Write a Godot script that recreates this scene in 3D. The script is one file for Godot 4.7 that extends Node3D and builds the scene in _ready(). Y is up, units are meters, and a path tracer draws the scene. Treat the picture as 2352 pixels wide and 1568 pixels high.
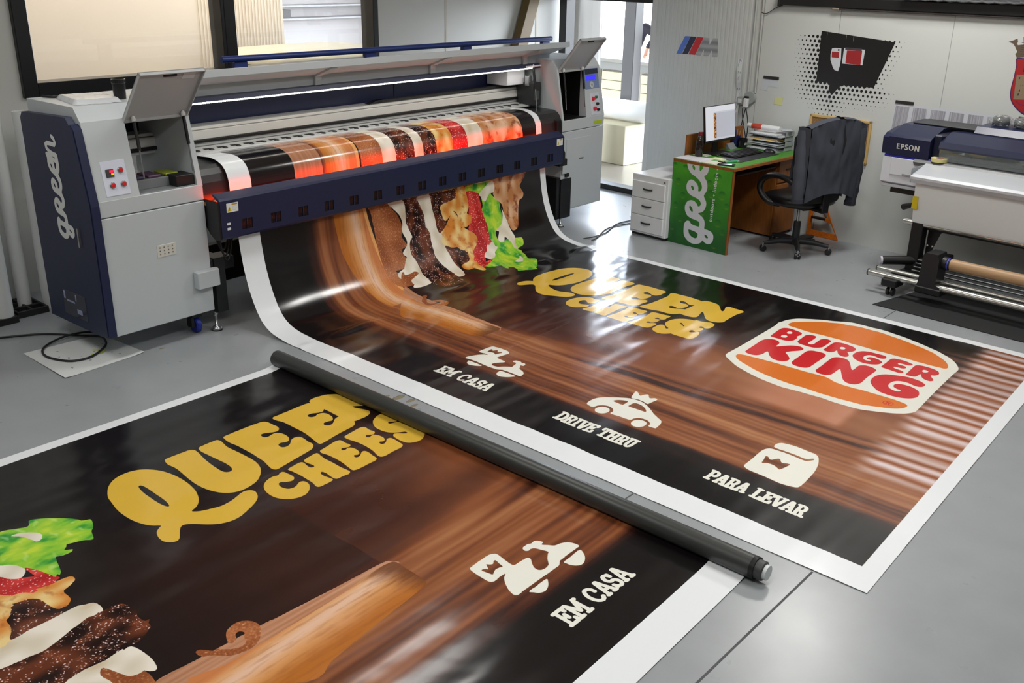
extends Node3D
# Print workshop: a grand-format printer with a poster coming off it, a second poster unrolled in front.
# Frames: WORLD (metres, y up), WALL (x = along the right wall towards the camera, z = out of the wall), PRN (the big printer).
var WALL := Transform3D(Basis(Vector3(-0.081, 0, 0.9967), Vector3.UP, Vector3(-0.9967, 0, -0.081)), Vector3(8.378, 0, -3.813))
var PRN := Transform3D(Basis(Vector3.UP, deg_to_rad(1.3)), Vector3(2.5, 0, -5.35))
const WORLD := Transform3D.IDENTITY
var org := Vector3.ZERO
var mats := {}
var art := {}
var no1 := FastNoiseLite.new()
var no2 := FastNoiseLite.new()
var no3 := FastNoiseLite.new()

func _ready() -> void:
	# camera, sky, exposure
	var cam := Camera3D.new(); cam.name = "camera"
	cam.position = Vector3(0, 2.28, 0)
	cam.rotation = Vector3(deg_to_rad(-21.221), deg_to_rad(-48.991), deg_to_rad(0.997))
	cam.fov = 38.52
	cam.far = 80.0
	add_child(cam); cam.current = true
	var env := Environment.new()
	var sky := Sky.new(); var sm := ProceduralSkyMaterial.new()
	sm.sky_top_color = Color(0.86, 0.92, 1.0); sm.sky_horizon_color = Color(0.97, 0.98, 1.0)
	sm.ground_bottom_color = Color(0.6, 0.6, 0.58); sm.ground_horizon_color = Color(0.9, 0.9, 0.9)
	sm.sky_energy_multiplier = 3.4; sm.ground_energy_multiplier = 1.2
	sky.sky_material = sm
	env.background_mode = Environment.BG_SKY; env.sky = sky
	env.tonemap_mode = Environment.TONE_MAPPER_LINEAR
	env.tonemap_exposure = 1.38
	env.sdfgi_enabled = true; env.ssao_enabled = true; env.ssil_enabled = true
	var we := WorldEnvironment.new(); we.name = "world_environment"; we.environment = env; add_child(we)
	# large lamps: panel lights under the ceiling (fixture meshes in ceiling_lamps())
	for L in LAMPS: area(L[0], L[1], L[2], L[3])
	# lamp of the garage behind the windows
	area(Vector3(5.0, 2.75, -8.4), Vector2(4.0, 1.0), 4.2, Color(1.0, 0.94, 0.86))
	no1.seed = 11; no1.noise_type = FastNoiseLite.TYPE_SIMPLEX_SMOOTH; no1.frequency = 1.0; no1.fractal_octaves = 3
	no2.seed = 5; no2.noise_type = FastNoiseLite.TYPE_SIMPLEX_SMOOTH; no2.frequency = 1.0; no2.fractal_type = FastNoiseLite.FRACTAL_NONE
	no3.seed = 23; no3.noise_type = FastNoiseLite.TYPE_CELLULAR; no3.frequency = 1.0; no3.fractal_type = FastNoiseLite.FRACTAL_NONE
	art = printed_outlines()
	shell()
	ceiling_lamps()
	big_printer()
	banners()
	floor_things()
	wall_things()
	desk_group()
	chair_group()
	second_printer()
	outside()
	garage()

const LAMPS := [
	[Vector3(7.05, 3.28, -2.75), Vector2(0.62, 0.62), 4.2, Color(1, 0.99, 0.97)],
	[Vector3(4.2, 3.28, -1.6), Vector2(1.3, 0.5), 3.2, Color(1, 0.99, 0.97)],
	[Vector3(1.2, 3.28, -1.6), Vector2(1.3, 0.5), 3.2, Color(1, 0.99, 0.97)],
	[Vector3(4.2, 3.28, -4.6), Vector2(1.3, 0.5), 1.6, Color(1, 0.99, 0.97)],
	[Vector3(1.2, 3.28, -4.6), Vector2(1.3, 0.5), 2.2, Color(1, 0.99, 0.97)],
	[Vector3(4.2, 3.28, 1.6), Vector2(1.3, 0.5), 3.2, Color(1, 0.99, 0.97)],
]

func area(p: Vector3, size: Vector2, e: float, c: Color) -> void:
	var l := AreaLight3D.new(); l.name = "panel_light"
	l.area_size = size; l.light_energy = e; l.light_color = c; l.shadow_enabled = true
	l.area_range = 30.0; l.area_attenuation = 2.0
	l.position = p; l.rotation = Vector3(-PI / 2, 0, 0)
	add_child(l, true)

# ---------- helpers ----------
func M(c: Color, rough := 0.5, metal := 0.0, spec := 0.5) -> StandardMaterial3D:
	var k := str(c) + str(rough) + "/" + str(metal) + "/" + str(spec)
	if mats.has(k): return mats[k]
	var m := StandardMaterial3D.new()
	m.albedo_color = c; m.roughness = rough; m.metallic = metal; m.metallic_specular = spec
	mats[k] = m
	return m

func C(r: int, g: int, b: int) -> Color: return Color8(r, g, b)

func glow(c: Color, e: float) -> StandardMaterial3D:
	var m := StandardMaterial3D.new()
	m.albedo_color = Color(0.05, 0.05, 0.05); m.emission_enabled = true; m.emission = c; m.emission_energy_multiplier = e
	return m

func glass(c: Color, a: float, rough := 0.02) -> StandardMaterial3D:
	var m := StandardMaterial3D.new()
	m.transparency = BaseMaterial3D.TRANSPARENCY_ALPHA
	m.albedo_color = Color(c.r, c.g, c.b, a); m.roughness = rough
	return m

func tex(img: Image, rough := 0.5, cut := false, spec := 0.5) -> StandardMaterial3D:
	var m := StandardMaterial3D.new()
	m.albedo_texture = ImageTexture.create_from_image(img); m.roughness = rough; m.metallic_specular = spec
	if cut: m.transparency = BaseMaterial3D.TRANSPARENCY_ALPHA_SCISSOR; m.alpha_scissor_threshold = 0.5
	return m

func S() -> SurfaceTool:
	var s := SurfaceTool.new(); s.begin(Mesh.PRIMITIVE_TRIANGLES); s.set_smooth_group(-1); return s

func numbered(nm: String, parent: Node) -> String:
	if not parent.has_node(nm): return nm
	var i := 1
	while parent.has_node("%s_%03d" % [nm, i]): i += 1
	return "%s_%03d" % [nm, i]

func thing(nm: String, label: String, cat: String, frame: Transform3D, base: Vector3, group := "") -> Node3D:
	var o := Node3D.new(); o.name = numbered(nm, self); add_child(o)
	o.transform = frame * Transform3D(Basis.IDENTITY, base)
	org = base
	o.set_meta("label", label); o.set_meta("category", cat)
	if group != "": o.set_meta("group", group)
	return o

func obj(nm: String, s: SurfaceTool, m: Material, parent: Node, label := "") -> MeshInstance3D:
	s.generate_normals()
	var o := MeshInstance3D.new(); o.mesh = s.commit(); o.material_override = m
	o.name = numbered(nm, parent); parent.add_child(o)
	if label != "": o.set_meta("label", label)
	return o

func struct(nm: String, s: SurfaceTool, m: Material, frame := WORLD) -> MeshInstance3D:
	var o := obj(nm, s, m, self)
	o.transform = frame
	o.set_meta("kind", "structure")
	return o

# one thing made of one mesh
func single(nm: String, label: String, cat: String, frame: Transform3D, base: Vector3, build: Callable, m: Material, group := "") -> MeshInstance3D:
	org = base
	var s := S(); build.call(s)
	var o := obj(nm, s, m, self, label)
	o.transform = frame * Transform3D(Basis.IDENTITY, base)
	o.set_meta("category", cat)
	if group != "": o.set_meta("group", group)
	return o

func twin(o: Node3D, frame: Transform3D, label: String) -> Node3D:
	var r: Node3D = o.duplicate()
	var stem := String(o.name).rstrip("0123456789").rstrip("_") if String(o.name).right(3).is_valid_int() else String(o.name)
	r.name = numbered(stem, self); add_child(r)
	r.transform = frame; r.set_meta("label", label)
	return r

func face(s: SurfaceTool, p: Array, out: Vector3) -> void:
	var n: Vector3 = (p[1] - p[0]).cross(p[2] - p[0])
	if n.length_squared() < 1e-16 and p.size() > 3: n = (p[2] - p[0]).cross(p[3] - p[0])
	var flip := n.dot(out) > 0.0
	for i in range(1, p.size() - 1):
		s.add_vertex(p[0] - org)
		s.add_vertex((p[i + 1] if flip else p[i]) - org)
		s.add_vertex((p[i] if flip else p[i + 1]) - org)

func bx(s: SurfaceTool, lo: Vector3, hi: Vector3, b := 0.003, xf := WORLD) -> void:
	s.set_smooth_group(-1)
	var c := (lo + hi) / 2.0; var h := (hi - lo).abs() / 2.0
	b = minf(b, minf(h.x, minf(h.y, h.z)) * 0.6)
	var P := func(sg: Vector3, ax: int) -> Vector3:
		var q := Vector3(sg.x * (h.x - b), sg.y * (h.y - b), sg.z * (h.z - b))
		q[ax] = sg[ax] * h[ax]
		return xf * (c + q)
	for ax in 3:
		var i := (ax + 1) % 3; var j := (ax + 2) % 3
		for sg in [-1.0, 1.0]:
			var q := []
			for w in [[-1, -1], [1, -1], [1, 1], [-1, 1]]:
				var v := Vector3.ZERO; v[ax] = sg; v[i] = w[0]; v[j] = w[1]
				q.append(P.call(v, ax))
			var o := Vector3.ZERO; o[ax] = sg
			face(s, q, xf.basis * o)
		for si in [-1.0, 1.0]:
			for sj in [-1.0, 1.0]:
				var v0 := Vector3.ZERO; v0[i] = si; v0[j] = sj; v0[ax] = -1
				var v1 := v0; v1[ax] = 1
				var o := Vector3.ZERO; o[i] = si; o[j] = sj
				face(s, [P.call(v0, i), P.call(v1, i), P.call(v1, j), P.call(v0, j)], xf.basis * o)
	for a in [-1.0, 1.0]:
		for d in [-1.0, 1.0]:
			for e in [-1.0, 1.0]:
				var v := Vector3(a, d, e)
				face(s, [P.call(v, 0), P.call(v, 1), P.call(v, 2)], xf.basis * v)

# flat polygon swept along an axis; axis 0: points are (z, y), axis 1: (x, z), axis 2: (x, y)
func prism(s: SurfaceTool, pts: Array, axis: int, h0: float, h1: float, xf := WORLD, round_ := false) -> void:
	var p := PackedVector2Array(pts)
	var area2 := 0.0
	for i in p.size(): area2 += p[i].cross(p[(i + 1) % p.size()])
	var at := func(q: Vector2, h: float) -> Vector3:
		return xf * (Vector3(h, q.y, q.x) if axis == 0 else Vector3(q.x, h, q.y) if axis == 1 else Vector3(q.x, q.y, h))
	s.set_smooth_group(7 if round_ else -1)
	for i in p.size():
		var a := p[i]; var b := p[(i + 1) % p.size()]
		var o2 := Vector2(b.y - a.y, a.x - b.x) * signf(area2)
		var o: Vector3 = at.call(o2, 0.0) - at.call(Vector2.ZERO, 0.0)
		face(s, [at.call(a, h0), at.call(b, h0), at.call(b, h1), at.call(a, h1)], o)
	s.set_smooth_group(-1)
	var t := Geometry2D.triangulate_polygon(p)
	var up: Vector3 = at.call(Vector2.ZERO, 1.0) - at.call(Vector2.ZERO, 0.0)
	for i in range(0, t.size(), 3):
		face(s, [at.call(p[t[i]], h1), at.call(p[t[i + 1]], h1), at.call(p[t[i + 2]], h1)], up)
		face(s, [at.call(p[t[i]], h0), at.call(p[t[i + 1]], h0), at.call(p[t[i + 2]], h0)], -up)

func tube(s: SurfaceTool, pts: Array, r: float, seg := 10, closed := false, radii := []) -> void:
	var n := pts.size()
	var rings := []
	var ref := Vector3.UP
	for i in n:
		var a: Vector3 = pts[(i - 1 + n) % n] if closed or i > 0 else pts[0]
		var b: Vector3 = pts[(i + 1) % n] if closed or i < n - 1 else pts[n - 1]
		var d := (b - a).normalized()
		if i == 0: ref = Vector3.UP if absf(d.y) < 0.9 else Vector3.RIGHT
		var x := ref.cross(d).normalized(); var y := d.cross(x)
		ref = y
		var rr: float = radii[i] if radii.size() else r
		var ring := []
		for k in seg:
			var t := TAU * k / seg
			ring.append(pts[i] + (x * cos(t) + y * sin(t)) * rr)
		rings.append(ring)
	s.set_smooth_group(1)
	for i in (n if closed else n - 1):
		var A: Array = rings[i]; var B: Array = rings[(i + 1) % n]
		var mid: Vector3 = (pts[i] + pts[(i + 1) % n]) / 2.0
		for k in seg:
			var k2 := (k + 1) % seg
			face(s, [A[k], A[k2], B[k2], B[k]], (A[k] + A[k2] + B[k] + B[k2]) / 4.0 - mid)
	s.set_smooth_group(-1)
	if not closed:
		face(s, rings[0], pts[0] - pts[1])
		face(s, rings[n - 1], pts[n - 1] - pts[n - 2])

func rod(s: SurfaceTool, a: Vector3, b: Vector3, r: float, seg := 14) -> void: tube(s, [a, b], r, seg)

# profile of (radius, height) round an axis through c
func lathe(s: SurfaceTool, c: Vector3, ax: Vector3, prof: Array, seg := 24, soft := false) -> void:
	ax = ax.normalized()
	var x := ax.cross(Vector3.UP if absf(ax.y) < 0.9 else Vector3.RIGHT).normalized(); var y := ax.cross(x)
	for i in prof.size() - 1:
		s.set_smooth_group(2 if soft else 10 + i)
		var a: Vector2 = prof[i]; var b: Vector2 = prof[i + 1]
		var nn := Vector2(b.y - a.y, a.x - b.x)
		for k in seg:
			var t0 := TAU * k / seg; var t1 := TAU * (k + 1) / seg
			var e0 := x * cos(t0) + y * sin(t0); var e1 := x * cos(t1) + y * sin(t1)
			var o := (e0 + e1).normalized() * nn.x + ax * nn.y
			var q := [c + ax * a.y + e0 * a.x]
			if a.x > 1e-6: q.append(c + ax * a.y + e1 * a.x)
			if b.x > 1e-6: q.append(c + ax * b.y + e1 * b.x)
			q.append(c + ax * b.y + e0 * b.x)
			if q.size() >= 3: face(s, q, o)
	s.set_smooth_group(-1)

func ball(s: SurfaceTool, c: Vector3, r: Vector3, seg := 16, xf := WORLD) -> void:
	s.set_smooth_group(3)
	for i in seg / 2:
		var p0 := -PI / 2 + PI * i / (seg / 2); var p1 := -PI / 2 + PI * (i + 1) / (seg / 2)
		for k in seg:
			var t0 := TAU * k / seg; var t1 := TAU * (k + 1) / seg
			var q := []
			for w in [[p0, t0], [p0, t1], [p1, t1], [p1, t0]]:
				q.append(xf * (c + Vector3(cos(w[0]) * cos(w[1]) * r.x, sin(w[0]) * r.y, cos(w[0]) * sin(w[1]) * r.z)))
			var m: Vector3 = (q[0] + q[1] + q[2] + q[3]) / 4.0 - xf * c
			if i == 0: q.remove_at(0)
			elif i == seg / 2 - 1: q.remove_at(2)
			face(s, q, m)
	s.set_smooth_group(-1)

# a flat rectangle with texture coordinates: top left, top right, bottom right, bottom left
func card(s: SurfaceTool, tl: Vector3, tr: Vector3, br: Vector3, bl: Vector3) -> void:
	var q := [tl, tr, br, bl]; var w := [Vector2(0, 0), Vector2(1, 0), Vector2(1, 1), Vector2(0, 1)]
	for i in [0, 1, 2, 0, 2, 3]:
		s.set_uv(w[i]); s.add_vertex(q[i] - org)

# a grid surface f(i/nu, j/nv) -> point
func sheet(s: SurfaceTool, nu: int, nv: int, f: Callable) -> void:
	s.set_smooth_group(4)
	var g := []
	for i in nu + 1:
		var row := PackedVector3Array()
		for j in nv + 1: row.append(f.call(float(i) / nu, float(j) / nv) - org)
		g.append(row)
	for i in nu:
		for j in nv:
			for w in [[0, 0], [1, 0], [1, 1], [0, 0], [1, 1], [0, 1]]:
				s.set_uv(Vector2(float(i + w[0]) / nu, float(j + w[1]) / nv))
				s.add_vertex(g[i + w[0]][j + w[1]])
	s.set_smooth_group(-1)

# smooth body from bones [from, to, radius, radius]; one continuous surface
func body(s: SurfaceTool, bones: Array, cell: float, blend: float) -> void:
	var lo := Vector3.INF; var hi := -Vector3.INF
	for b in bones:
		var r: float = maxf(b[2], b[3]) + cell * 2.0
		for e in 2:
			lo = lo.min(b[e] - Vector3.ONE * r); hi = hi.max(b[e] + Vector3.ONE * r)
	var n := Vector3i(((hi - lo) / cell).ceil()) + Vector3i.ONE
	var f := PackedFloat32Array(); f.resize(n.x * n.y * n.z); f.fill(1.0)
	for b in bones:
		var p: Vector3 = b[0]; var q: Vector3 = b[1]; var pq := q - p; var l2 := maxf(pq.length_squared(), 1e-9)
		var reach: float = maxf(b[2], b[3]) + blend * 2.0 + cell
		var a0 := Vector3i(((p.min(q) - Vector3.ONE * reach - lo) / cell).floor()).max(Vector3i.ZERO)
		var a1 := Vector3i(((p.max(q) + Vector3.ONE * reach - lo) / cell).ceil()).min(n - Vector3i.ONE)
		for z in range(a0.z, a1.z + 1):
			for y in range(a0.y, a1.y + 1):
				for x in range(a0.x, a1.x + 1):
					var v := lo + Vector3(x, y, z) * cell
					var t := clampf((v - p).dot(pq) / l2, 0.0, 1.0)
					var d: float = (v - p - pq * t).length() - lerpf(b[2], b[3], t)
					var k := (z * n.y + y) * n.x + x
					var o := f[k]
					var h := maxf(blend - absf(o - d), 0.0) / blend
					f[k] = minf(o, d) - h * h * blend * 0.25
	var at := {}; var sx := 1; var sy := n.x; var sz := n.x * n.y
	var vert := func(x: int, y: int, z: int) -> Vector3:
		var k := (z * n.y + y) * n.x + x
		if at.has(k): return at[k]
		var sum := Vector3.ZERO; var cnt := 0
		for e in [[0, 1], [2, 3], [4, 5], [6, 7], [0, 2], [1, 3], [4, 6], [5, 7], [0, 4], [1, 5], [2, 6], [3, 7]]:
			var i: int = e[0]; var j: int = e[1]
			var fa := f[k + (i & 1) * sx + ((i >> 1) & 1) * sy + (i >> 2) * sz]; var fb := f[k + (j & 1) * sx + ((j >> 1) & 1) * sy + (j >> 2) * sz]
			if (fa < 0.0) != (fb < 0.0):
				sum += Vector3(i & 1, (i >> 1) & 1, i >> 2).lerp(Vector3(j & 1, (j >> 1) & 1, j >> 2), fa / (fa - fb)); cnt += 1
		var v := lo + (Vector3(x, y, z) + sum / maxf(cnt, 1)) * cell
		at[k] = v
		return v
	s.set_smooth_group(5)
	for z in range(1, n.z - 1):
		for y in range(1, n.y - 1):
			for x in range(1, n.x - 1):
				var k := (z * n.y + y) * n.x + x
				var a := f[k]
				if (a < 0.0) != (f[k + sx] < 0.0):
					face(s, [vert.call(x, y, z), vert.call(x, y - 1, z), vert.call(x, y - 1, z - 1), vert.call(x, y, z - 1)], Vector3.RIGHT * (1 if a < 0.0 else -1))
				if (a < 0.0) != (f[k + sy] < 0.0):
					face(s, [vert.call(x, y, z), vert.call(x - 1, y, z), vert.call(x - 1, y, z - 1), vert.call(x, y, z - 1)], Vector3.UP * (1 if a < 0.0 else -1))
				if (a < 0.0) != (f[k + sz] < 0.0):
					face(s, [vert.call(x, y, z), vert.call(x - 1, y, z), vert.call(x - 1, y - 1, z), vert.call(x, y - 1, z)], Vector3.BACK * (1 if a < 0.0 else -1))
	s.set_smooth_group(-1)

# ---------- flat print: filling outlines into images ----------
func smooth(p: PackedVector2Array, step := 4) -> PackedVector2Array:
	var r := PackedVector2Array(); var n := p.size()
	for i in n:
		var a := p[(i - 1 + n) % n]; var b := p[i]; var c := p[(i + 1) % n]; var d := p[(i + 2) % n]
		for k in step:
			r.append(b.cubic_interpolate(c, a, d, float(k) / step))
	return r

# even-odd fill of closed outlines given in pixels; paint is a Color or a Callable(x, y) -> Color
func fill(img: Image, loops: Array, paint: Variant) -> void:
	var w := img.get_width(); var h := img.get_height()
	var y0 := 1e9; var y1 := -1e9
	for l in loops:
		for v in l: y0 = minf(y0, v.y); y1 = maxf(y1, v.y)
	var rows := {}
	for l in loops:
		var n: int = l.size()
		for i in n:
			var a: Vector2 = l[i]; var b: Vector2 = l[(i + 1) % n]
			if a.y > b.y: var t := a; a = b; b = t
			var r0 := maxi(int(ceil(a.y - 0.5)), 0); var r1 := mini(int(ceil(b.y - 0.5)) - 1, h - 1)
			for r in range(r0, r1 + 1):
				if not rows.has(r): rows[r] = PackedFloat32Array()
				rows[r].append(a.x + (b.x - a.x) * (r + 0.5 - a.y) / (b.y - a.y))
	var flat := paint is Color
	for r in rows:
		var xs: PackedFloat32Array = rows[r]; xs.sort()
		var i := 0
		while i < xs.size() - 1:
			var xa := clampf(xs[i], 0.0, w)
			while i + 2 < xs.size() - 1 and xs[i + 2] - xs[i + 1] < 0.02: i += 2
			var xb := clampf(xs[i + 1], 0.0, w)
			i += 2
			if xb <= xa: continue
			var ia := int(xa); var ib := int(xb)
			if flat:
				if ib > ia + 1: img.fill_rect(Rect2i(ia + 1, r, ib - ia - 1, 1), paint)
				if ia < w: img.set_pixel(ia, r, img.get_pixel(ia, r).lerp(paint, minf(ia + 1, xb) - xa))
				if ib < w and ib > ia: img.set_pixel(ib, r, img.get_pixel(ib, r).lerp(paint, xb - ib))
			else:
				for x in range(ia, mini(ib + 1, w)):
					img.set_pixel(x, r, (paint as Callable).call(x, r))

# a thick pen stroke as an outline
func pen(pts: Array, w: float) -> Array:
	var out := []
	for p in Geometry2D.offset_polyline(PackedVector2Array(pts), w, Geometry2D.JOIN_ROUND, Geometry2D.END_ROUND): out.append(p)
	return out

# lettering outlines from the engine's own fonts: polygons (triangles) in text units, y up
func letters(txt: String, font_name: String, bold := true) -> Array:
	var f := SystemFont.new(); f.font_names = PackedStringArray([font_name]); f.font_weight = 700 if bold else 400
	var tm := TextMesh.new(); tm.text = txt; tm.font = f; tm.font_size = 64; tm.pixel_size = 0.01; tm.depth = 0.0; tm.curve_step = 1.0
	tm.horizontal_alignment = HORIZONTAL_ALIGNMENT_LEFT
	var a := tm.get_mesh_arrays() if tm.get_surface_count() else []
	var out := []
	if a.size():
		var v: PackedVector3Array = a[Mesh.ARRAY_VERTEX]
		var idx: PackedInt32Array = a[Mesh.ARRAY_INDEX] if a[Mesh.ARRAY_INDEX] != null else PackedInt32Array(range(v.size()))
		for i in range(0, idx.size(), 3):
			out.append([Vector2(v[idx[i]].x, v[idx[i]].y), Vector2(v[idx[i + 1]].x, v[idx[i + 1]].y), Vector2(v[idx[i + 2]].x, v[idx[i + 2]].y)])
	return out

# writes text so that it fills the box with corner o, along ex (width) and up ey (height), in pixels
func write(img: Image, txt: String, o: Vector2, ex: Vector2, ey: Vector2, c: Color, font := "Droid Sans") -> void:
	var t := letters(txt, font)
	if t.is_empty(): return
	var lo := Vector2(1e9, 1e9); var hi := -lo
	for q in t:
		for v in q: lo = lo.min(v); hi = hi.max(v)
	var d := hi - lo
	var all := []
	for q in t:
		var l := PackedVector2Array()
		for v in q: l.append(o + ex * ((v.x - lo.x) / d.x) + ey * ((v.y - lo.y) / d.y))
		all.append(l)
	fill(img, all, c)

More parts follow.
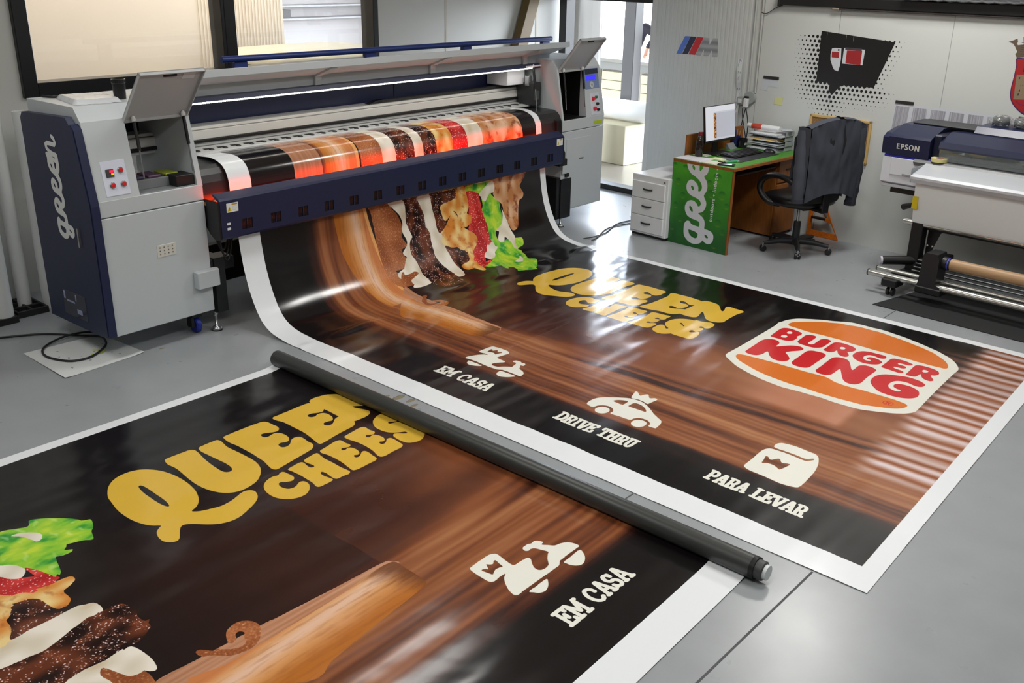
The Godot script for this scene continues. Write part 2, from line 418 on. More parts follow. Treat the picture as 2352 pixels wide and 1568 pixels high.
# outlines of the printed shapes, traced in millimetres: u, t on the poster; along, up on the wall and the desk end
func printed_outlines() -> Dictionary:
	return {
		"gold_Q": [[1730,2531,1756,2572,1790,2605,1832,2626,1880,2631,1925,2617,1961,2587,1995,2537,2015,2467,2023,2396,2021,2322,2008,2251,1987,2191,1963,2150,1937,2123,1907,2107,1900,2103,1903,2093,1926,2073,1968,2056,2009,2043,2057,2046,2098,2059,2136,2075,2162,2077,2181,2064,2188,2039,2176,2002,2152,1971,2114,1946,2073,1926,2040,1912,2019,1904,1986,1900,1952,1906,1916,1925,1882,1957,1851,1995,1824,2021,1804,2026,1784,2008,1760,1971,1744,1948,1725,1939,1704,1950,1688,1977,1688,2013,1699,2051,1714,2073,1739,2091,1743,2093,1741,2102,1720,2125,1699,2163,1685,2213,1679,2277,1682,2346,1696,2424,1708,2482], [1854,2475,1861,2475,1867,2460,1870,2412,1868,2345,1866,2285,1861,2239,1854,2213,1846,2210,1838,2231,1834,2273,1835,2339,1838,2403,1845,2454]],
		"gold_U": [[2061,2602,2071,2614,2087,2618,2149,2619,2198,2618,2217,2607,2223,2583,2217,2540,2204,2474,2195,2400,2192,2338,2196,2301,2210,2283,2227,2284,2238,2298,2245,2324,2247,2377,2244,2437,2240,2509,2237,2565,2242,2594,2255,2607,2278,2610,2331,2611,2355,2609,2364,2589,2360,2555,2352,2510,2354,2442,2355,2360,2356,2291,2348,2244,2331,2197,2305,2160,2262,2122,2215,2102,2165,2095,2126,2103,2091,2129,2063,2172,2046,2226,2042,2287,2045,2355,2054,2435,2059,2483,2058,2522,2053,2561]],
		"gold_E": [[2392,2603,2405,2614,2440,2616,2518,2617,2610,2616,2632,2614,2650,2599,2655,2573,2656,2540,2658,2511,2648,2483,2628,2467,2605,2470,2579,2486,2554,2497,2540,2488,2535,2464,2545,2451,2561,2448,2586,2456,2610,2452,2625,2426,2625,2388,2614,2351,2593,2330,2573,2331,2552,2340,2534,2331,2529,2308,2540,2292,2561,2290,2585,2303,2615,2331,2638,2337,2660,2328,2667,2299,2659,2252,2658,2217,2647,2193,2625,2175,2594,2168,2506,2155,2430,2143,2390,2137,2376,2142,2368,2161,2373,2199,2383,2250,2388,2319,2390,2398,2392,2478,2385,2546]],
		"gold_E2": [[2696,2604,2710,2618,2749,2619,2842,2622,2925,2623,2951,2613,2961,2591,2960,2554,2965,2526,2957,2500,2935,2483,2909,2489,2879,2507,2855,2507,2844,2493,2849,2474,2869,2466,2900,2477,2925,2467,2935,2439,2931,2399,2916,2371,2897,2357,2876,2365,2852,2365,2839,2352,2840,2333,2857,2321,2883,2329,2916,2357,2945,2369,2972,2361,2980,2338,2973,2295,2972,2263,2959,2239,2936,2221,2899,2213,2809,2202,2716,2185,2685,2185,2680,2204,2688,2241,2702,2306,2708,2381,2711,2460,2711,2531,2697,2575]],
		"gold_N": [[2958,2265,2951,2284,2953,2330,2957,2410,2959,2495,2955,2577,2954,2616,2967,2639,3001,2649,3048,2643,3082,2629,3118,2587,3160,2530,3175,2522,3175,2545,3164,2579,3152,2613,3156,2635,3176,2644,3219,2642,3266,2640,3287,2631,3296,2610,3288,2583,3280,2528,3281,2435,3287,2341,3282,2320,3263,2297,3233,2283,3197,2282,3168,2297,3144,2324,3104,2379,3084,2402,3078,2399,3082,2373,3095,2328,3102,2294,3094,2273,3067,2260,3021,2259,2981,2262]],
		"gold_C": [[2241,2046,2267,2073,2298,2090,2329,2095,2352,2087,2365,2096,2382,2101,2391,2091,2392,2067,2393,2037,2389,2012,2377,1997,2359,1992,2339,2003,2323,2018,2307,2018,2295,1998,2294,1972,2306,1945,2327,1936,2348,1940,2367,1952,2385,1957,2400,1946,2400,1916,2381,1882,2349,1851,2317,1839,2279,1844,2247,1866,2223,1906,2215,1957,2222,2007]],
		"gold_H": [[2417,2094,2426,2103,2456,2108,2493,2112,2508,2106,2510,2090,2501,2052,2501,2028,2513,2021,2521,2027,2523,2043,2520,2071,2519,2098,2524,2111,2543,2120,2583,2126,2608,2127,2616,2118,2610,2084,2602,2043,2603,1988,2604,1927,2607,1877,2604,1857,2586,1846,2558,1849,2523,1848,2512,1858,2511,1875,2514,1897,2519,1933,2514,1955,2506,1956,2498,1944,2496,1917,2500,1885,2501,1863,2493,1853,2466,1849,2422,1848,2408,1855,2406,1870,2417,1908,2420,1955,2421,2005,2419,2059]],
		"gold_E3": [[2635,2125,2647,2134,2691,2141,2746,2151,2774,2147,2782,2131,2779,2102,2782,2073,2774,2056,2757,2051,2737,2064,2723,2066,2716,2051,2729,2041,2749,2047,2762,2037,2767,2012,2763,1979,2751,1960,2738,1956,2724,1965,2715,1959,2715,1944,2731,1939,2750,1949,2771,1964,2787,1958,2791,1935,2785,1898,2782,1870,2773,1856,2756,1850,2712,1850,2659,1848,2630,1853,2622,1865,2627,1895,2635,1947,2637,2005,2637,2067,2631,2104]],
		"gold_E4": [[2813,2150,2825,2160,2871,2167,2927,2175,2953,2172,2961,2156,2958,2121,2963,2094,2955,2076,2935,2066,2917,2080,2903,2086,2892,2070,2899,2056,2919,2061,2937,2059,2946,2031,2944,1994,2932,1973,2916,1967,2903,1976,2893,1971,2891,1953,2906,1946,2925,1955,2946,1972,2967,1968,2972,1942,2968,1901,2966,1877,2955,1863,2938,1856,2887,1855,2828,1850,2805,1857,2801,1880,2816,1933,2820,1999,2821,2069,2813,2124]],
		"gold_S": [[3032,2180,3064,2203,3101,2213,3132,2201,3146,2178,3147,2141,3153,2105,3141,2082,3122,2078,3103,2092,3086,2111,3076,2106,3080,2092,3110,2074,3141,2039,3157,1986,3150,1930,3127,1880,3093,1849,3053,1840,3014,1853,2993,1873,2986,1908,2987,1959,2998,1981,3013,1987,3031,1975,3056,1947,3067,1948,3066,1964,3044,1978,3017,1998,2998,2033,2995,2087,3003,2134]],
		"gold_E5": [[3126,1891,3121,1910,3121,1963,3129,2038,3124,2129,3121,2198,3134,2225,3164,2230,3198,2244,3231,2259,3262,2247,3274,2232,3281,2198,3280,2156,3269,2134,3252,2129,3231,2143,3216,2142,3213,2121,3228,2113,3244,2121,3259,2108,3261,2077,3253,2043,3239,2026,3215,2038,3202,2025,3206,2004,3223,1997,3244,2017,3260,2037,3276,2020,3289,1980,3291,1930,3284,1901,3260,1881,3217,1885,3169,1884]],
		"white_scooter": [[2409,877,2425,883,2481,886,2533,886,2553,877,2561,863,2556,827,2550,788,2551,763,2580,759,2621,755,2631,747,2628,734,2611,715,2596,692,2592,672,2600,658,2617,652,2641,654,2653,660,2676,684,2703,704,2717,713,2712,736,2701,770,2687,782,2669,782,2659,793,2665,810,2679,816,2703,815,2718,807,2734,810,2749,805,2757,790,2759,774,2741,768,2755,746,2773,721,2803,711,2829,693,2841,669,2843,645,2825,640,2777,641,2716,639,2702,638,2679,623,2660,620,2595,621,2521,622,2447,622,2416,620,2403,629,2405,651,2419,683,2441,716,2463,738,2484,750,2456,753,2425,750,2409,753,2400,766,2400,808,2402,853], [2435,837,2454,831,2459,821,2470,837,2478,849,2488,837,2500,832,2516,842,2525,839,2520,818,2513,790,2500,796,2479,799,2460,792,2446,786,2440,807]],
		"white_wheel": [[2707,620,2753,622,2819,625,2815,603,2794,576,2765,558,2739,555,2719,568,2707,587,2705,606]],
		"white_wheel2": [[2456,601,2501,602,2565,602,2555,584,2529,564,2500,555,2475,565,2463,583]],
		"white_car": [[3359,623,3352,645,3351,688,3361,727,3384,759,3425,797,3470,831,3508,851,3547,858,3583,854,3624,835,3667,806,3711,773,3757,745,3788,726,3801,707,3810,677,3814,633,3808,626,3772,624,3766,649,3753,666,3728,682,3699,682,3676,669,3662,648,3653,619,3587,617,3528,615,3524,643,3512,664,3489,680,3461,682,3436,670,3417,645,3409,614,3388,612,3371,615], [3449,755,3455,776,3475,795,3500,808,3516,806,3518,787,3517,756,3509,751,3480,751], [3552,758,3549,784,3553,811,3572,821,3606,814,3640,794,3663,769,3661,757,3629,756,3586,757]],
		"white_carwheel": [[3501,647,3507,633,3509,618,3506,603,3499,589,3488,579,3475,574,3462,574,3449,579,3439,589,3432,602,3430,617,3433,633,3440,647,3451,657,3464,662,3478,662,3490,657]],
		"white_carwheel2": [[3745,648,3751,634,3753,618,3750,602,3742,589,3731,578,3718,573,3704,573,3692,578,3682,588,3676,602,3674,618,3677,634,3685,648,3696,658,3709,664,3723,664,3736,658]],
		"white_crown": [[3503,860,3484,911,3475,942,3487,949,3514,925,3527,922,3533,942,3544,960,3556,960,3576,934,3590,931,3607,947,3627,943,3628,920,3623,882,3616,853,3584,864,3544,868]],
		"white_bag": [[4378,885,4374,904,4377,929,4389,948,4410,955,4458,960,4525,960,4570,958,4592,944,4608,916,4627,865,4644,790,4651,709,4654,640,4652,596,4644,579,4618,568,4565,561,4500,563,4432,568,4388,576,4364,587,4356,599,4354,619,4354,687,4351,761,4353,812,4365,843,4386,856,4423,856,4474,855,4524,854,4554,853,4571,860,4590,890,4589,903,4582,904,4567,882,4548,873,4514,875,4465,873,4414,874,4389,877], [4411,682,4402,723,4394,757,4401,763,4413,755,4425,740,4437,743,4446,760,4456,774,4467,771,4482,751,4494,750,4509,760,4523,763,4524,749,4517,709,4508,679,4497,682,4467,696,4434,696]],
		"logo_white": [[3597,1801,3581,1847,3582,1908,3585,2084,3586,2273,3585,2514,3576,2594,3585,2629,3597,2687,3629,2748,3673,2796,3736,2844,3816,2888,3904,2932,3941,2954,3970,2964,4030,2959,4104,2960,4220,2959,4340,2939,4465,2896,4594,2830,4675,2771,4727,2718,4763,2658,4777,2607,4775,2522,4776,2315,4778,2069,4784,1871,4782,1811,4761,1766,4725,1729,4681,1698,4603,1655,4517,1630,4402,1622,4294,1629,4097,1605,3961,1619,3833,1653,3733,1697,3658,1749]],
		"logo_bun": [[3648,2601,3642,2640,3658,2686,3723,2762,3794,2825,3878,2872,4009,2904,4148,2907,4290,2891,4412,2861,4537,2807,4620,2748,4673,2695,4707,2640,4717,2600,4707,2575,4677,2568,4533,2568,4405,2573,4275,2571,4140,2576,3998,2586,3833,2570,3708,2579,3667,2583]],
		"logo_bun2": [[3647,1842,3639,1872,3653,1892,3724,1908,3858,1917,4035,1922,4206,1926,4288,1896,4411,1896,4529,1901,4647,1896,4705,1884,4722,1865,4722,1835,4702,1796,4659,1758,4594,1727,4489,1698,4374,1689,4269,1686,4103,1682,3966,1698,3839,1728,3738,1774,3679,1806]],
		"red_B": [[3652,2320,3649,2343,3644,2423,3644,2496,3659,2526,3693,2538,3739,2534,3780,2519,3794,2498,3796,2467,3789,2435,3801,2405,3802,2365,3790,2332,3760,2314,3713,2312,3669,2312], [3708,2449,3705,2476,3718,2490,3735,2479,3738,2457,3723,2442], [3707,2362,3704,2390,3719,2406,3738,2395,3741,2368,3724,2354]],
		"red_U": [[3834,2347,3827,2373,3824,2443,3823,2496,3836,2522,3861,2529,3887,2521,3894,2498,3896,2430,3894,2381,3902,2364,3920,2365,3930,2385,3929,2438,3930,2500,3945,2530,3971,2535,3991,2522,3995,2501,3996,2414,3992,2370,3973,2340,3945,2321,3901,2315,3860,2323]],
		"red_R": [[4019,2334,4016,2355,4015,2432,4017,2503,4033,2530,4061,2541,4099,2541,4140,2529,4168,2500,4176,2468,4167,2434,4149,2412,4160,2392,4177,2362,4181,2336,4165,2316,4141,2320,4118,2337,4101,2367,4087,2391,4083,2372,4080,2349,4066,2328,4041,2324], [4083,2442,4082,2468,4096,2478,4112,2470,4114,2445,4098,2433]],
		"red_G": [[4202,2363,4192,2407,4196,2457,4216,2496,4251,2518,4303,2521,4350,2521,4369,2501,4371,2476,4356,2459,4336,2455,4302,2467,4274,2460,4258,2433,4259,2400,4271,2371,4291,2359,4317,2370,4309,2384,4289,2387,4281,2402,4287,2426,4309,2436,4347,2427,4376,2404,4381,2380,4370,2343,4338,2314,4292,2302,4242,2320]],
		"red_E": [[4402,2324,4400,2347,4400,2420,4400,2486,4409,2512,4431,2523,4486,2523,4531,2508,4535,2488,4521,2470,4493,2465,4465,2463,4462,2447,4472,2437,4507,2439,4521,2427,4522,2407,4507,2390,4464,2383,4464,2366,4478,2357,4515,2355,4534,2340,4534,2320,4516,2307,4471,2308,4426,2315]],
		"red_R2": [[4557,2315,4556,2334,4554,2409,4552,2488,4561,2511,4589,2525,4638,2524,4684,2505,4705,2476,4708,2444,4697,2417,4680,2400,4697,2366,4714,2341,4713,2317,4698,2303,4668,2311,4645,2337,4628,2375,4621,2375,4619,2339,4611,2315,4590,2305,4568,2304], [4614,2438,4615,2464,4628,2469,4645,2460,4646,2438,4630,2425]],
		"red_K": [[3655,1955,3649,1980,3646,2079,3643,2180,3647,2230,3665,2262,3695,2279,3726,2276,3747,2256,3757,2225,3759,2187,3766,2178,3791,2210,3826,2254,3863,2274,3897,2272,3918,2253,3919,2223,3902,2191,3873,2153,3857,2125,3864,2109,3897,2073,3922,2036,3923,2001,3905,1972,3873,1961,3837,1970,3804,1999,3779,2036,3762,2057,3756,2044,3755,2005,3748,1972,3731,1949,3700,1937,3672,1941]],
		"red_I": [[3958,1990,3951,2021,3950,2108,3948,2212,3954,2248,3975,2272,4012,2281,4049,2279,4068,2258,4073,2225,4072,2114,4071,2027,4065,1992,4044,1970,4012,1963,3980,1969]],
		"red_N": [[4123,1978,4117,2006,4117,2077,4114,2184,4115,2244,4129,2274,4158,2289,4196,2283,4223,2258,4247,2216,4276,2158,4289,2147,4292,2173,4290,2221,4298,2253,4324,2275,4362,2275,4394,2256,4402,2236,4400,2186,4399,2082,4402,2011,4396,1973,4378,1946,4345,1938,4313,1954,4288,1990,4255,2054,4230,2100,4223,2096,4221,2064,4221,2015,4217,1984,4199,1957,4167,1950,4140,1959]],
		"red_G2": [[4444,2038,4430,2085,4427,2136,4438,2184,4468,2225,4518,2256,4583,2278,4646,2270,4690,2245,4702,2225,4701,2198,4685,2176,4655,2173,4615,2187,4576,2184,4547,2163,4534,2123,4537,2075,4556,2040,4585,2024,4609,2024,4621,2039,4616,2053,4593,2057,4570,2073,4561,2103,4568,2127,4598,2145,4645,2145,4691,2124,4712,2093,4723,2047,4716,2004,4690,1970,4648,1946,4593,1937,4529,1951,4480,1988]],
		"bun_low": [[554,1131,565,1311,611,1338,664,1389,731,1418,782,1420,835,1401,899,1433,916,1422,926,1374,970,1369,1003,1397,1016,1425,1052,1407,1068,1302,1068,1242,1092,1253,1134,1250,1170,1309,1138,1404,1154,1445,1205,1357,1225,1305,1218,1233,1193,1186,1122,1148,1031,1143,922,1142,822,1142,749,1144,625,1136]],
		"patty_a": [[569,1456,570,1614,651,1647,730,1658,781,1656,846,1656,898,1658,956,1680,1031,1680,1097,1686,1168,1707,1237,1727,1347,1727,1371,1673,1359,1602,1359,1519,1297,1473,1241,1475,1177,1470,1120,1479,1048,1479,994,1481,922,1512,850,1510,782,1486,723,1476,649,1487,603,1476]],
		"patty_b": [[574,1740,576,1974,577,2070,719,2047,910,1993,1043,1929,1093,2016,1161,1993,1183,1904,1216,1853,1179,1830,1086,1827,997,1811,913,1800,843,1777,763,1771,683,1759,630,1750]],
		"mayo_a": [[563,1311,567,1447,603,1476,673,1478,734,1470,788,1485,856,1508,922,1512,976,1490,1017,1460,1089,1473,1147,1469,1201,1458,1258,1467,1273,1372,1260,1298,1235,1300,1195,1383,1158,1442,1138,1404,1165,1322,1142,1253,1092,1253,1054,1388,1016,1425,979,1383,951,1372,911,1428,869,1443,820,1422,781,1416,740,1433,674,1413,614,1354]],
		"mayo_b": [[570,1614,574,1740,644,1757,704,1764,777,1777,843,1777,913,1800,982,1809,1054,1817,1133,1831,1216,1824,1290,1801,1291,1729,1234,1721,1160,1714,1099,1694,1027,1691,958,1688,900,1666,834,1660,770,1663,711,1662,644,1639]],
		"tomato": [[617,2153,645,2290,724,2316,793,2323,879,2337,965,2344,1027,2331,1071,2328,1117,2251,1158,2177,1246,2110,1280,2052,1219,2047,1169,2050,1139,2112,1105,2102,1031,2175,961,2181,914,2120,849,2173,799,2158,734,2172]],
		"onion_a": [[576,2061,572,2140,659,2167,740,2171,789,2141,817,2183,873,2155,893,2079,865,2039,783,2033,745,2002,759,1970,803,1884,725,1853,675,1864,649,2021]],
		"onion_b": [[894,2049,921,2117,967,2178,1025,2178,1104,2097,1146,2107,1162,2061,1227,2040,1309,2032,1310,1990,1251,1964,1245,1892,1208,1860,1193,1904,1171,1993,1093,2016,1032,2043]],
		"onion_c": [[764,1960,751,2001,811,2036,894,2049,963,2050,1039,2040,1084,2012,1037,1933,1025,1843,973,1794,911,1787,882,1812,842,1881]],
		"lettuce": [[583,2148,572,2249,575,2361,579,2475,664,2453,711,2486,763,2550,818,2547,890,2556,942,2524,972,2457,1008,2416,1076,2419,1088,2474,1066,2555,1088,2616,1106,2696,1168,2653,1192,2556,1273,2555,1358,2509,1392,2556,1480,2475,1537,2377,1475,2251,1429,2285,1387,2229,1336,2205,1290,2072,1241,2228,1211,2312,1184,2360,1098,2339,1021,2335,909,2347,818,2305,756,2341,663,2318,638,2241,627,2172]],
		"bun_top": [[577,2464,577,2889,638,2870,675,2836,738,2875,778,2856,798,2806,926,2751,1006,2706,1020,2625,957,2604,881,2581,788,2577,728,2504,669,2484,625,2511]],
		"mayo_c": [[657,2319,579,2475,625,2511,671,2494,676,2440,723,2389,724,2357,686,2334]],
		"mayo_d": [[972,2457,942,2524,877,2561,822,2567,926,2596,1016,2606,1071,2617,1137,2577,1188,2560,1174,2531,1112,2542,1056,2506,1088,2474,1087,2432,1060,2418,1002,2462,990,2437]],
		"mayo_e": [[1064,2331,1100,2348,1211,2312,1211,2197,1168,2177,1117,2251]],
		"near_lettuce": [[1197,2557,1258,2545,1281,2538,1319,2521,1382,2487,1392,2485,1399,2502,1423,2521,1447,2488,1473,2453,1500,2449,1511,2412,1544,2382,1567,2364,1544,2300,1523,2273,1500,2213,1470,2234,1415,2253,1392,2254,1379,2227,1405,2205,1393,2190,1361,2190,1328,2204,1325,2184,1289,2146,1298,2104,1271,2070,1255,2077,1247,2144,1207,2226,1175,2250,1092,2299]],
		"near_mayo_a": [[1279,2485,1311,2481,1350,2448,1369,2418,1366,2390,1349,2366,1332,2367,1324,2400,1306,2450]],
		"near_mayo_b": [[1119,2366,1156,2304,1185,2283,1205,2250,1211,2210,1195,2174,1171,2163,1142,2191,1125,2230,1080,2269]],
		"near_tomato": [[1080,2269,1113,2201,1130,2183,1179,2161,1218,2127,1216,2216,1240,2174,1257,2117,1269,2071,1259,2040,1223,2028,1175,2031,1127,2044,1075,2111,1031,2149]],
		"near_onion_a": [[1181,2044,1227,2035,1274,2035,1297,2030,1309,2006,1295,1980,1256,1962,1235,1954,1205,1997]],
		"near_onion_b": [[1034,2156,1075,2111,1099,2074,1136,2064,1177,2018,1218,1989,1234,1961,1230,1909,1207,1866,1185,1867,1173,1904,1164,1972,1132,2009,1090,2025,1038,2024,987,2042]],
		"near_onion_c": [[995,2062,1038,2024,1068,2001,1043,1953,1024,1936,1019,1887,994,1834,960,1794,932,1791,895,1815]],
		"near_patty_b": [[1024,1936,1068,2001,1132,2009,1162,1975,1173,1904,1197,1849,1188,1830,1146,1820,1084,1815,1026,1816,988,1815,1019,1887]],
		"near_mayo_c": [[895,1815,962,1791,1047,1820,1119,1822,1190,1827,1241,1829,1268,1806,1278,1759,1263,1728,1220,1738,1190,1726,1149,1708,1100,1690,1038,1673,995,1679,948,1682,902,1701,849,1703]],
		"near_patty_a": [[807,1642,861,1690,916,1684,995,1679,1048,1679,1108,1690,1176,1714,1240,1735,1292,1729,1337,1718,1357,1699,1364,1664,1373,1634,1358,1603,1363,1561,1380,1556,1367,1538,1359,1510,1325,1494,1293,1476,1255,1475,1191,1470,1137,1480,1081,1477,1032,1469,993,1450,878,1481]],
		"near_mayo_d": [[993,1450,1032,1469,1096,1476,1142,1466,1189,1472,1226,1474,1238,1443,1228,1404,1236,1353,1227,1323,1203,1317,1176,1332,1162,1371,1138,1438,1113,1410,1121,1346,1100,1307,960,1427]],
		"near_bun": [[1113,1449,1134,1459,1141,1427,1162,1371,1176,1332,1170,1299,1165,1242,1093,1293,1121,1346,1112,1403]],
		"plank": [[1219,1238,1375,1231,1656,1220,1700,1213,1948,1194,2191,1179,2232,1157,2223,1118,1870,1099,1546,1111,1296,1151]],
		"bar": [[1296,1151,1430,1135,1614,1133,1904,1140,2141,1160,2212,1158,2243,1140,2241,1072,2237,990,2224,945,2173,931,2015,915,1812,891,1683,871,1559,857]],
		"curl": [[1393,1267,1412,1266,1440,1225,1453,1229,1465,1210,1486,1188,1516,1173,1542,1179,1556,1208,1572,1231,1564,1250,1544,1247,1532,1225,1512,1212,1501,1229,1524,1275,1552,1294,1592,1297,1623,1273,1634,1235,1616,1193,1584,1157,1546,1140,1498,1145,1457,1167,1427,1205,1395,1232]],
		"script": [[151,735,149,701,166,661,196,631,243,611,282,587,307,560,316,531,310,505,292,494,281,497,280,524,264,553,231,575,201,581,173,563,157,529,161,492,183,461,222,443,269,432,300,419,317,400,319,382,305,367,290,367,281,381,257,399,226,406,193,397,169,374,158,340,164,303,187,269,227,251,273,244,312,236,322,219,323,200,309,191,248,198,231,207,218,221,199,223,177,210,165,182,163,142,169,98,192,64,233,40,272,32,317,39,353,59,369,82,390,67,420,60,449,68,469,90,476,123,469,153,445,173,407,182,377,185,377,217,370,253,344,283,301,306,333,319,360,345,374,386,368,422,343,464,362,501,371,540,360,587,330,625,353,647,368,680,368,722,358,805,303,809,312,714,302,682,285,667,277,678,273,714,258,748,233,775,195,782,159,767], [215,140,222,148,268,144,303,135,315,122,308,94,286,84,251,92,226,110], [383,132,397,135,420,121,415,108,396,113], [203,348,216,355,237,335,243,311,229,309,210,324], [203,524,217,531,234,514,232,495,217,498], [200,697,214,704,230,686,229,667,214,668]],
		"dots_text": [[425,257,443,261,435,732]],
		"wall_black": [[0,1771,673,1719,544,1346,258,1340,234,1323,206,1291,187,1265,171,1248,155,1262,135,1284,139,1329,131,1346,7,1349]],
		"wall_door": [[117,1632,143,1640,205,1640,213,1554,211,1496,201,1450,164,1459,144,1486,117,1537,111,1585]],
		"wall_cargo": [[228,1645,420,1643,416,1517,228,1517]],
		"wall_red": [[258,1627,395,1634,397,1517,259,1520]],
		"wall_reddoor": [[120,1608,188,1608,192,1560,125,1561]],
		"wall_grey": [[240,1651,390,1650,390,1631,241,1631]],
		"dot_axes": [[-129,1550,-88,1550,-153,1588]],
		"emblem_a": [[-1433,1642,-1368,1643,-1460,1475,-1524,1473]],
		"emblem_b": [[-1368,1643,-1298,1643,-1385,1479,-1452,1475]],
		"emblem_c": [[-1294,1643,-1217,1642,-1299,1478,-1377,1478]],
		"emblem_m": [[-1212,1643,-1152,1642,-1145,1578,-1106,1642,-1051,1644,-1041,1478,-1104,1476,-1109,1538,-1145,1476,-1200,1475,-1201,1538,-1236,1475,-1295,1477]],
		"crest_shield": [[1638,1668,1642,1615,1641,1530,1636,1453,1639,1399,1652,1359,1676,1325,1712,1293,1745,1271,1788,1256,1832,1256,1880,1280,1915,1320,1931,1371,1928,1428,1904,1523,1869,1633,1852,1693,1750,1668]],
		"crest_tower": [[1660,1548,1814,1563,1868,1382,1669,1366]],
		"crest_crown": [[1555,1780,1581,1790,1616,1806,1623,1782,1616,1773,1627,1760,1668,1767,1655,1819,1684,1825,1703,1774,1770,1783,1806,1820,1829,1808,1846,1706,1636,1670,1620,1694,1632,1712,1607,1750,1590,1769]],
	}

# ---------- the poster print ----------
# poster coordinates: u along the reading direction (its right end at 5.21), t up (0 .. 3.2), metres
func ss(a: float, b: float, x: float) -> float: return smoothstep(a, b, x)

func wood(u: float, t: float) -> Color:
	# print colour of the board, the blinds and the dark behind the dish
	var n1 := no2.get_noise_2d(u * 0.45, t * 7.0)
	var n2 := no2.get_noise_2d(u * 1.1 + 40.0, t * 26.0)
	var n3 := no1.get_noise_2d(u * 1.6, t * 2.2)
	var tt := t + n1 * 0.05 + (u - 3.0) * 0.012
	var low := ss(0.46, 0.66, tt)
	var w := low * (0.62 + 0.20 * n1 + 0.12 * n2)
	w += 0.16 * ss(0.7, 1.0, tt) * ss(2.1, 2.8, u)
	var ct := 1.10 + 0.055 * (u - 2.9)
	var crack := exp(-pow((t - ct) / 0.035, 2.0)) + 0.7 * exp(-pow((t - ct - 0.09) / 0.03, 2.0))
	w *= 1.0 - 0.62 * crack * ss(2.3, 3.2, u)
	var up := ss(ct + 0.05, ct + 0.2, t)
	var back := (0.60 + 0.10 * n3 + 0.07 * n1) * (1.0 - ss(1.55, 2.45, t)) + 0.10 * (1.0 - ss(2.3, 2.75, t))
	back *= lerpf(0.50, 1.0, ss(2.2, 3.7, u))
	back *= ss(1.05, 2.0, u) * 0.75 + 0.25
	w = lerpf(w, back, up)
	if u < 2.2: w = lerpf(w, w * 0.75, up)
	# sunlight through the blinds on the far side of the picture
	var shaft := ss(4.72, 4.86, u + n3 * 0.02) * ss(0.86, 1.06, t)
	var left := ss(4.35, 4.6, u) * (1.0 - ss(2.85, 3.0, t + (4.8 - u) * 0.5)) * ss(1.5, 1.8, t)
	var patch := (1.0 - ss(0.0, 0.05, t - 1.62)) * ss(1.30, 1.38, t) * ss(3.75, 4.15, u) * (1.0 - ss(4.50, 4.56, u))
	var lou := pow(0.5 + 0.5 * sin(TAU * (t + 0.02 * (u - 4.9)) / 0.105 + n1), 0.8)
	var c: Color
	w = clampf(w, 0.0, 1.1)
	if w < 0.3: c = Color(0.082, 0.070, 0.074).lerp(Color(0.235, 0.122, 0.095), w / 0.3)
	elif w < 0.62: c = Color(0.235, 0.122, 0.095).lerp(Color(0.52, 0.30, 0.18), (w - 0.3) / 0.32)
	else: c = Color(0.52, 0.30, 0.18).lerp(Color(0.78, 0.56, 0.39), (w - 0.62) / 0.48)
	c = c.lerp(Color(0.62, 0.36, 0.27), 0.55 * left * lou)
	c = c.lerp(Color(0.80, 0.55, 0.44), 0.75 * patch)
	c = c.lerp(Color(0.56, 0.30, 0.16).lerp(Color(0.86, 0.78, 0.78), lou), shaft * (0.95 - 0.25 * n1))
	return c

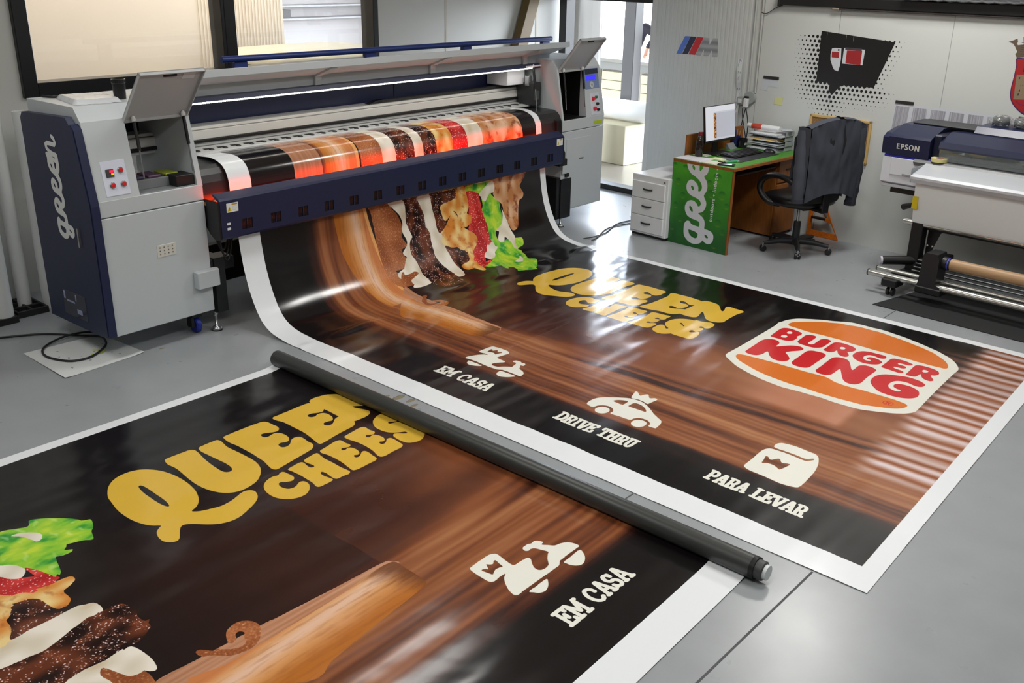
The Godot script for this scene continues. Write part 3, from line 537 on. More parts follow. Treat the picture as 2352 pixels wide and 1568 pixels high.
func food(kind: int, u: float, t: float) -> Color:
	match kind:
		0: # bread: grainy brown crust
			var g := no1.get_noise_2d(u * 60.0, t * 60.0); var b := no2.get_noise_2d(u * 4.0, t * 6.0)
			var c := Color(0.55, 0.30, 0.17).lerp(Color(0.74, 0.47, 0.30), clampf(0.5 + 0.5 * g + 0.5 * b, 0.0, 1.0))
			return c.lerp(Color(0.90, 0.72, 0.55), clampf((g - 0.35) * 2.0, 0.0, 0.8))
		1: # meat: dark, wet, speckled
			var g := no1.get_noise_2d(u * 16.0, t * 16.0); var b := no2.get_noise_2d(u * 5.0 + 9.0, t * 7.0); var f := no2.get_noise_2d(u * 85.0, t * 85.0)
			var c := Color(0.40, 0.20, 0.12).lerp(Color(0.13, 0.06, 0.05), clampf(0.5 + 1.1 * b, 0.0, 1.0)).lerp(Color(0.62, 0.33, 0.20), clampf(0.9 * g, 0.0, 0.8))
			if f > 0.45 and g > -0.05: c = c.lerp(Color(0.93, 0.87, 0.88), clampf((f - 0.45) * 5.0, 0.0, 0.9))
			return c
		2: # sauce
			var b := no2.get_noise_2d(u * 5.0, t * 9.0)
			return Color(0.87, 0.83, 0.75).lerp(Color(0.95, 0.92, 0.87), clampf(0.5 + b, 0.0, 1.0)).lerp(Color(0.78, 0.66, 0.50), clampf(-0.6 - b, 0.0, 0.5) * 1.5)
		3: # tomato
			var f := no2.get_noise_2d(u * 70.0, t * 70.0); var b := no2.get_noise_2d(u * 3.0, t * 8.0)
			var c := Color(0.70, 0.10, 0.11).lerp(Color(0.88, 0.27, 0.25), clampf(0.4 + b, 0.0, 1.0))
			return c.lerp(Color(0.98, 0.88, 0.86), 0.8 if f > 0.62 else 0.0)
		4: # onion
			var b := no2.get_noise_2d(u * 6.0 + 3.0, t * 9.0); var g := no1.get_noise_2d(u * 14.0, t * 10.0)
			return Color(0.86, 0.55, 0.24).lerp(Color(0.95, 0.84, 0.58), clampf(0.45 + 0.9 * b, 0.0, 1.0)).lerp(Color(0.62, 0.30, 0.12), clampf(-g - 0.15, 0.0, 0.7))
		5: # lettuce
			var b := no1.get_noise_2d(u * 5.0, t * 8.0); var g := no2.get_noise_2d(u * 22.0, t * 14.0)
			var c := Color(0.36, 0.72, 0.20).lerp(Color(0.78, 0.88, 0.24), clampf(0.5 + 0.9 * b, 0.0, 1.0))
			c = c.lerp(Color(0.10, 0.50, 0.26), clampf(-b * 1.6 - 0.25, 0.0, 0.85))
			return c.lerp(Color(0.88, 0.96, 0.70), clampf(g - 0.45, 0.0, 0.6))
		6: # roasted piece at the top
			var b := no2.get_noise_2d(u * 4.0 + 7.0, t * 7.0); var g := no1.get_noise_2d(u * 9.0, t * 9.0)
			return Color(0.76, 0.50, 0.30).lerp(Color(0.93, 0.78, 0.66), clampf(0.4 + 0.8 * b, 0.0, 1.0)).lerp(Color(0.46, 0.18, 0.09), clampf(g * 1.5 - 0.2, 0.0, 0.85))
		7: # turned wooden bar
			var n := no2.get_noise_2d(u * 1.3, t * 45.0); var m := no1.get_noise_2d(u * 6.0, t * 30.0)
			var mid := 1.055 + 0.02 * (u - 1.8); var bot := 0.86 + 0.09 * (u - 1.3)
			var k := clampf((t - bot) / 0.26, 0.0, 1.0)
			var c := Color(0.72, 0.43, 0.16).lerp(Color(0.86, 0.62, 0.40), ss(0.1, 0.55, k)).lerp(Color(0.91, 0.77, 0.69), 0.8 * exp(-pow((k - 0.68) / 0.14, 2.0))).lerp(Color(0.80, 0.50, 0.30), ss(0.85, 1.0, k))
			c = c.lerp(Color(0.55, 0.30, 0.14), clampf(0.25 * n + 0.28 * m, 0.0, 0.5))
			return c.lerp(Color(0.40, 0.22, 0.12), 0.85 * ss(2.07, 2.24, u + (t - mid) * 0.35 + m * 0.03))
		8: # edge of the cutting board behind the bar
			var n := no2.get_noise_2d(u * 1.1 + 5.0, t * 40.0)
			return Color(0.80, 0.60, 0.48).lerp(Color(0.66, 0.44, 0.31), clampf(0.35 + 0.5 * n, 0.0, 1.0)).lerp(Color(0.55, 0.36, 0.26), ss(1.6, 0.9, u) * 0.4)
	return Color.WHITE

# paints the part u0..u1 of the poster
func poster(u0: float, u1: float) -> Image:
	var W := 2048; var H := 2048; var q := 512
	var base := Image.create(q, q, false, Image.FORMAT_RGB8)
	for y in q:
		var t := 3.2 * (1.0 - (y + 0.5) / q)
		for x in q: base.set_pixel(x, y, wood(u0 + (u1 - u0) * (x + 0.5) / q, t))
	base.resize(W, H, Image.INTERPOLATE_CUBIC)
	var px := func(p: Array, sm := true) -> PackedVector2Array:
		var r := PackedVector2Array()
		for i in range(0, p.size(), 2): r.append(Vector2((p[i] / 1000.0 - u0) / (u1 - u0) * W, (3.2 - p[i + 1] / 1000.0) / 3.2 * H))
		return smooth(r) if sm else r
	var shade := func(kind: int) -> Callable:
		return func(x: int, y: int) -> Color: return food(kind, u0 + (u1 - u0) * (x + 0.5) / W, 3.2 * (1.0 - (y + 0.5) / H))
	if u0 < 2.2:
		# everything further up the roll runs straight on
		for b in [[820, 520, 8], [1112, 790, 7], [1345, 1112, 0], [1465, 1320, 2], [1665, 1455, 1], [1760, 1650, 2], [1905, 1745, 1], [2085, 1890, 4], [2255, 2075, 3], [2440, 2245, 2], [2930, 2430, 6]]:
			var edge: Array = [-900, b[0]]
			for k in 9: edge.append_array([-700 + k * 160, b[0] + int(14.0 * sin(k * 2.1 + b[0]))])
			if b[2] == 7: edge = [-900, 1085, 566, 1070, 834, 1122, 1284, 1204, 1400, 1215, 1400, 930, 1212, 915, 867, 820, 645, 794, -900, 780]
			elif b[2] == 8: edge = [-900, 740, 300, 760, 480, 700, 480, 560, 300, 520, -900, 520]
			else: edge.append_array([580, b[1], -900, b[1]])
			fill(base, [px.call(edge, false)], shade.call(b[2]))
		fill(base, [px.call([-900, 1125, 566, 1090, 834, 1140, 1284, 1222, 1400, 1232, 1400, 1205, 834, 1112, 566, 1062, -900, 1095], false)], Color(0.90, 0.66, 0.40))
		for p in [["plank", 8], ["bar", 7], ["bun_low", 0], ["lettuce", 5], ["bun_top", 6], ["patty_b", 1], ["tomato", 3], ["onion_c", 4], ["onion_a", 4], ["onion_b", 4], ["patty_a", 1], ["mayo_a", 2], ["mayo_b", 2], ["mayo_c", 2], ["mayo_d", 2], ["mayo_e", 2],
				["near_bun", 0], ["near_lettuce", 5], ["near_tomato", 3], ["near_mayo_b", 2], ["near_onion_a", 4], ["near_patty_b", 1], ["near_onion_b", 4], ["near_onion_c", 4], ["near_patty_a", 1], ["near_mayo_c", 2], ["near_mayo_d", 2], ["near_mayo_a", 2], ["curl", 0]]:
			if art.has(p[0]): fill(base, [px.call(art[p[0]][0])], shade.call(p[1]))
	var gold := Color8(226, 184, 66); var ivory := Color8(236, 236, 226); var red := Color8(208, 42, 46); var orange := Color8(222, 118, 42)
	for k in art:
		var c: Variant = null
		var s := String(k)
		if s.begins_with("gold_"): c = gold
		elif s.begins_with("white_") or s == "logo_white": c = ivory
		elif s.begins_with("logo_bun"): c = orange
		elif s.begins_with("red_"): c = red
		if c == null: continue
		var loops := []
		for l in art[k]: loops.append(px.call(l))
		fill(base, loops, c)
	# registered mark
	for w in [[4628, 1822, 30, ivory], [0, 0, 0, ivory]]:
		if w[2] == 0: continue
		var ring := []; var ring2 := []
		for k in 20:
			ring.append_array([w[0] + w[2] * cos(TAU * k / 20), w[1] + w[2] * sin(TAU * k / 20)])
			ring2.append_array([w[0] + (w[2] - 5) * cos(TAU * k / 20), w[1] + (w[2] - 5) * sin(TAU * k / 20)])
		fill(base, [px.call(ring, false), px.call(ring2, false)], red)
		for l in slab("R", Vector2(w[0] - 13, w[1] - 15), Vector2(26, 0), Vector2(0, 30), 3.0): fill(base, [px.call(l, false)], red)
	# captions, in a rounded slab letter
	for w in [["EM CASA", 2400, 2830, 392, 402], ["DRIVE THRU", 3330, 3838, 385, 402], ["PARA LEVAR", 4268, 4775, 380, 402]]:
		var n: int = w[0].length(); var adv: float = (w[2] - w[1]) / float(caption_width(w[0]))
		var x: float = w[1]
		for i in n:
			var ch: String = w[0][i]
			var cw := glyph_width(ch) * adv
			if ch != " ":
				for l in slab(ch, Vector2(x + 0.07 * adv, 352), Vector2(cw - 0.14 * adv, 0), Vector2(0, 90), 9.5): fill(base, [px.call(l, false)], ivory)
			x += cw
	# unprinted margins
	var m := Color8(236, 240, 244)
	for r in [[-900, 0, 5300, 165], [-900, 3125, 5300, 3300], [5125, -10, 5300, 3300]]:
		fill(base, [px.call([r[0], r[1], r[2], r[1], r[2], r[3], r[0], r[3]], false)], m)
	return base

func glyph_width(ch: String) -> float: return {"M": 1.25, "I": 0.62, " ": 0.55, "S": 0.85, "L": 0.9, "E": 0.92, "P": 0.92}.get(ch, 1.0)
func caption_width(s: String) -> float:
	var w := 0.0
	for ch in s: w += glyph_width(ch)
	return w

# pen strokes of a slab-serif capital in a unit box, returned as flat outlines (x, y, x, y ...)
func slab(ch: String, o: Vector2, ex: Vector2, ey: Vector2, pw: float) -> Array:
	var arc := func(cx: float, cy: float, rx: float, ry: float, a0: float, a1: float) -> Array:
		var r := []
		for k in 13: r.append(Vector2(cx + rx * cos(lerpf(a0, a1, k / 12.0)), cy + ry * sin(lerpf(a0, a1, k / 12.0))))
		return r
	var V := func(l: Array) -> Array:
		var r := []
		for i in range(0, l.size(), 2): r.append(Vector2(l[i], l[i + 1]))
		return r
	var strokes := []
	match ch:
		"E": strokes = [V.call([0.2, 0, 0.2, 1]), V.call([0, 1, 0.95, 1, 0.95, 0.8]), V.call([0.2, 0.52, 0.65, 0.52]), V.call([0.65, 0.65, 0.65, 0.4]), V.call([0, 0, 0.98, 0, 0.98, 0.22])]
		"M": strokes = [V.call([0.15, 0, 0.15, 1, 0.5, 0.3, 0.85, 1, 0.85, 0]), V.call([0, 0, 0.32, 0]), V.call([0.68, 0, 1, 0]), V.call([0, 1, 0.15, 1]), V.call([0.85, 1, 1, 1])]
		"C": strokes = [arc.call(0.52, 0.5, 0.46, 0.5, 0.75, TAU - 0.75), V.call([0.86, 0.84, 0.9, 0.64])]
		"A": strokes = [V.call([0.1, 0, 0.45, 1, 0.58, 1, 0.9, 0]), V.call([0.26, 0.34, 0.75, 0.34]), V.call([0, 0, 0.25, 0]), V.call([0.7, 0, 1, 0])]
		"S": strokes = [arc.call(0.5, 0.74, 0.36, 0.26, 0.3, 4.4) + arc.call(0.5, 0.26, 0.4, 0.26, 1.4, -2.7), V.call([0.86, 0.95, 0.86, 0.76]), V.call([0.1, 0.05, 0.1, 0.26])]
		"D": strokes = [V.call([0.2, 0, 0.2, 1]), V.call([0, 1, 0.45, 1]) + arc.call(0.45, 0.5, 0.5, 0.5, PI / 2, -PI / 2) + V.call([0, 0])]
		"R": strokes = [V.call([0.2, 0, 0.2, 1]), V.call([0, 1, 0.5, 1]) + arc.call(0.52, 0.74, 0.32, 0.26, PI / 2, -PI / 2) + V.call([0.2, 0.48]), V.call([0.5, 0.48, 0.72, 0.35, 0.78, 0, 1, 0]), V.call([0, 0, 0.42, 0])]
		"P": strokes = [V.call([0.2, 0, 0.2, 1]), V.call([0, 1, 0.55, 1]) + arc.call(0.56, 0.72, 0.36, 0.28, PI / 2, -PI / 2) + V.call([0.2, 0.44]), V.call([0, 0, 0.45, 0])]
		"I": strokes = [V.call([0.5, 0, 0.5, 1]), V.call([0.05, 0, 0.95, 0]), V.call([0.05, 1, 0.95, 1])]
		"V": strokes = [V.call([0.1, 1, 0.46, 0, 0.56, 0, 0.92, 1]), V.call([0, 1, 0.3, 1]), V.call([0.72, 1, 1, 1])]
		"T": strokes = [V.call([0.5, 0, 0.5, 1]), V.call([0.04, 0.76, 0.04, 1, 0.96, 1, 0.96, 0.76]), V.call([0.28, 0, 0.72, 0])]
		"H": strokes = [V.call([0.2, 0, 0.2, 1]), V.call([0.8, 0, 0.8, 1]), V.call([0.2, 0.5, 0.8, 0.5]), V.call([0, 0, 0.38, 0]), V.call([0.62, 0, 1, 0]), V.call([0, 1, 0.38, 1]), V.call([0.62, 1, 1, 1])]
		"U": strokes = [V.call([0.2, 1, 0.2, 0.35]) + arc.call(0.5, 0.32, 0.3, 0.32, PI, TAU) + V.call([0.8, 1]), V.call([0, 1, 0.4, 1]), V.call([0.64, 1, 1, 1])]
		"L": strokes = [V.call([0.25, 0, 0.25, 1]), V.call([0.02, 1, 0.5, 1]), V.call([0.02, 0, 0.95, 0, 0.95, 0.26])]
	var out := []
	for st in strokes:
		var pts := []
		for v in st: pts.append(o + ex * v.x + ey * v.y)
		for p in pen(pts, pw):
			var flat := []
			for v in p: flat.append_array([v.x, v.y])
			out.append(flat)
	return out

# ---------- the room ----------
func noise_tex(freq: float, a: Color, b: Color, size := 512, seed_ := 3) -> NoiseTexture2D:
	var n := FastNoiseLite.new(); n.seed = seed_; n.noise_type = FastNoiseLite.TYPE_SIMPLEX_SMOOTH; n.frequency = freq; n.fractal_octaves = 4
	var g := Gradient.new(); g.set_color(0, a); g.set_color(1, b)
	var t := NoiseTexture2D.new(); t.width = size; t.height = size; t.seamless = true; t.noise = n; t.color_ramp = g
	return t

func shell() -> void:
	org = Vector3.ZERO
	# floor: grey epoxy, glossy
	var fm := StandardMaterial3D.new()
	fm.albedo_color = Color(1, 1, 1); fm.albedo_texture = noise_tex(0.012, Color8(148, 152, 156), Color8(155, 160, 164))
	fm.uv1_triplanar = true; fm.uv1_world_triplanar = true; fm.uv1_scale = Vector3(0.45, 0.45, 0.45)
	fm.roughness = 0.30; fm.metallic_specular = 0.5
	fm.roughness_texture = noise_tex(0.02, Color(0.9, 0.9, 0.9), Color(1, 1, 1), 512, 9)
	var s := S(); bx(s, Vector3(-4, -0.12, -7.06), Vector3(8.9, 0, 6), 0.0)
	var fl := struct("floor", s, fm)
	# saw cuts of the slab
	for c in [[Vector3(2.2, 0, -1.275), Vector3(3.34, 0, -1.270)], [Vector3(3.2, 0, -2.166), Vector3(3.36, 0, -2.162)], [Vector3(6.50, 0, -2.272), Vector3(8.2, 0, -2.27)]]:
		var j := S(); bx(j, c[0] + Vector3(0, -0.001, -0.0022), c[1] + Vector3(0, 0.0006, 0.0022), 0.0)
		obj("joint", j, M(C(80, 82, 84), 0.8), fl)
	# dried drips on the floor
	for c in [[3.34, -3.74, 0.05], [3.36, -3.66, 0.035], [3.33, -3.60, 0.03], [3.30, -3.80, 0.03], [2.83, -5.35, 0.02], [5.7, -0.9, 0.012]]:
		var j := S(); ball(j, Vector3(c[0], 0.0, c[1]), Vector3(c[2], 0.0008, c[2] * 0.45), 10)
		obj("stain", j, M(C(128, 120, 98), 0.6), fl)
	# right wall: insulated panels
	var wm := StandardMaterial3D.new()
	wm.albedo_color = C(196, 199, 196); wm.roughness = 0.5
	s = S()
	bx(s, Vector3(-1.85, 0, -0.10), Vector3(10.5, 3.4, 0), 0.0)
	bx(s, Vector3(-3.30, 2.02, -0.10), Vector3(-1.85, 3.4, 0), 0.0)
	var w := struct("wall_right", s, wm, WALL)
	for a in [-0.585, 0.16, 1.125, 2.1, 3.08]:
		var j := S(); bx(j, Vector3(a - 0.0025, 0, -0.002), Vector3(a + 0.0025, 3.4, 0.0008), 0.0)
		obj("seam", j, M(C(150, 152, 150), 0.7), w)
	# shallow ribs of the panel next to the doorway
	for k in 24:
		var a := -1.83 + k * 0.047
		var j := S(); prism(j, [Vector2(a, 0), Vector2(a + 0.006, 0.0018), Vector2(a + 0.030, 0.0018), Vector2(a + 0.036, 0)], 1, 0.0, 3.4, Transform3D.IDENTITY)
		obj("rib", j, wm, w)
	var e := S(); bx(e, Vector3(-1.858, 0, -0.11), Vector3(-1.80, 2.02, 0.004), 0.002)
	obj("edge_trim", e, M(C(205, 206, 204), 0.4), w)
	# back wall with two window openings
	var bm := M(C(186, 187, 182), 0.6)
	s = S()
	bx(s, Vector3(-4, 0, -7.12), Vector3(8.75, 1.36, -7.0), 0.0)
	bx(s, Vector3(-4, 2.9, -7.12), Vector3(8.75, 3.4, -7.0), 0.0)
	bx(s, Vector3(-4, 1.36, -7.12), Vector3(2.92, 2.9, -7.0), 0.0)
	bx(s, Vector3(6.08, 1.36, -7.12), Vector3(8.75, 2.9, -7.0), 0.0)
	var bw := struct("wall_back", s, bm)
	for x in [6.13, 7.0, 8.35]:
		var j := S(); bx(j, Vector3(x - 0.012, 0, -7.0), Vector3(x + 0.012, 3.4, -6.996), 0.001)
		obj("cover_strip", j, M(C(176, 172, 158), 0.6), bw)
	for x in [[2.92, 4.53], [4.53, 6.08]]:
		window(x[0], x[1])
	# other walls, ceiling
	s = S(); bx(s, Vector3(-4.12, 0, -7.12), Vector3(-4, 3.4, 6.1), 0.0); struct("wall_left", s, bm)
	s = S(); bx(s, Vector3(-4, 0, 6.0), Vector3(8.2, 3.4, 6.12), 0.0); struct("wall_front", s, bm)
	s = S(); bx(s, Vector3(-4.12, 3.4, -7.12), Vector3(8.9, 3.52, 6.12), 0.0); struct("ceiling", s, M(C(200, 200, 196), 0.7))
	# doorway in the right wall: black frame, sill
	var dm := M(C(22, 23, 25), 0.35)
	s = S()
	bx(s, Vector3(-3.09, 0, -0.12), Vector3(-2.99, 2.02, 0.02), 0.004)
	bx(s, Vector3(-3.30, 1.925, -0.12), Vector3(-1.85, 2.04, 0.03), 0.004)
	bx(s, Vector3(-3.2, 0, -0.14), Vector3(-1.85, 0.055, 0.01), 0.004)
	struct("door_1", s, dm, WALL)
	# dark wooden brace against the back wall
	single("wall_brace", "slanting brown wooden brace against the back wall", "beam", WORLD, Vector3(8.1, 0, -6.93), func(t):
		bx(t, Vector3(-0.075, 0.0, -0.05), Vector3(0.075, 2.6, 0.05), 0.004, Transform3D(Basis(Vector3.BACK, -0.375), Vector3(7.45, 0.06, -6.93))), M(C(98, 80, 44), 0.6))

func window(x0: float, x1: float) -> void:
	org = Vector3.ZERO
	var f := M(C(20, 21, 24), 0.35)
	var s := S()
	bx(s, Vector3(x0, 1.36, -7.13), Vector3(x0 + 0.10, 2.9, -6.96), 0.005)
	bx(s, Vector3(x1 - 0.03, 1.36, -7.13), Vector3(x1 + (0.03 if x1 > 6 else 0.0), 2.9, -6.96), 0.005)
	bx(s, Vector3(x0 + 0.10, 1.36, -7.13), Vector3(x1 - 0.03, 1.455, -6.96), 0.005)
	bx(s, Vector3(x0 + 0.10, 2.82, -7.13), Vector3(x1 - 0.03, 2.9, -6.96), 0.005)
	var o := struct("window_1" if x0 < 4 else "window_2", s, f)
	s = S(); bx(s, Vector3(x0 + 0.09, 1.44, -7.07), Vector3(x1 - 0.02, 2.83, -7.062), 0.0)
	obj("pane", s, glass(Color(1, 1, 1), 0.04), o)

func ceiling_lamps() -> void:
	var i := 0
	for L in LAMPS:
		i += 1
		var p: Vector3 = L[0]; var z: Vector2 = L[1]
		var words: String = ["square ceiling light panel nearest the right wall", "ceiling light panel over the unrolled posters", "ceiling light panel over the near end of the front poster", "ceiling light panel above the middle of the big printer", "ceiling light panel above the left end of the big printer", "ceiling light panel behind the camera"][i - 1]
		var o := thing("ceiling_light", words, "ceiling light", WORLD, p + Vector3(0, 0.05, 0), "ceiling light panels")
		var s := S(); bx(s, p + Vector3(-z.x / 2 - 0.03, 0.02, -z.y / 2 - 0.03), p + Vector3(z.x / 2 + 0.03, 0.11, z.y / 2 + 0.03), 0.006)
		obj("housing", s, M(C(225, 226, 226), 0.5), o)
		s = S(); bx(s, p + Vector3(-z.x / 2, 0.004, -z.y / 2), p + Vector3(z.x / 2, 0.021, z.y / 2), 0.002)
		obj("diffuser", s, glow(Color(1, 0.99, 0.97), 1.0), o)

# ---------- the big printer ----------
func big_printer() -> void:
	var P := thing("wide_format_printer", "grand-format printer in light grey and navy with its lids raised", "printer", PRN, Vector3.ZERO)
	var grey := M(C(186, 193, 197), 0.42); var grey2 := M(C(170, 176, 180), 0.45)
	var navy := M(C(25, 33, 68), 0.38); var black := M(C(16, 16, 18), 0.4); var dark := M(C(40, 42, 44), 0.45)
	var alu := M(C(196, 198, 198), 0.32, 0.35); var steel := M(C(180, 182, 184), 0.25, 0.9); var white := M(C(226, 228, 232), 0.4)
	cabinet(P, 0.055, 0.735, 0.315, 0.70, true)
	cabinet(P, 4.40, 5.04, 4.425, 4.765, false)
	# navy end cover on the near side
	var s := S()
	prism(s, [Vector2(-0.69, 0.15), Vector2(-0.06, 0.15), Vector2(0.0, 0.17), Vector2(0.0, 0.95), Vector2(-0.075, 1.36), Vector2(-0.14, 1.435), Vector2(-0.66, 1.415), Vector2(-0.69, 1.38)], 0, 0.0, 0.04)
	var cov := obj("end_cover", s, navy, P)
	s = S(); prism(s, [Vector2(-0.06, 0.152), Vector2(0.012, 0.16), Vector2(0.012, 0.95), Vector2(-0.066, 1.37), Vector2(-0.10, 1.40), Vector2(-0.13, 1.36), Vector2(-0.06, 0.93)], 0, 0.004, 0.052)
	obj("corner_trim", s, navy, cov)
	s = S(); prism(s, [Vector2(-0.174, 0.684), Vector2(-0.160, 0.684), Vector2(-0.160, 0.80), Vector2(-0.174, 0.80)], 0, -0.012, 0.002)
	obj("door_handle", s, steel, cov, "chrome pull handle")
	s = S(); bx(s, Vector3(-0.003, 0.205, -0.49), Vector3(0.004, 0.365, -0.215), 0.003)
	obj("port_window", s, M(C(48, 50, 64), 0.12), cov, "dark inspection window with glints inside")
	for k in [[-0.47, 0.33, 0.02, 0.05], [-0.40, 0.30, 0.10, 0.012], [-0.30, 0.25, 0.06, 0.03], [-0.33, 0.335, 0.012, 0.04]]:
		s = S(); bx(s, Vector3(-0.004, k[1] - k[3] / 2, k[0] - k[2] / 2), Vector3(0.0, k[1] + k[3] / 2, k[0] + k[2] / 2), 0.001)
		obj("fitting", s, M(C(150, 155, 190), 0.2), cov)
	var li := Image.create(512, 1400, false, Image.FORMAT_RGBA8); li.fill(Color8(226, 228, 228, 0))
	script_word(li, Rect2(30, 30, 450, 1340), Color8(226, 228, 228), true)
	s = S(); card(s, Vector3(-0.0015, 1.33, -0.46), Vector3(-0.0015, 1.33, -0.20), Vector3(-0.0015, 0.68, -0.20), Vector3(-0.0015, 0.68, -0.46))
	obj("lettering", s, tex(li, 0.5, true), cov, "white script lettering running upwards")
	# frame between the cabinets
	s = S(); bx(s, Vector3(0.735, 0.12, -0.62), Vector3(4.40, 0.40, -0.55), 0.004); bx(s, Vector3(0.735, 0.95, -0.66), Vector3(4.40, 1.05, -0.40), 0.004)
	obj("frame", s, black, P)
	s = S(); bx(s, Vector3(0.79, 0.10, -0.22), Vector3(0.87, 0.47, -0.045), 0.004); bx(s, Vector3(0.735, 0.38, -0.2), Vector3(0.95, 0.46, -0.06), 0.004)
	obj("leg", s, dark, P)
	s = S(); bx(s, Vector3(4.345, 0.085, -0.3), Vector3(4.395, 0.47, -0.0), 0.004); bx(s, Vector3(4.395, 0.085, -0.035), Vector3(4.55, 0.45, 0.012), 0.004)
	obj("leg", s, black, P)
	for x in [0.752, 4.45]:
		s = S()
		lathe(s, Vector3(x, 0, -0.025), Vector3.UP, [Vector2(0.0, 0.0), Vector2(0.036, 0.0), Vector2(0.037, 0.008), Vector2(0.0, 0.008)], 24)
		var ft := obj("levelling_foot", s, M(C(25, 25, 26), 0.6), P)
		s = S(); lathe(s, Vector3(x, 0, -0.025), Vector3.UP, [Vector2(0.034, 0.008), Vector2(0.033, 0.018), Vector2(0.022, 0.028), Vector2(0.010, 0.033), Vector2(0.009, 0.12)], 24, true)
		obj("stem", s, steel, ft)
		s = S(); lathe(s, Vector3(x, 0, -0.025), Vector3.UP, [Vector2(0.0, 0.10), Vector2(0.015, 0.10), Vector2(0.015, 0.115), Vector2(0.0, 0.115)], 6)
		obj("nut", s, steel, ft)
	s = S(); lathe(s, Vector3(0.62, 0.052, -0.09), Vector3.RIGHT, [Vector2(0.0, 0.0), Vector2(0.044, 0.0), Vector2(0.052, 0.008), Vector2(0.052, 0.032), Vector2(0.044, 0.04), Vector2(0.0, 0.04)], 24)
	var cas := obj("caster", s, M(C(28, 46, 150), 0.4), P, "blue caster wheel")
	s = S(); bx(s, Vector3(0.595, 0.045, -0.12), Vector3(0.615, 0.155, -0.06), 0.003); bx(s, Vector3(0.595, 0.11, -0.13), Vector3(0.67, 0.155, -0.05), 0.003); rod(s, Vector3(0.59, 0.052, -0.09), Vector3(0.672, 0.052, -0.09), 0.01)
	obj("fork", s, black, cas)
	# junction box on the near cabinet
	s = S(); bx(s, Vector3(0.605, 0.325, 0.0), Vector3(0.76, 0.435, 0.055), 0.004)
	var jb := obj("junction_box", s, grey, P)
	s = S(); bx(s, Vector3(0.755, 0.33, -0.005), Vector3(0.775, 0.43, 0.02), 0.003); obj("flange", s, grey, jb)
	# hoses by the bar bracket
	for k in 3:
		s = S(); var pts := []
		for i in 13: pts.append(Vector3(0.80 + 0.10 * i / 12.0, 0.62 - (0.10 + 0.03 * k) * sin(PI * i / 12.0), -0.02 + 0.02 * k))
		tube(s, pts, 0.006, 8); obj("hose", s, black, P)
	# platen: black curved table under the print
	var prof := [Vector2(-0.50, 1.02), Vector2(-0.50, 1.064), Vector2(-0.35, 1.067), Vector2(-0.10, 1.062), Vector2(-0.06, 1.046), Vector2(-0.03, 1.014), Vector2(-0.012, 0.97), Vector2(-0.004, 0.90), Vector2(-0.004, 0.86), Vector2(-0.06, 0.84), Vector2(-0.2, 0.95)]
	s = S(); prism(s, prof, 0, 0.735, 4.40, WORLD, false)
	var pla := obj("platen", s, M(C(34, 35, 37), 0.35), P)
	s = S(); bx(s, Vector3(0.736, 0.835, -0.012), Vector3(4.39, 0.858, 0.006), 0.002); obj("edge_rail", s, M(C(150, 110, 70), 0.4), pla)
	s = S(); bx(s, Vector3(4.30, 0.89, -0.10), Vector3(4.36, 0.99, 0.02), 0.004); obj("end_bracket", s, black, pla)
	# slotted pinch-roller plate
	s = S(); prism(s, [Vector2(-0.30, 1.082), Vector2(-0.46, 1.10), Vector2(-0.46, 1.112), Vector2(-0.30, 1.092)], 0, 0.735, 4.38)
	var pr := obj("roller_plate", s, M(C(205, 206, 206), 0.3, 0.2), P)
	for k in 34:
		var x := 0.80 + k * 0.1045
		s = S()
		prism(s, [Vector2(x, -0.365), Vector2(x + 0.058, -0.365), Vector2(x + 0.058, -0.405), Vector2(x, -0.405)], 1, 1.0935, 1.104)
		ball(s, Vector3(x + 0.042, 1.0965, -0.352), Vector3(0.020, 0.012, 0.018), 10)
		obj("roller_slot", s, black, pr)
	# beam with the carriage rail
	s = S(); bx(s, Vector3(0.30, 1.112, -0.52), Vector3(4.40, 1.14, -0.44), 0.003)
	var beam := obj("beam", s, M(C(212, 213, 213), 0.35, 0.2), P)
	s = S(); bx(s, Vector3(0.30, 1.135, -0.50), Vector3(4.40, 1.156, -0.418), 0.004); obj("guide_rail", s, black, beam)
	s = S(); bx(s, Vector3(0.30, 1.156, -0.52), Vector3(4.40, 1.215, -0.43), 0.003); bx(s, Vector3(0.30, 1.2175, -0.58), Vector3(4.40, 1.238, -0.45), 0.003); obj("upper_rail", s, M(C(214, 213, 210), 0.3, 0.25), beam)
	s = S(); bx(s, Vector3(2.62, 1.236, -0.53), Vector3(4.36, 1.262, -0.475), 0.006); prism(s, [Vector2(2.55, 1.238), Vector2(2.66, 1.238), Vector2(2.72, 1.262), Vector2(2.64, 1.262)], 2, -0.53, -0.475); obj("cable_chain", s, M(C(30, 30, 31), 0.5), beam)
	# navy back panel and canopy
	s = S(); bx(s, Vector3(0.20, 1.10, -0.64), Vector3(4.40, 1.43, -0.61), 0.003)
	var bp := obj("back_panel", s, navy, P)
	s = S(); bx(s, Vector3(2.94, 1.235, -0.612), Vector3(2.948, 1.42, -0.605), 0.001); obj("panel_joint", s, black, bp)
	s = S(); prism(s, [Vector2(-0.64, 1.43), Vector2(-0.285, 1.408), Vector2(-0.265, 1.412), Vector2(-0.275, 1.446), Vector2(-0.60, 1.47), Vector2(-0.72, 1.47), Vector2(-0.72, 1.40)], 0, 0.735, 4.40)
	var can := obj("canopy", s, navy, P)
	s = S(); bx(s, Vector3(0.76, 1.410, -0.272), Vector3(4.29, 1.420, -0.262), 0.001)
	obj("led_carrier", s, M(C(230, 230, 230), 0.4), can)
	var dots := MultiMeshInstance3D.new(); var mm := MultiMesh.new(); var bead := SphereMesh.new()
	bead.radius = 0.0055; bead.height = 0.011; bead.radial_segments = 8; bead.rings = 4
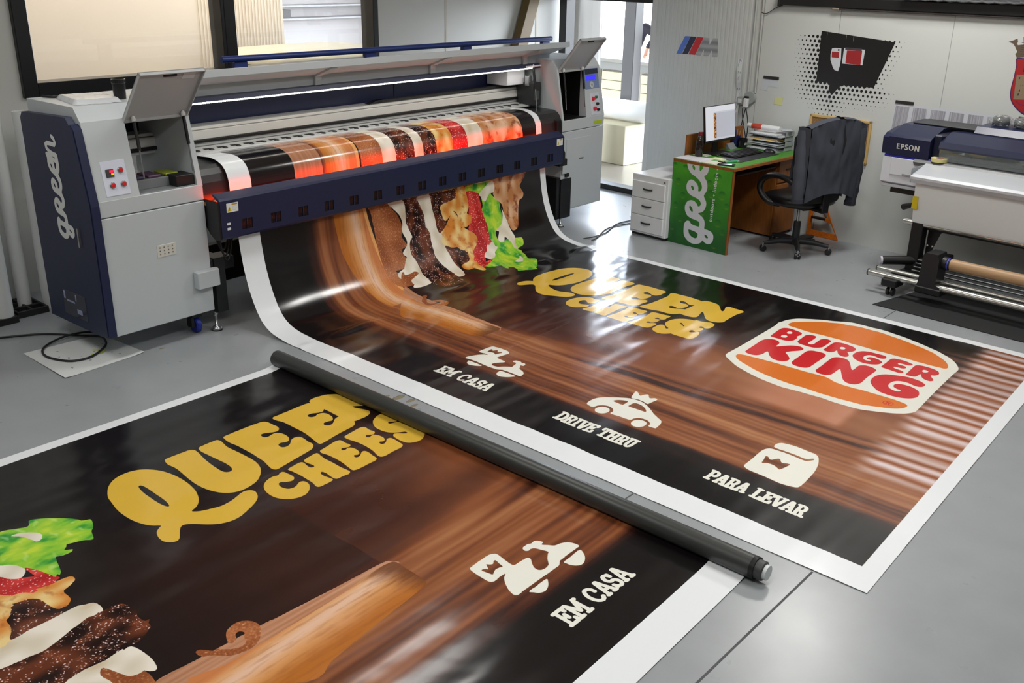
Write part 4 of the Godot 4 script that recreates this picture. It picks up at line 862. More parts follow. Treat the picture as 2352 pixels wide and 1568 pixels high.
	mm.transform_format = MultiMesh.TRANSFORM_3D; mm.mesh = bead; mm.instance_count = 236
	for k in 236: mm.set_instance_transform(k, Transform3D(Basis.IDENTITY, Vector3(0.765 + k * 0.015, 1.415, -0.259)))
	dots.multimesh = mm; dots.material_override = glow(Color(1, 0.99, 0.95), 5.0); dots.name = "led_beads"; dots.set_meta("kind", "stuff"); can.add_child(dots)
	for k in 5:
		var l := AreaLight3D.new(); l.name = "led_light"; l.area_size = Vector2(0.68, 0.01); l.light_energy = 0.05; l.light_color = Color(1, 0.99, 0.95); l.shadow_enabled = true; l.area_range = 12.0
		l.transform = Transform3D(Basis(Vector3.RIGHT, -0.9), Vector3(1.13 + k * 0.70, 1.412, -0.250)); P.add_child(l, true)
	# main lid, standing open
	s = S()
	prism(s, [Vector2(-0.335, 1.448), Vector2(-0.325, 1.448), Vector2(-0.322, 1.515), Vector2(-0.12, 1.588), Vector2(-0.10, 1.588), Vector2(-0.10, 1.632), Vector2(-0.115, 1.632), Vector2(-0.118, 1.603), Vector2(-0.335, 1.528)], 0, 0.735, 4.60)
	var lid := obj("main_lid", s, grey, P)
	for x in [0.76, 1.9, 3.05, 4.2]:
		s = S(); prism(s, [Vector2(-0.323, 1.45), Vector2(-0.300, 1.45), Vector2(-0.295, 1.51), Vector2(-0.12, 1.575), Vector2(-0.12, 1.59), Vector2(-0.322, 1.516)], 0, x, x + 0.055); obj("stiffener", s, grey2, lid)
	for x in [4.28, 0.75]:
		s = S(); rod(s, Vector3(x, 1.24, -0.22), Vector3(x, 1.42, -0.25), 0.011); var st := obj("gas_strut", s, black, lid)
		s = S(); rod(s, Vector3(x, 1.05, -0.20), Vector3(x, 1.24, -0.22), 0.005); obj("piston", s, steel, st)
		s = S(); ball(s, Vector3(x, 1.43, -0.25), Vector3(0.012, 0.02, 0.012)); obj("clip", s, white, st)
	s = S(); bx(s, Vector3(4.20, 1.425, -0.28), Vector3(4.50, 1.437, -0.255), 0.003); obj("lid_arm", s, white, lid)
	# blue hand rail behind the lid
	s = S(); rod(s, Vector3(1.42, 1.622, -0.70), Vector3(5.10, 1.603, -0.70), 0.022, 16)
	var rail := obj("hand_rail", s, M(C(34, 52, 112), 0.35), P)
	for x in [1.58, 2.80, 3.92, 5.03]:
		s = S(); bx(s, Vector3(x - 0.055, 1.42, -0.74), Vector3(x + 0.055, 1.60, -0.70), 0.004); obj("bracket", s, M(C(34, 52, 112), 0.35), rail)
	# parked print carriage at the far end
	s = S(); bx(s, Vector3(4.06, 1.27, -0.60), Vector3(4.30, 1.40, -0.36), 0.006)
	var car := obj("print_carriage", s, M(C(200, 200, 206), 0.45), P)
	s = S(); bx(s, Vector3(4.28, 1.09, -0.44), Vector3(4.385, 1.29, -0.24), 0.006); obj("head_block", s, dark, car)
	s = S(); bx(s, Vector3(4.29, 1.14, -0.245), Vector3(4.35, 1.22, -0.23), 0.003); obj("head_window", s, M(C(70, 80, 80), 0.2), car)
	s = S(); bx(s, Vector3(4.26, 1.26, -0.33), Vector3(4.30, 1.35, -0.28), 0.004); rod(s, Vector3(4.31, 1.26, -0.26), Vector3(4.31, 1.36, -0.26), 0.011); obj("valve", s, steel, car)
	# heater bar in front of the platen, with the lamps behind it
	s = S()
	prism(s, [Vector2(0.115, 0.742), Vector2(0.133, 0.742), Vector2(0.133, 0.876), Vector2(0.122, 0.889), Vector2(0.062, 0.914), Vector2(0.055, 0.905), Vector2(0.115, 0.870)], 0, 0.755, 4.245)
	prism(s, [Vector2(0.115, 0.674), Vector2(0.133, 0.674), Vector2(0.133, 0.645), Vector2(0.125, 0.632), Vector2(0.075, 0.638), Vector2(0.075, 0.655), Vector2(0.115, 0.665)], 0, 0.755, 4.245)
	var left_x := 0.755
	for k in 16:
		var right_x := 4.245 if k == 15 else 0.945 + k * 0.2228 - 0.040
		bx(s, Vector3(left_x, 0.674, 0.115), Vector3(right_x, 0.742, 0.133), 0.0)
		if k < 15: bx(s, Vector3(right_x + 0.037, 0.674, 0.115), Vector3(right_x + 0.043, 0.742, 0.133), 0.0)
		left_x = right_x + 0.080
	var bar := obj("heater_bar", s, navy, P)
	for k in 15:
		var x := 0.945 + k * 0.2228
		for half in [-1, 1]:
			s = S()
			for g in 6: bx(s, Vector3(x + half * 0.022 - 0.0185 + g * 0.0068, 0.674, 0.120), Vector3(x + half * 0.022 - 0.0185 + g * 0.0068 + 0.0042, 0.742, 0.128), 0.0)
			obj("vent_grille", s, black, bar)
	for x in [0.80, 4.15]:
		var wi := Image.create(128, 84, false, Image.FORMAT_RGB8); wi.fill(Color8(226, 228, 226)); wi.fill_rect(Rect2i(58, 8, 62, 12), Color8(190, 140, 40))
		fill(wi, [PackedVector2Array([Vector2(8, 74), Vector2(54, 74), Vector2(31, 26)])], Color8(214, 190, 40)); wi.fill_rect(Rect2i(29, 42, 5, 18), Color8(60, 50, 20)); wi.fill_rect(Rect2i(29, 64, 5, 4), Color8(60, 50, 20))
		for r in 4: wi.fill_rect(Rect2i(60, 30 + r * 11, 54 - (r % 2) * 12, 3), Color8(185, 187, 188))
		s = S(); var z := 0.1345; card(s, Vector3(x, 0.858, z), Vector3(x + 0.085, 0.858, z), Vector3(x + 0.085, 0.800, z), Vector3(x, 0.800, z))
		obj("warning_label", s, tex(wi, 0.4), bar, "white warning label with a yellow triangle")
	for k in 2:
		s = S(); bx(s, Vector3(0.795, 0.722 - k * 0.032, 0.132), Vector3(0.820, 0.736 - k * 0.032, 0.1346), 0.0); obj("tag", s, white, bar)
	for x in [[0.74, 0.757], [4.243, 4.262]]:
		s = S(); prism(s, [Vector2(-0.09, 0.87), Vector2(0.13, 0.87), Vector2(0.13, 0.64), Vector2(0.08, 0.62), Vector2(0.02, 0.66), Vector2(-0.06, 0.75)], 0, x[0], x[1]); obj("end_plate", s, black, bar)
	s = S(); bx(s, Vector3(4.25, 0.60, -0.05), Vector3(4.36, 0.66, 0.10), 0.004); prism(s, [Vector2(4.26, 0.86), Vector2(4.30, 0.83), Vector2(4.39, 0.70), Vector2(4.39, 0.61), Vector2(4.26, 0.61)], 2, 0.03, 0.05); obj("support_bracket", s, black, bar)
	for y in [0.80, 0.70]:
		s = S(); rod(s, Vector3(0.79, y, 0.095), Vector3(4.21, y, 0.095), 0.008, 10)
		obj("heater_tube", s, glow(Color(1.0, 0.20, 0.02), 3.0), bar, "glowing orange heater tube")
	for k in 6:
		var l := AreaLight3D.new(); l.name = "heater_light"; l.area_size = Vector2(0.55, 0.02); l.light_energy = 0.12; l.light_color = Color(1.0, 0.22, 0.03); l.shadow_enabled = true; l.area_range = 8.0
		l.transform = Transform3D(Basis(Vector3.RIGHT, 0.75), Vector3(1.06 + k * 0.577, 0.845, 0.088)); P.add_child(l, true)
	# open parts bay of the near cabinet
	for k in 3:
		s = S(); bx(s, Vector3(0.335 + k * 0.115, 1.03, -0.26), Vector3(0.42 + k * 0.115, 1.045, -0.12), 0.005)
		obj("ink_tray", s, M([C(60, 50, 80), C(90, 60, 90), C(150, 160, 40)][k], 0.4), P)

func cabinet(P: Node3D, x0: float, x1: float, o0: float, o1: float, near: bool) -> void:
	var grey := M(C(190, 197, 201), 0.42); var inner := M(C(120, 124, 126), 0.5); var black := M(C(14, 14, 15), 0.5); var steel := M(C(180, 182, 184), 0.25, 0.9)
	var s := S()
	# lower block, then the leaning upper body built round its opening
	bx(s, Vector3(x0, 0.15, -0.69), Vector3(x1, 0.868, 0.0), 0.004)
	bx(s, Vector3(x0, 0.873, -0.69), Vector3(x1, 0.97, 0.0), 0.004)
	var lean := [Vector2(-0.69, 0.96), Vector2(-0.0, 0.96), Vector2(-0.083, 1.406), Vector2(-0.145, 1.484), Vector2(-0.69, 1.484)]
	prism(s, lean, 0, x0, o0)
	prism(s, lean, 0, o1, x1)
	prism(s, [Vector2(-0.69, 1.37), Vector2(-0.45, 1.37), Vector2(-0.45, 1.41), Vector2(-0.085, 1.41), Vector2(-0.145, 1.484), Vector2(-0.69, 1.484)], 0, o0, o1)
	bx(s, Vector3(x0, 0.965, -0.69), Vector3(x1, 1.0, -0.55) if not near else Vector3(o0, 1.0, -0.55), 0.002)
	var cab := obj("cabinet", s, grey, P)
	s = S(); bx(s, Vector3(o0, 0.93, -0.54), Vector3(o1, 0.975, -0.01), 0.002)
	if near:
		bx(s, Vector3(o0, 0.975, -0.13), Vector3(o1 - 0.06, 1.03, -0.10), 0.002)
		obj("bay_floor", s, inner, cab)
		s = S(); bx(s, Vector3(o1 - 0.13, 0.976, -0.16), Vector3(o1 - 0.005, 1.04, -0.02), 0.003); obj("drip_box", s, black, cab)
		s = S(); bx(s, Vector3(o0 - 0.02, 1.235, -0.60), Vector3(o0 + 0.10, 1.37, -0.52), 0.003); obj("bay_bracket", s, inner, cab)
	else:
		bx(s, Vector3(o0, 0.975, -0.60), Vector3(o1, 1.41, -0.45), 0.002)
		bx(s, Vector3(o0, 0.975, -0.45), Vector3(o0 + 0.004, 1.40, -0.09), 0.0); bx(s, Vector3(o1 - 0.004, 0.975, -0.45), Vector3(o1, 1.40, -0.09), 0.0)
		obj("bay_lining", s, black, cab)
		for k in 5:
			s = S(); rod(s, Vector3(o0 + 0.08 + k * 0.03, 1.05, -0.3), Vector3(o0 + 0.08 + k * 0.03, 1.10, -0.3), 0.007, 8); obj("nozzle", s, steel, cab)
		s = S(); bx(s, Vector3(o0 + 0.03, 1.03, -0.34), Vector3(o1 - 0.08, 1.05, -0.24), 0.003); obj("cap_tray", s, M(C(90, 92, 92), 0.4), cab)
		for k in 3:
			var pts := []
			for i in 11: pts.append(Vector3(o0 + 0.07 + 0.05 * k + 0.05 * sin(PI * i / 10.0), 1.05 + 0.028 * i, -0.36 + 0.02 * k))
			s = S(); tube(s, pts, 0.006, 8); obj("hose", s, M(C(70, 60, 40), 0.4), cab)
	# raised lid over the opening: it leans back from its hinge
	var hinge := Vector3(0, 1.385, -0.09)
	var top := Vector3(0, 1.672, 0.15)
	var up := (top - hinge).normalized()
	var bas := Basis(Vector3.RIGHT, up, Vector3.RIGHT.cross(up))
	var xf := Transform3D(bas, hinge)
	var L := (top - hinge).length()
	s = S()
	bx(s, Vector3(o0 - 0.005, 0, -0.012), Vector3(o1 + 0.03, L, -0.004), 0.001, xf)
	for e in [[o0 - 0.005, o0 + 0.003, 0.0, L], [o1 + 0.022, o1 + 0.03, 0.0, L], [o0 - 0.005, o1 + 0.03, L - 0.008, L], [o0 - 0.005, o1 + 0.03, 0.0, 0.008]]: bx(s, Vector3(e[0], e[2], -0.012), Vector3(e[1], e[3], 0.014), 0.001, xf)
	var lid := obj("access_lid", s, M(C(176, 178, 180), 0.45), P)
	var mx := (o0 + o1) / 2
	s = S(); bx(s, Vector3(mx - 0.035, L - 0.04, -0.005), Vector3(mx + 0.05, L - 0.026, 0.004), 0.002, xf); obj("catch", s, black, lid)
	if near:
		s = S(); bx(s, Vector3(o1 - 0.10, L - 0.07, -0.005), Vector3(o1 - 0.02, L - 0.02, -0.002), 0.0, xf); obj("sticker", s, M(C(205, 205, 206), 0.4), lid)
	for x in [o0 + 0.05, o1 - 0.01]:
		s = S(); rod(s, Vector3(x, 1.22, -0.035), Vector3(x, 1.385, -0.062), 0.010); var st := obj("gas_strut", s, black, lid)
		s = S(); rod(s, Vector3(x, 1.06, -0.02), Vector3(x, 1.22, -0.035), 0.0045); obj("piston", s, steel, st)
		s = S(); ball(s, Vector3(x, 1.395, -0.064), Vector3(0.014, 0.022, 0.012)); obj("clip", s, M(C(220, 222, 224), 0.4), st)
	# control panel on the leaning face: x, height along the slope
	var up2 := Vector3(0, 0.446, -0.083).normalized()
	var pf := Transform3D(Basis(Vector3.RIGHT, up2, Vector3.RIGHT.cross(up2)), Vector3(0, 0.96, 0.0))
	if near:
		s = S(); bx(s, Vector3(0.112, 0.03, -0.002), Vector3(0.262, 0.228, 0.003), 0.001, pf); var cp := obj("control_panel", s, M(C(214, 220, 236), 0.4), P)
		s = S(); bx(s, Vector3(0.135, 0.137, 0.002), Vector3(0.182, 0.182, 0.010), 0.002, pf); obj("thermostat", s, M(C(60, 60, 58), 0.4), cp)
		s = S(); bx(s, Vector3(0.156, 0.163, 0.009), Vector3(0.178, 0.176, 0.0115), 0.0, pf); obj("readout", s, glow(Color(1.0, 0.1, 0.25), 1.2), cp, "red digits")
		s = S(); bx(s, Vector3(0.164, 0.148, 0.009), Vector3(0.178, 0.158, 0.0115), 0.0, pf); obj("readout", s, glow(Color(0.9, 0.75, 0.1), 0.8), cp, "yellow digits")
		for b in [[0.225, 0.170], [0.160, 0.090], [0.228, 0.090]]:
			s = S(); lathe(s, pf * Vector3(b[0], b[1], 0.003), pf.basis.z, [Vector2(0, 0), Vector2(0.018, 0), Vector2(0.018, 0.006), Vector2(0.014, 0.009), Vector2(0.0, 0.009)], 20); var bt := obj("push_button", s, steel, cp)
			s = S(); lathe(s, pf * Vector3(b[0], b[1], 0.010), pf.basis.z, [Vector2(0, 0), Vector2(0.0125, 0), Vector2(0.0115, 0.006), Vector2(0.0, 0.007)], 20); obj("lens", s, M(C(205, 30, 30), 0.3), bt, "red lens")
		for k in 4:
			s = S(); lathe(s, Vector3(0.40 + k * 0.03, 0.61, 0.0), Vector3.BACK, [Vector2(0, 0), Vector2(0.004, 0), Vector2(0, 0.003)], 8); obj("screw", s, black, cab)
		s = S(); bx(s, Vector3(0.378, 0.574, -0.001), Vector3(0.506, 0.648, 0.0025), 0.001); var vp := obj("vent_plate", s, M(C(206, 204, 196), 0.5), P)
		for k in 12:
			s = S(); bx(s, Vector3(0.395 + (k % 4) * 0.028, 0.588 + (k / 4) * 0.02, 0.002), Vector3(0.402 + (k % 4) * 0.028, 0.596 + (k / 4) * 0.02, 0.0034), 0.0); obj("slot", s, M(C(110, 108, 100), 0.5), vp)
	else:
		s = S(); bx(s, Vector3(4.792, 0.255, -0.002), Vector3(5.005, 0.435, 0.004), 0.008, pf); var dp := obj("display_panel", s, M(C(120, 138, 178), 0.3), P, "blue-grey display panel")
		s = S(); bx(s, Vector3(4.80, 0.385, 0.003), Vector3(5.0, 0.43, 0.005), 0.003, pf); obj("header", s, M(C(40, 44, 62), 0.3), dp)
		s = S(); bx(s, Vector3(4.81, 0.33, 0.003), Vector3(4.955, 0.378, 0.006), 0.001, pf); obj("screen", s, glow(Color(0.22, 0.20, 0.95), 1.0), dp, "lit blue screen")
		s = S(); lathe(s, pf * Vector3(4.885, 0.29, 0.004), pf.basis.z, [Vector2(0.010, 0), Vector2(0.030, 0), Vector2(0.030, 0.004), Vector2(0.010, 0.004)], 24); obj("key_ring", s, M(C(190, 196, 200), 0.4), dp)
		s = S(); bx(s, Vector3(4.845, 0.02, -0.002), Vector3(4.985, 0.215, 0.003), 0.001, pf); var cp := obj("control_panel", s, M(C(206, 212, 222), 0.4), P)
		for b in [[4.885, 0.165, 0], [4.93, 0.175, 1], [4.895, 0.075, 0], [4.94, 0.115, 2], [4.945, 0.06, 2]]:
			s = S(); lathe(s, pf * Vector3(b[0], b[1], 0.003), pf.basis.z, [Vector2(0, 0), Vector2(0.019 if b[2] == 0 else 0.013, 0), Vector2(0.016 if b[2] == 0 else 0.011, 0.02), Vector2(0.0, 0.022)], 16); obj("push_button", s, M([C(225, 30, 60), C(40, 110, 70), C(30, 26, 28)][b[2]], 0.35), cp)
		s = S(); bx(s, Vector3(4.875, 0.893, -0.001), Vector3(5.01, 0.925, 0.0015), 0.0); obj("sticker", s, M(C(176, 196, 30), 0.5), P, "lime green sticker")
		s = S(); bx(s, Vector3(4.47, 0.16, -0.001), Vector3(4.86, 0.80, 0.004), 0.002); var dr := obj("service_door", s, grey, P)
		s = S(); bx(s, Vector3(4.66, 0.60, 0.003), Vector3(4.73, 0.614, 0.008), 0.001); obj("door_pull", s, M(C(120, 122, 124), 0.3), dr)
		s = S(); bx(s, Vector3(4.40, 0.50, 0.0), Vector3(4.47, 0.60, 0.02), 0.002); obj("bracket", s, grey, cab)
		s = S(); bx(s, Vector3(4.455, 0.465, 0.0), Vector3(4.50, 0.50, 0.021), 0.002); obj("knob", s, black, cab)

# the workshop's own script mark, filled into a box; `whole` adds the last letter
func script_word(img: Image, box: Rect2, c: Color, whole: bool) -> void:
	var y1 := 965.0 if whole else 735.0
	var lo := Vector2(118, 15); var size := Vector2(365, y1 - 15)
	var to := func(v: Vector2) -> Vector2: return box.position + Vector2((v.x - lo.x) / size.x * box.size.x, (1.0 - (v.y - lo.y) / size.y) * box.size.y)
	var loops := []
	for l in art["script"]:
		var p := PackedVector2Array()
		for i in range(0, l.size(), 2): p.append(to.call(Vector2(l[i], l[i + 1])))
		loops.append(smooth(p, 3))
	fill(img, loops, c)
	if whole:
		var strokes := [[Vector2(345, 700), Vector2(330, 735), Vector2(250, 755), Vector2(165, 770), Vector2(155, 785), Vector2(240, 795), Vector2(345, 790)], [Vector2(345, 790), Vector2(230, 812), Vector2(170, 840), Vector2(165, 870), Vector2(200, 888), Vector2(330, 885), Vector2(352, 905), Vector2(335, 940), Vector2(300, 955)]]
		for st in strokes:
			var p := []
			for v in st: p.append(v)
			for q in pen(p, 19.0):
				var r := PackedVector2Array()
				for v in q: r.append(to.call(v))
				fill(img, [r], c)

# ---------- posters ----------
const PATH := [-1.05, 0.0, -4.60, 0.0, -4.80, 0.004, -4.93, 0.016, -5.03, 0.04, -5.10, 0.08, -5.15, 0.135, -5.195, 0.21, -5.23, 0.29, -5.26, 0.39, -5.285, 0.52, -5.30, 0.64, -5.32, 0.76, -5.345, 0.90, -5.355, 0.975, -5.375, 1.022, -5.41, 1.056, -5.45, 1.073, -5.70, 1.080, -5.80, 1.078]
var path_s := PackedFloat32Array()

func path_at(s: float) -> Vector2:
	# smooth run of the sheet: (z, y) at the distance s from its free end
	var n := PATH.size() / 2
	if path_s.is_empty():
		path_s.append(0.0)
		for i in range(1, n): path_s.append(path_s[i - 1] + Vector2(PATH[i * 2] - PATH[i * 2 - 2], PATH[i * 2 + 1] - PATH[i * 2 - 1]).length())
	var at := func(i: int) -> Vector2:
		i = clampi(i, 0, n - 1); return Vector2(PATH[i * 2], PATH[i * 2 + 1])
	var i := 0
	while i < n - 2 and path_s[i + 1] < s: i += 1
	var t := (s - path_s[i]) / (path_s[i + 1] - path_s[i])
	if i == 0: return (at.call(0) as Vector2).lerp(at.call(1), t)
	return (at.call(i) as Vector2).cubic_interpolate_in_time(at.call(i + 1), at.call(i - 1), at.call(i + 2), t, path_s[i + 1] - path_s[i], path_s[i - 1] - path_s[i], path_s[mini(i + 2, n - 1)] - path_s[i])

func ripple(x: float, z: float) -> float:
	return 0.0030 * no2.get_noise_2d(x * 1.5, z * 2.6) + 0.0022 * no2.get_noise_2d(x * 0.5 + 30.0, z * 7.0) + 0.0006 * no1.get_noise_2d(x * 7.0, z * 9.0)

func banner_point(u: float, t: float) -> Vector3:
	var s := 5.21 - u
	var p := path_at(s)
	var k := clampf(s / 3.5, 0.0, 1.0)
	var x := lerpf(lerpf(3.345, 3.41, k), lerpf(6.52, 6.60, k), t / 3.2)
	var z := p.x - 0.03 * (x - 3.41)
	var flat := 1.0 - smoothstep(3.5, 3.9, s)
	var edge := smoothstep(0.0, 0.35, t) * smoothstep(3.2, 2.9, t) * smoothstep(0.0, 0.3, s)
	var y := p.y + 0.0045 * flat + ripple(x, z) * (0.35 + 0.65 * edge) * flat
	# hanging part: gentle belly and small buckles above the floor
	z += 0.006 * no2.get_noise_2d(x * 2.0, s * 1.5) * smoothstep(3.6, 4.0, s) * smoothstep(4.7, 4.3, s)
	y += 0.012 * exp(-pow((s - 3.72) / 0.10, 2.0)) * maxf(0.0, no2.get_noise_2d(x * 3.0, s * 6.0)) * 1.5
	return Vector3(x, maxf(y, 0.0015), z)

func front_point(u: float, t: float) -> Vector3:
	var z0 := -1.424 - 0.037 * (u - 2.317); var z1 := -4.592 - 0.010 * (u - 1.533)
	var z := lerpf(z0, z1, t / 3.2)
	var near := smoothstep(3.00, 3.16, u)
	var edge := smoothstep(0.0, 0.35, t) * smoothstep(3.2, 2.9, t)
	return Vector3(u, maxf(0.0045 + ripple(u + 20.0, z) * (0.35 + 0.65 * edge) * (1.0 - near) + near * near * 0.012, 0.0015), z)

func banners() -> void:
	var hi := poster(2.51, 5.21); var roll := poster(-0.36, 2.51); var near := poster(0.8, 3.22)
	var gl := 0.17
	var m_hi := tex(hi, gl); var m_roll := tex(roll, gl); var m_near := tex(near, gl)
	var at := Vector3(3.35, 0, -1.05)
	var o := thing("printed_banner", "dark burger poster running from the printer across the floor, with round red and orange logo", "banner", WORLD, at, "printed burger posters")
	var s := S()
	sheet(s, 108, 110, func(a, b): return banner_point(2.51 + 2.70 * a, 3.2 * (1.0 - b)))
	obj("sheet", s, m_hi, o)
	s = S()
	sheet(s, 130, 110, func(a, b): return banner_point(-0.36 + 2.87 * a, 3.2 * (1.0 - b)))
	obj("sheet", s, m_roll, o)
	o = thing("printed_banner", "burger poster lying in front, half unrolled from its dark grey roll", "banner", WORLD, Vector3(3.15, 0, -1.45), "printed burger posters")
	s = S()
	sheet(s, 100, 110, func(a, b): return front_point(0.8 + 2.36 * a, 3.2 * (1.0 - b)))
	var sh := obj("sheet", s, null, o)
	# the texture covers 0.8 .. 3.22, the sheet ends under its roll at 3.16
	var sm := tex(near, gl); sm.uv1_scale = Vector3(2.36 / 2.42, 1, 1); sh.material_override = sm
	s = S()
	sheet(s, 40, 60, func(a, b): return front_point(-0.36 + 1.16 * a, 3.2 * (1.0 - b)))
	var sh2 := obj("sheet", s, null, o)
	var sm2 := tex(roll, gl); sm2.uv1_scale = Vector3(1.16 / 2.87, 1, 1); sh2.material_override = sm2
	var a := Vector3(3.152, 0.053, -4.60); var b := Vector3(3.136, 0.053, -1.415)
	s = S(); tube(s, [a, b], 0.047, 32)
	obj("roll", s, M(C(56, 58, 57), 0.36), o, "dark grey back of the rolled material")
	s = S()
	var d := (b - a).normalized()
	lathe(s, b, d, [Vector2(0.047, -0.02), Vector2(0.047, 0.0), Vector2(0.040, 0.0), Vector2(0.040, 0.03), Vector2(0.032, 0.034), Vector2(0.032, 0.0), Vector2(0.0, 0.0)], 32)
	obj("roll_end", s, M(C(64, 66, 66), 0.45), o)
	s = S(); lathe(s, b, d, [Vector2(0.031, 0.0), Vector2(0.031, 0.048), Vector2(0.0, 0.050)], 28)
	obj("core", s, M(C(214, 220, 222), 0.35), o, "pale cardboard core end")

# ---------- things on the floor at the left ----------
func floor_things() -> void:
	single("paper_sheet", "white sheet of paper with a yellow ink stain on the floor by the printer", "paper", WORLD, Vector3(2.45, 0, -5.6), func(s):
		sheet(s, 14, 14, func(a, b):
			var p := Vector3(2.207, 0, -5.878).lerp(Vector3(2.686, 0, -5.854), a).lerp(Vector3(2.202, 0, -5.32).lerp(Vector3(2.719, 0, -5.362), a), b)
			p.y = 0.002 + 0.006 * pow(absf(a - 0.5) * 2.0, 6.0) * b
			return p), stained_paper())
	single("black_cable", "black cable lying in a loop on the stained paper sheet", "cable", WORLD, Vector3(2.4, 0, -5.8), func(s):
		var key := [Vector3(1.2, 0.008, -6.9), Vector3(2.0, 0.008, -6.36), Vector3(2.217, 0.008, -6.231), Vector3(2.432, 0.010, -6.096), Vector3(2.565, 0.012, -5.915), Vector3(2.652, 0.013, -5.80), Vector3(2.650, 0.012, -5.72), Vector3(2.60, 0.010, -5.62), Vector3(2.472, 0.010, -5.518), Vector3(2.375, 0.010, -5.515), Vector3(2.317, 0.010, -5.565), Vector3(2.274, 0.010, -5.70), Vector3(2.30, 0.011, -5.82), Vector3(2.38, 0.014, -5.895), Vector3(2.50, 0.020, -5.93), Vector3(2.62, 0.022, -5.905), Vector3(2.72, 0.012, -5.84), Vector3(2.9, 0.01, -5.8)]
		var cv := Curve3D.new()
		for i in key.size():
			var tan: Vector3 = (key[mini(i + 1, key.size() - 1)] - key[maxi(i - 1, 0)]) / 6.0
			cv.add_point(key[i], -tan, tan)
		cv.bake_interval = 0.02
		tube(s, Array(cv.get_baked_points()), 0.007, 8), M(C(24, 25, 27), 0.5))
	# rolls of material standing in black racks
	var paper := M(C(214, 217, 216), 0.45)
	var racks := [[Vector3(2.33, 0, -6.60), "black slotted rack on the floor under the leftmost white rolls"], [Vector3(2.56, 0, -6.665), "black slotted rack next to the printer's navy end cover"]]
	for r in racks:
		var p: Vector3 = r[0]
		var o := thing("roll_rack", r[1], "rack", WORLD, p, "black roll racks")
		var s := S()
		for k in 4:
			bx(s, p + Vector3(-0.105, 0.0, -0.165 + k * 0.1), p + Vector3(0.105, 0.045, -0.145 + k * 0.1), 0.003)
			if k < 3: bx(s, p + Vector3(-0.105 + 0.0975 * k, 0.0, -0.16), p + Vector3(-0.09 + 0.0975 * k, 0.045, 0.15), 0.003)
		obj("grid", s, M(C(26, 26, 27), 0.55), o)
		s = S(); bx(s, p + Vector3(-0.104, 0.004, -0.16), p + Vector3(0.104, 0.012, 0.15), 0.0); obj("tray", s, M(C(20, 20, 21), 0.6), o)
	var rolls := [[Vector3(2.585, 0.013, -6.70), 0.045, 1.36, "slim white media roll standing in the rack beside the printer"], [Vector3(2.74, 0.0, -6.62), 0.062, 1.33, "thick white media roll standing on the floor against the printer's navy end cover"], [Vector3(2.37, 0.013, -6.51), 0.06, 1.38, "white media roll at the very edge of the picture, in the left rack"], [Vector3(2.43, 0.013, -6.75), 0.045, 1.36, "white media roll behind the slim roll, between the two racks"]]
	for r in rolls:
		var o := thing("media_roll", r[3], "roll", WORLD, r[0], "white media rolls standing by the wall")
		var s := S(); lathe(s, r[0], Vector3.UP, [Vector2(r[1] * 0.78, 0.0), Vector2(r[1], 0.0), Vector2(r[1], r[2]), Vector2(r[1] * 0.78, r[2]), Vector2(r[1] * 0.78, r[2] - 0.12)], 32)
		obj("media", s, paper, o)
		s = S(); lathe(s, r[0], Vector3.UP, [Vector2(r[1] * 0.78, 0.0), Vector2(r[1] * 0.78, r[2] - 0.01), Vector2(r[1] * 0.66, r[2] - 0.01), Vector2(r[1] * 0.66, r[2] - 0.12), Vector2(0.0, r[2] - 0.12)], 24)
		obj("core", s, M(C(120, 104, 84), 0.7), o)
	# wrapped pad, pen and cup on the near cabinet's top
	single("wrapped_pad", "pad of paper in crinkled clear wrap on top of the printer's near cabinet", "paper pad", PRN, Vector3(0.27, 1.484, -0.36), func(s):
		var q := [Vector3(0.165, 0, -0.555), Vector3(0.43, 0, -0.50), Vector3(0.37, 0, -0.17), Vector3(0.10, 0, -0.215)]
		s.set_smooth_group(-1)
		sheet(s, 16, 16, func(a, b):
			var p: Vector3 = q[0].lerp(q[1], a).lerp(q[3].lerp(q[2], a), b)
			var rim := minf(minf(a, 1 - a), minf(b, 1 - b))
			p.y = 1.4845 + 0.026 * smoothstep(0.0, 0.07, rim) + 0.005 * no1.get_noise_2d(a * 9, b * 9)
			return p), M(C(214, 218, 222), 0.18))
	single("black_pen", "black marker lying beside the wrapped pad on the near cabinet", "pen", PRN, Vector3(0.12, 1.484, -0.60), func(s):
		tube(s, [Vector3(0.135, 1.492, -0.66), Vector3(0.15, 1.492, -0.60), Vector3(0.165, 1.492, -0.575), Vector3(0.22, 1.492, -0.585)], 0.007, 10), M(C(22, 22, 24), 0.4))
	var cup := thing("black_cup", "small black cup standing on the near cabinet behind the raised lid", "cup", PRN, Vector3(0.43, 1.484, -0.30))
	var s := S(); var b := Vector3(0.43, 1.484, -0.30)
	lathe(s, b, Vector3.UP, [Vector2(0, 0), Vector2(0.034, 0), Vector2(0.038, 0.09), Vector2(0.041, 0.095), Vector2(0.041, 0.115), Vector2(0.036, 0.115), Vector2(0.033, 0.01), Vector2(0, 0.01)], 28)
	obj("body", s, M(C(20, 20, 21), 0.3), cup)
	s = S(); for k in 24: bx(s, b + Vector3(0.0405 * cos(TAU * k / 24), 0.097, 0.0405 * sin(TAU * k / 24)) - Vector3(0.002, 0, 0.002), b + Vector3(0.0405 * cos(TAU * k / 24), 0.113, 0.0405 * sin(TAU * k / 24)) + Vector3(0.002, 0, 0.002), 0.0)
	obj("grip_ring", s, M(C(28, 28, 29), 0.5), cup)
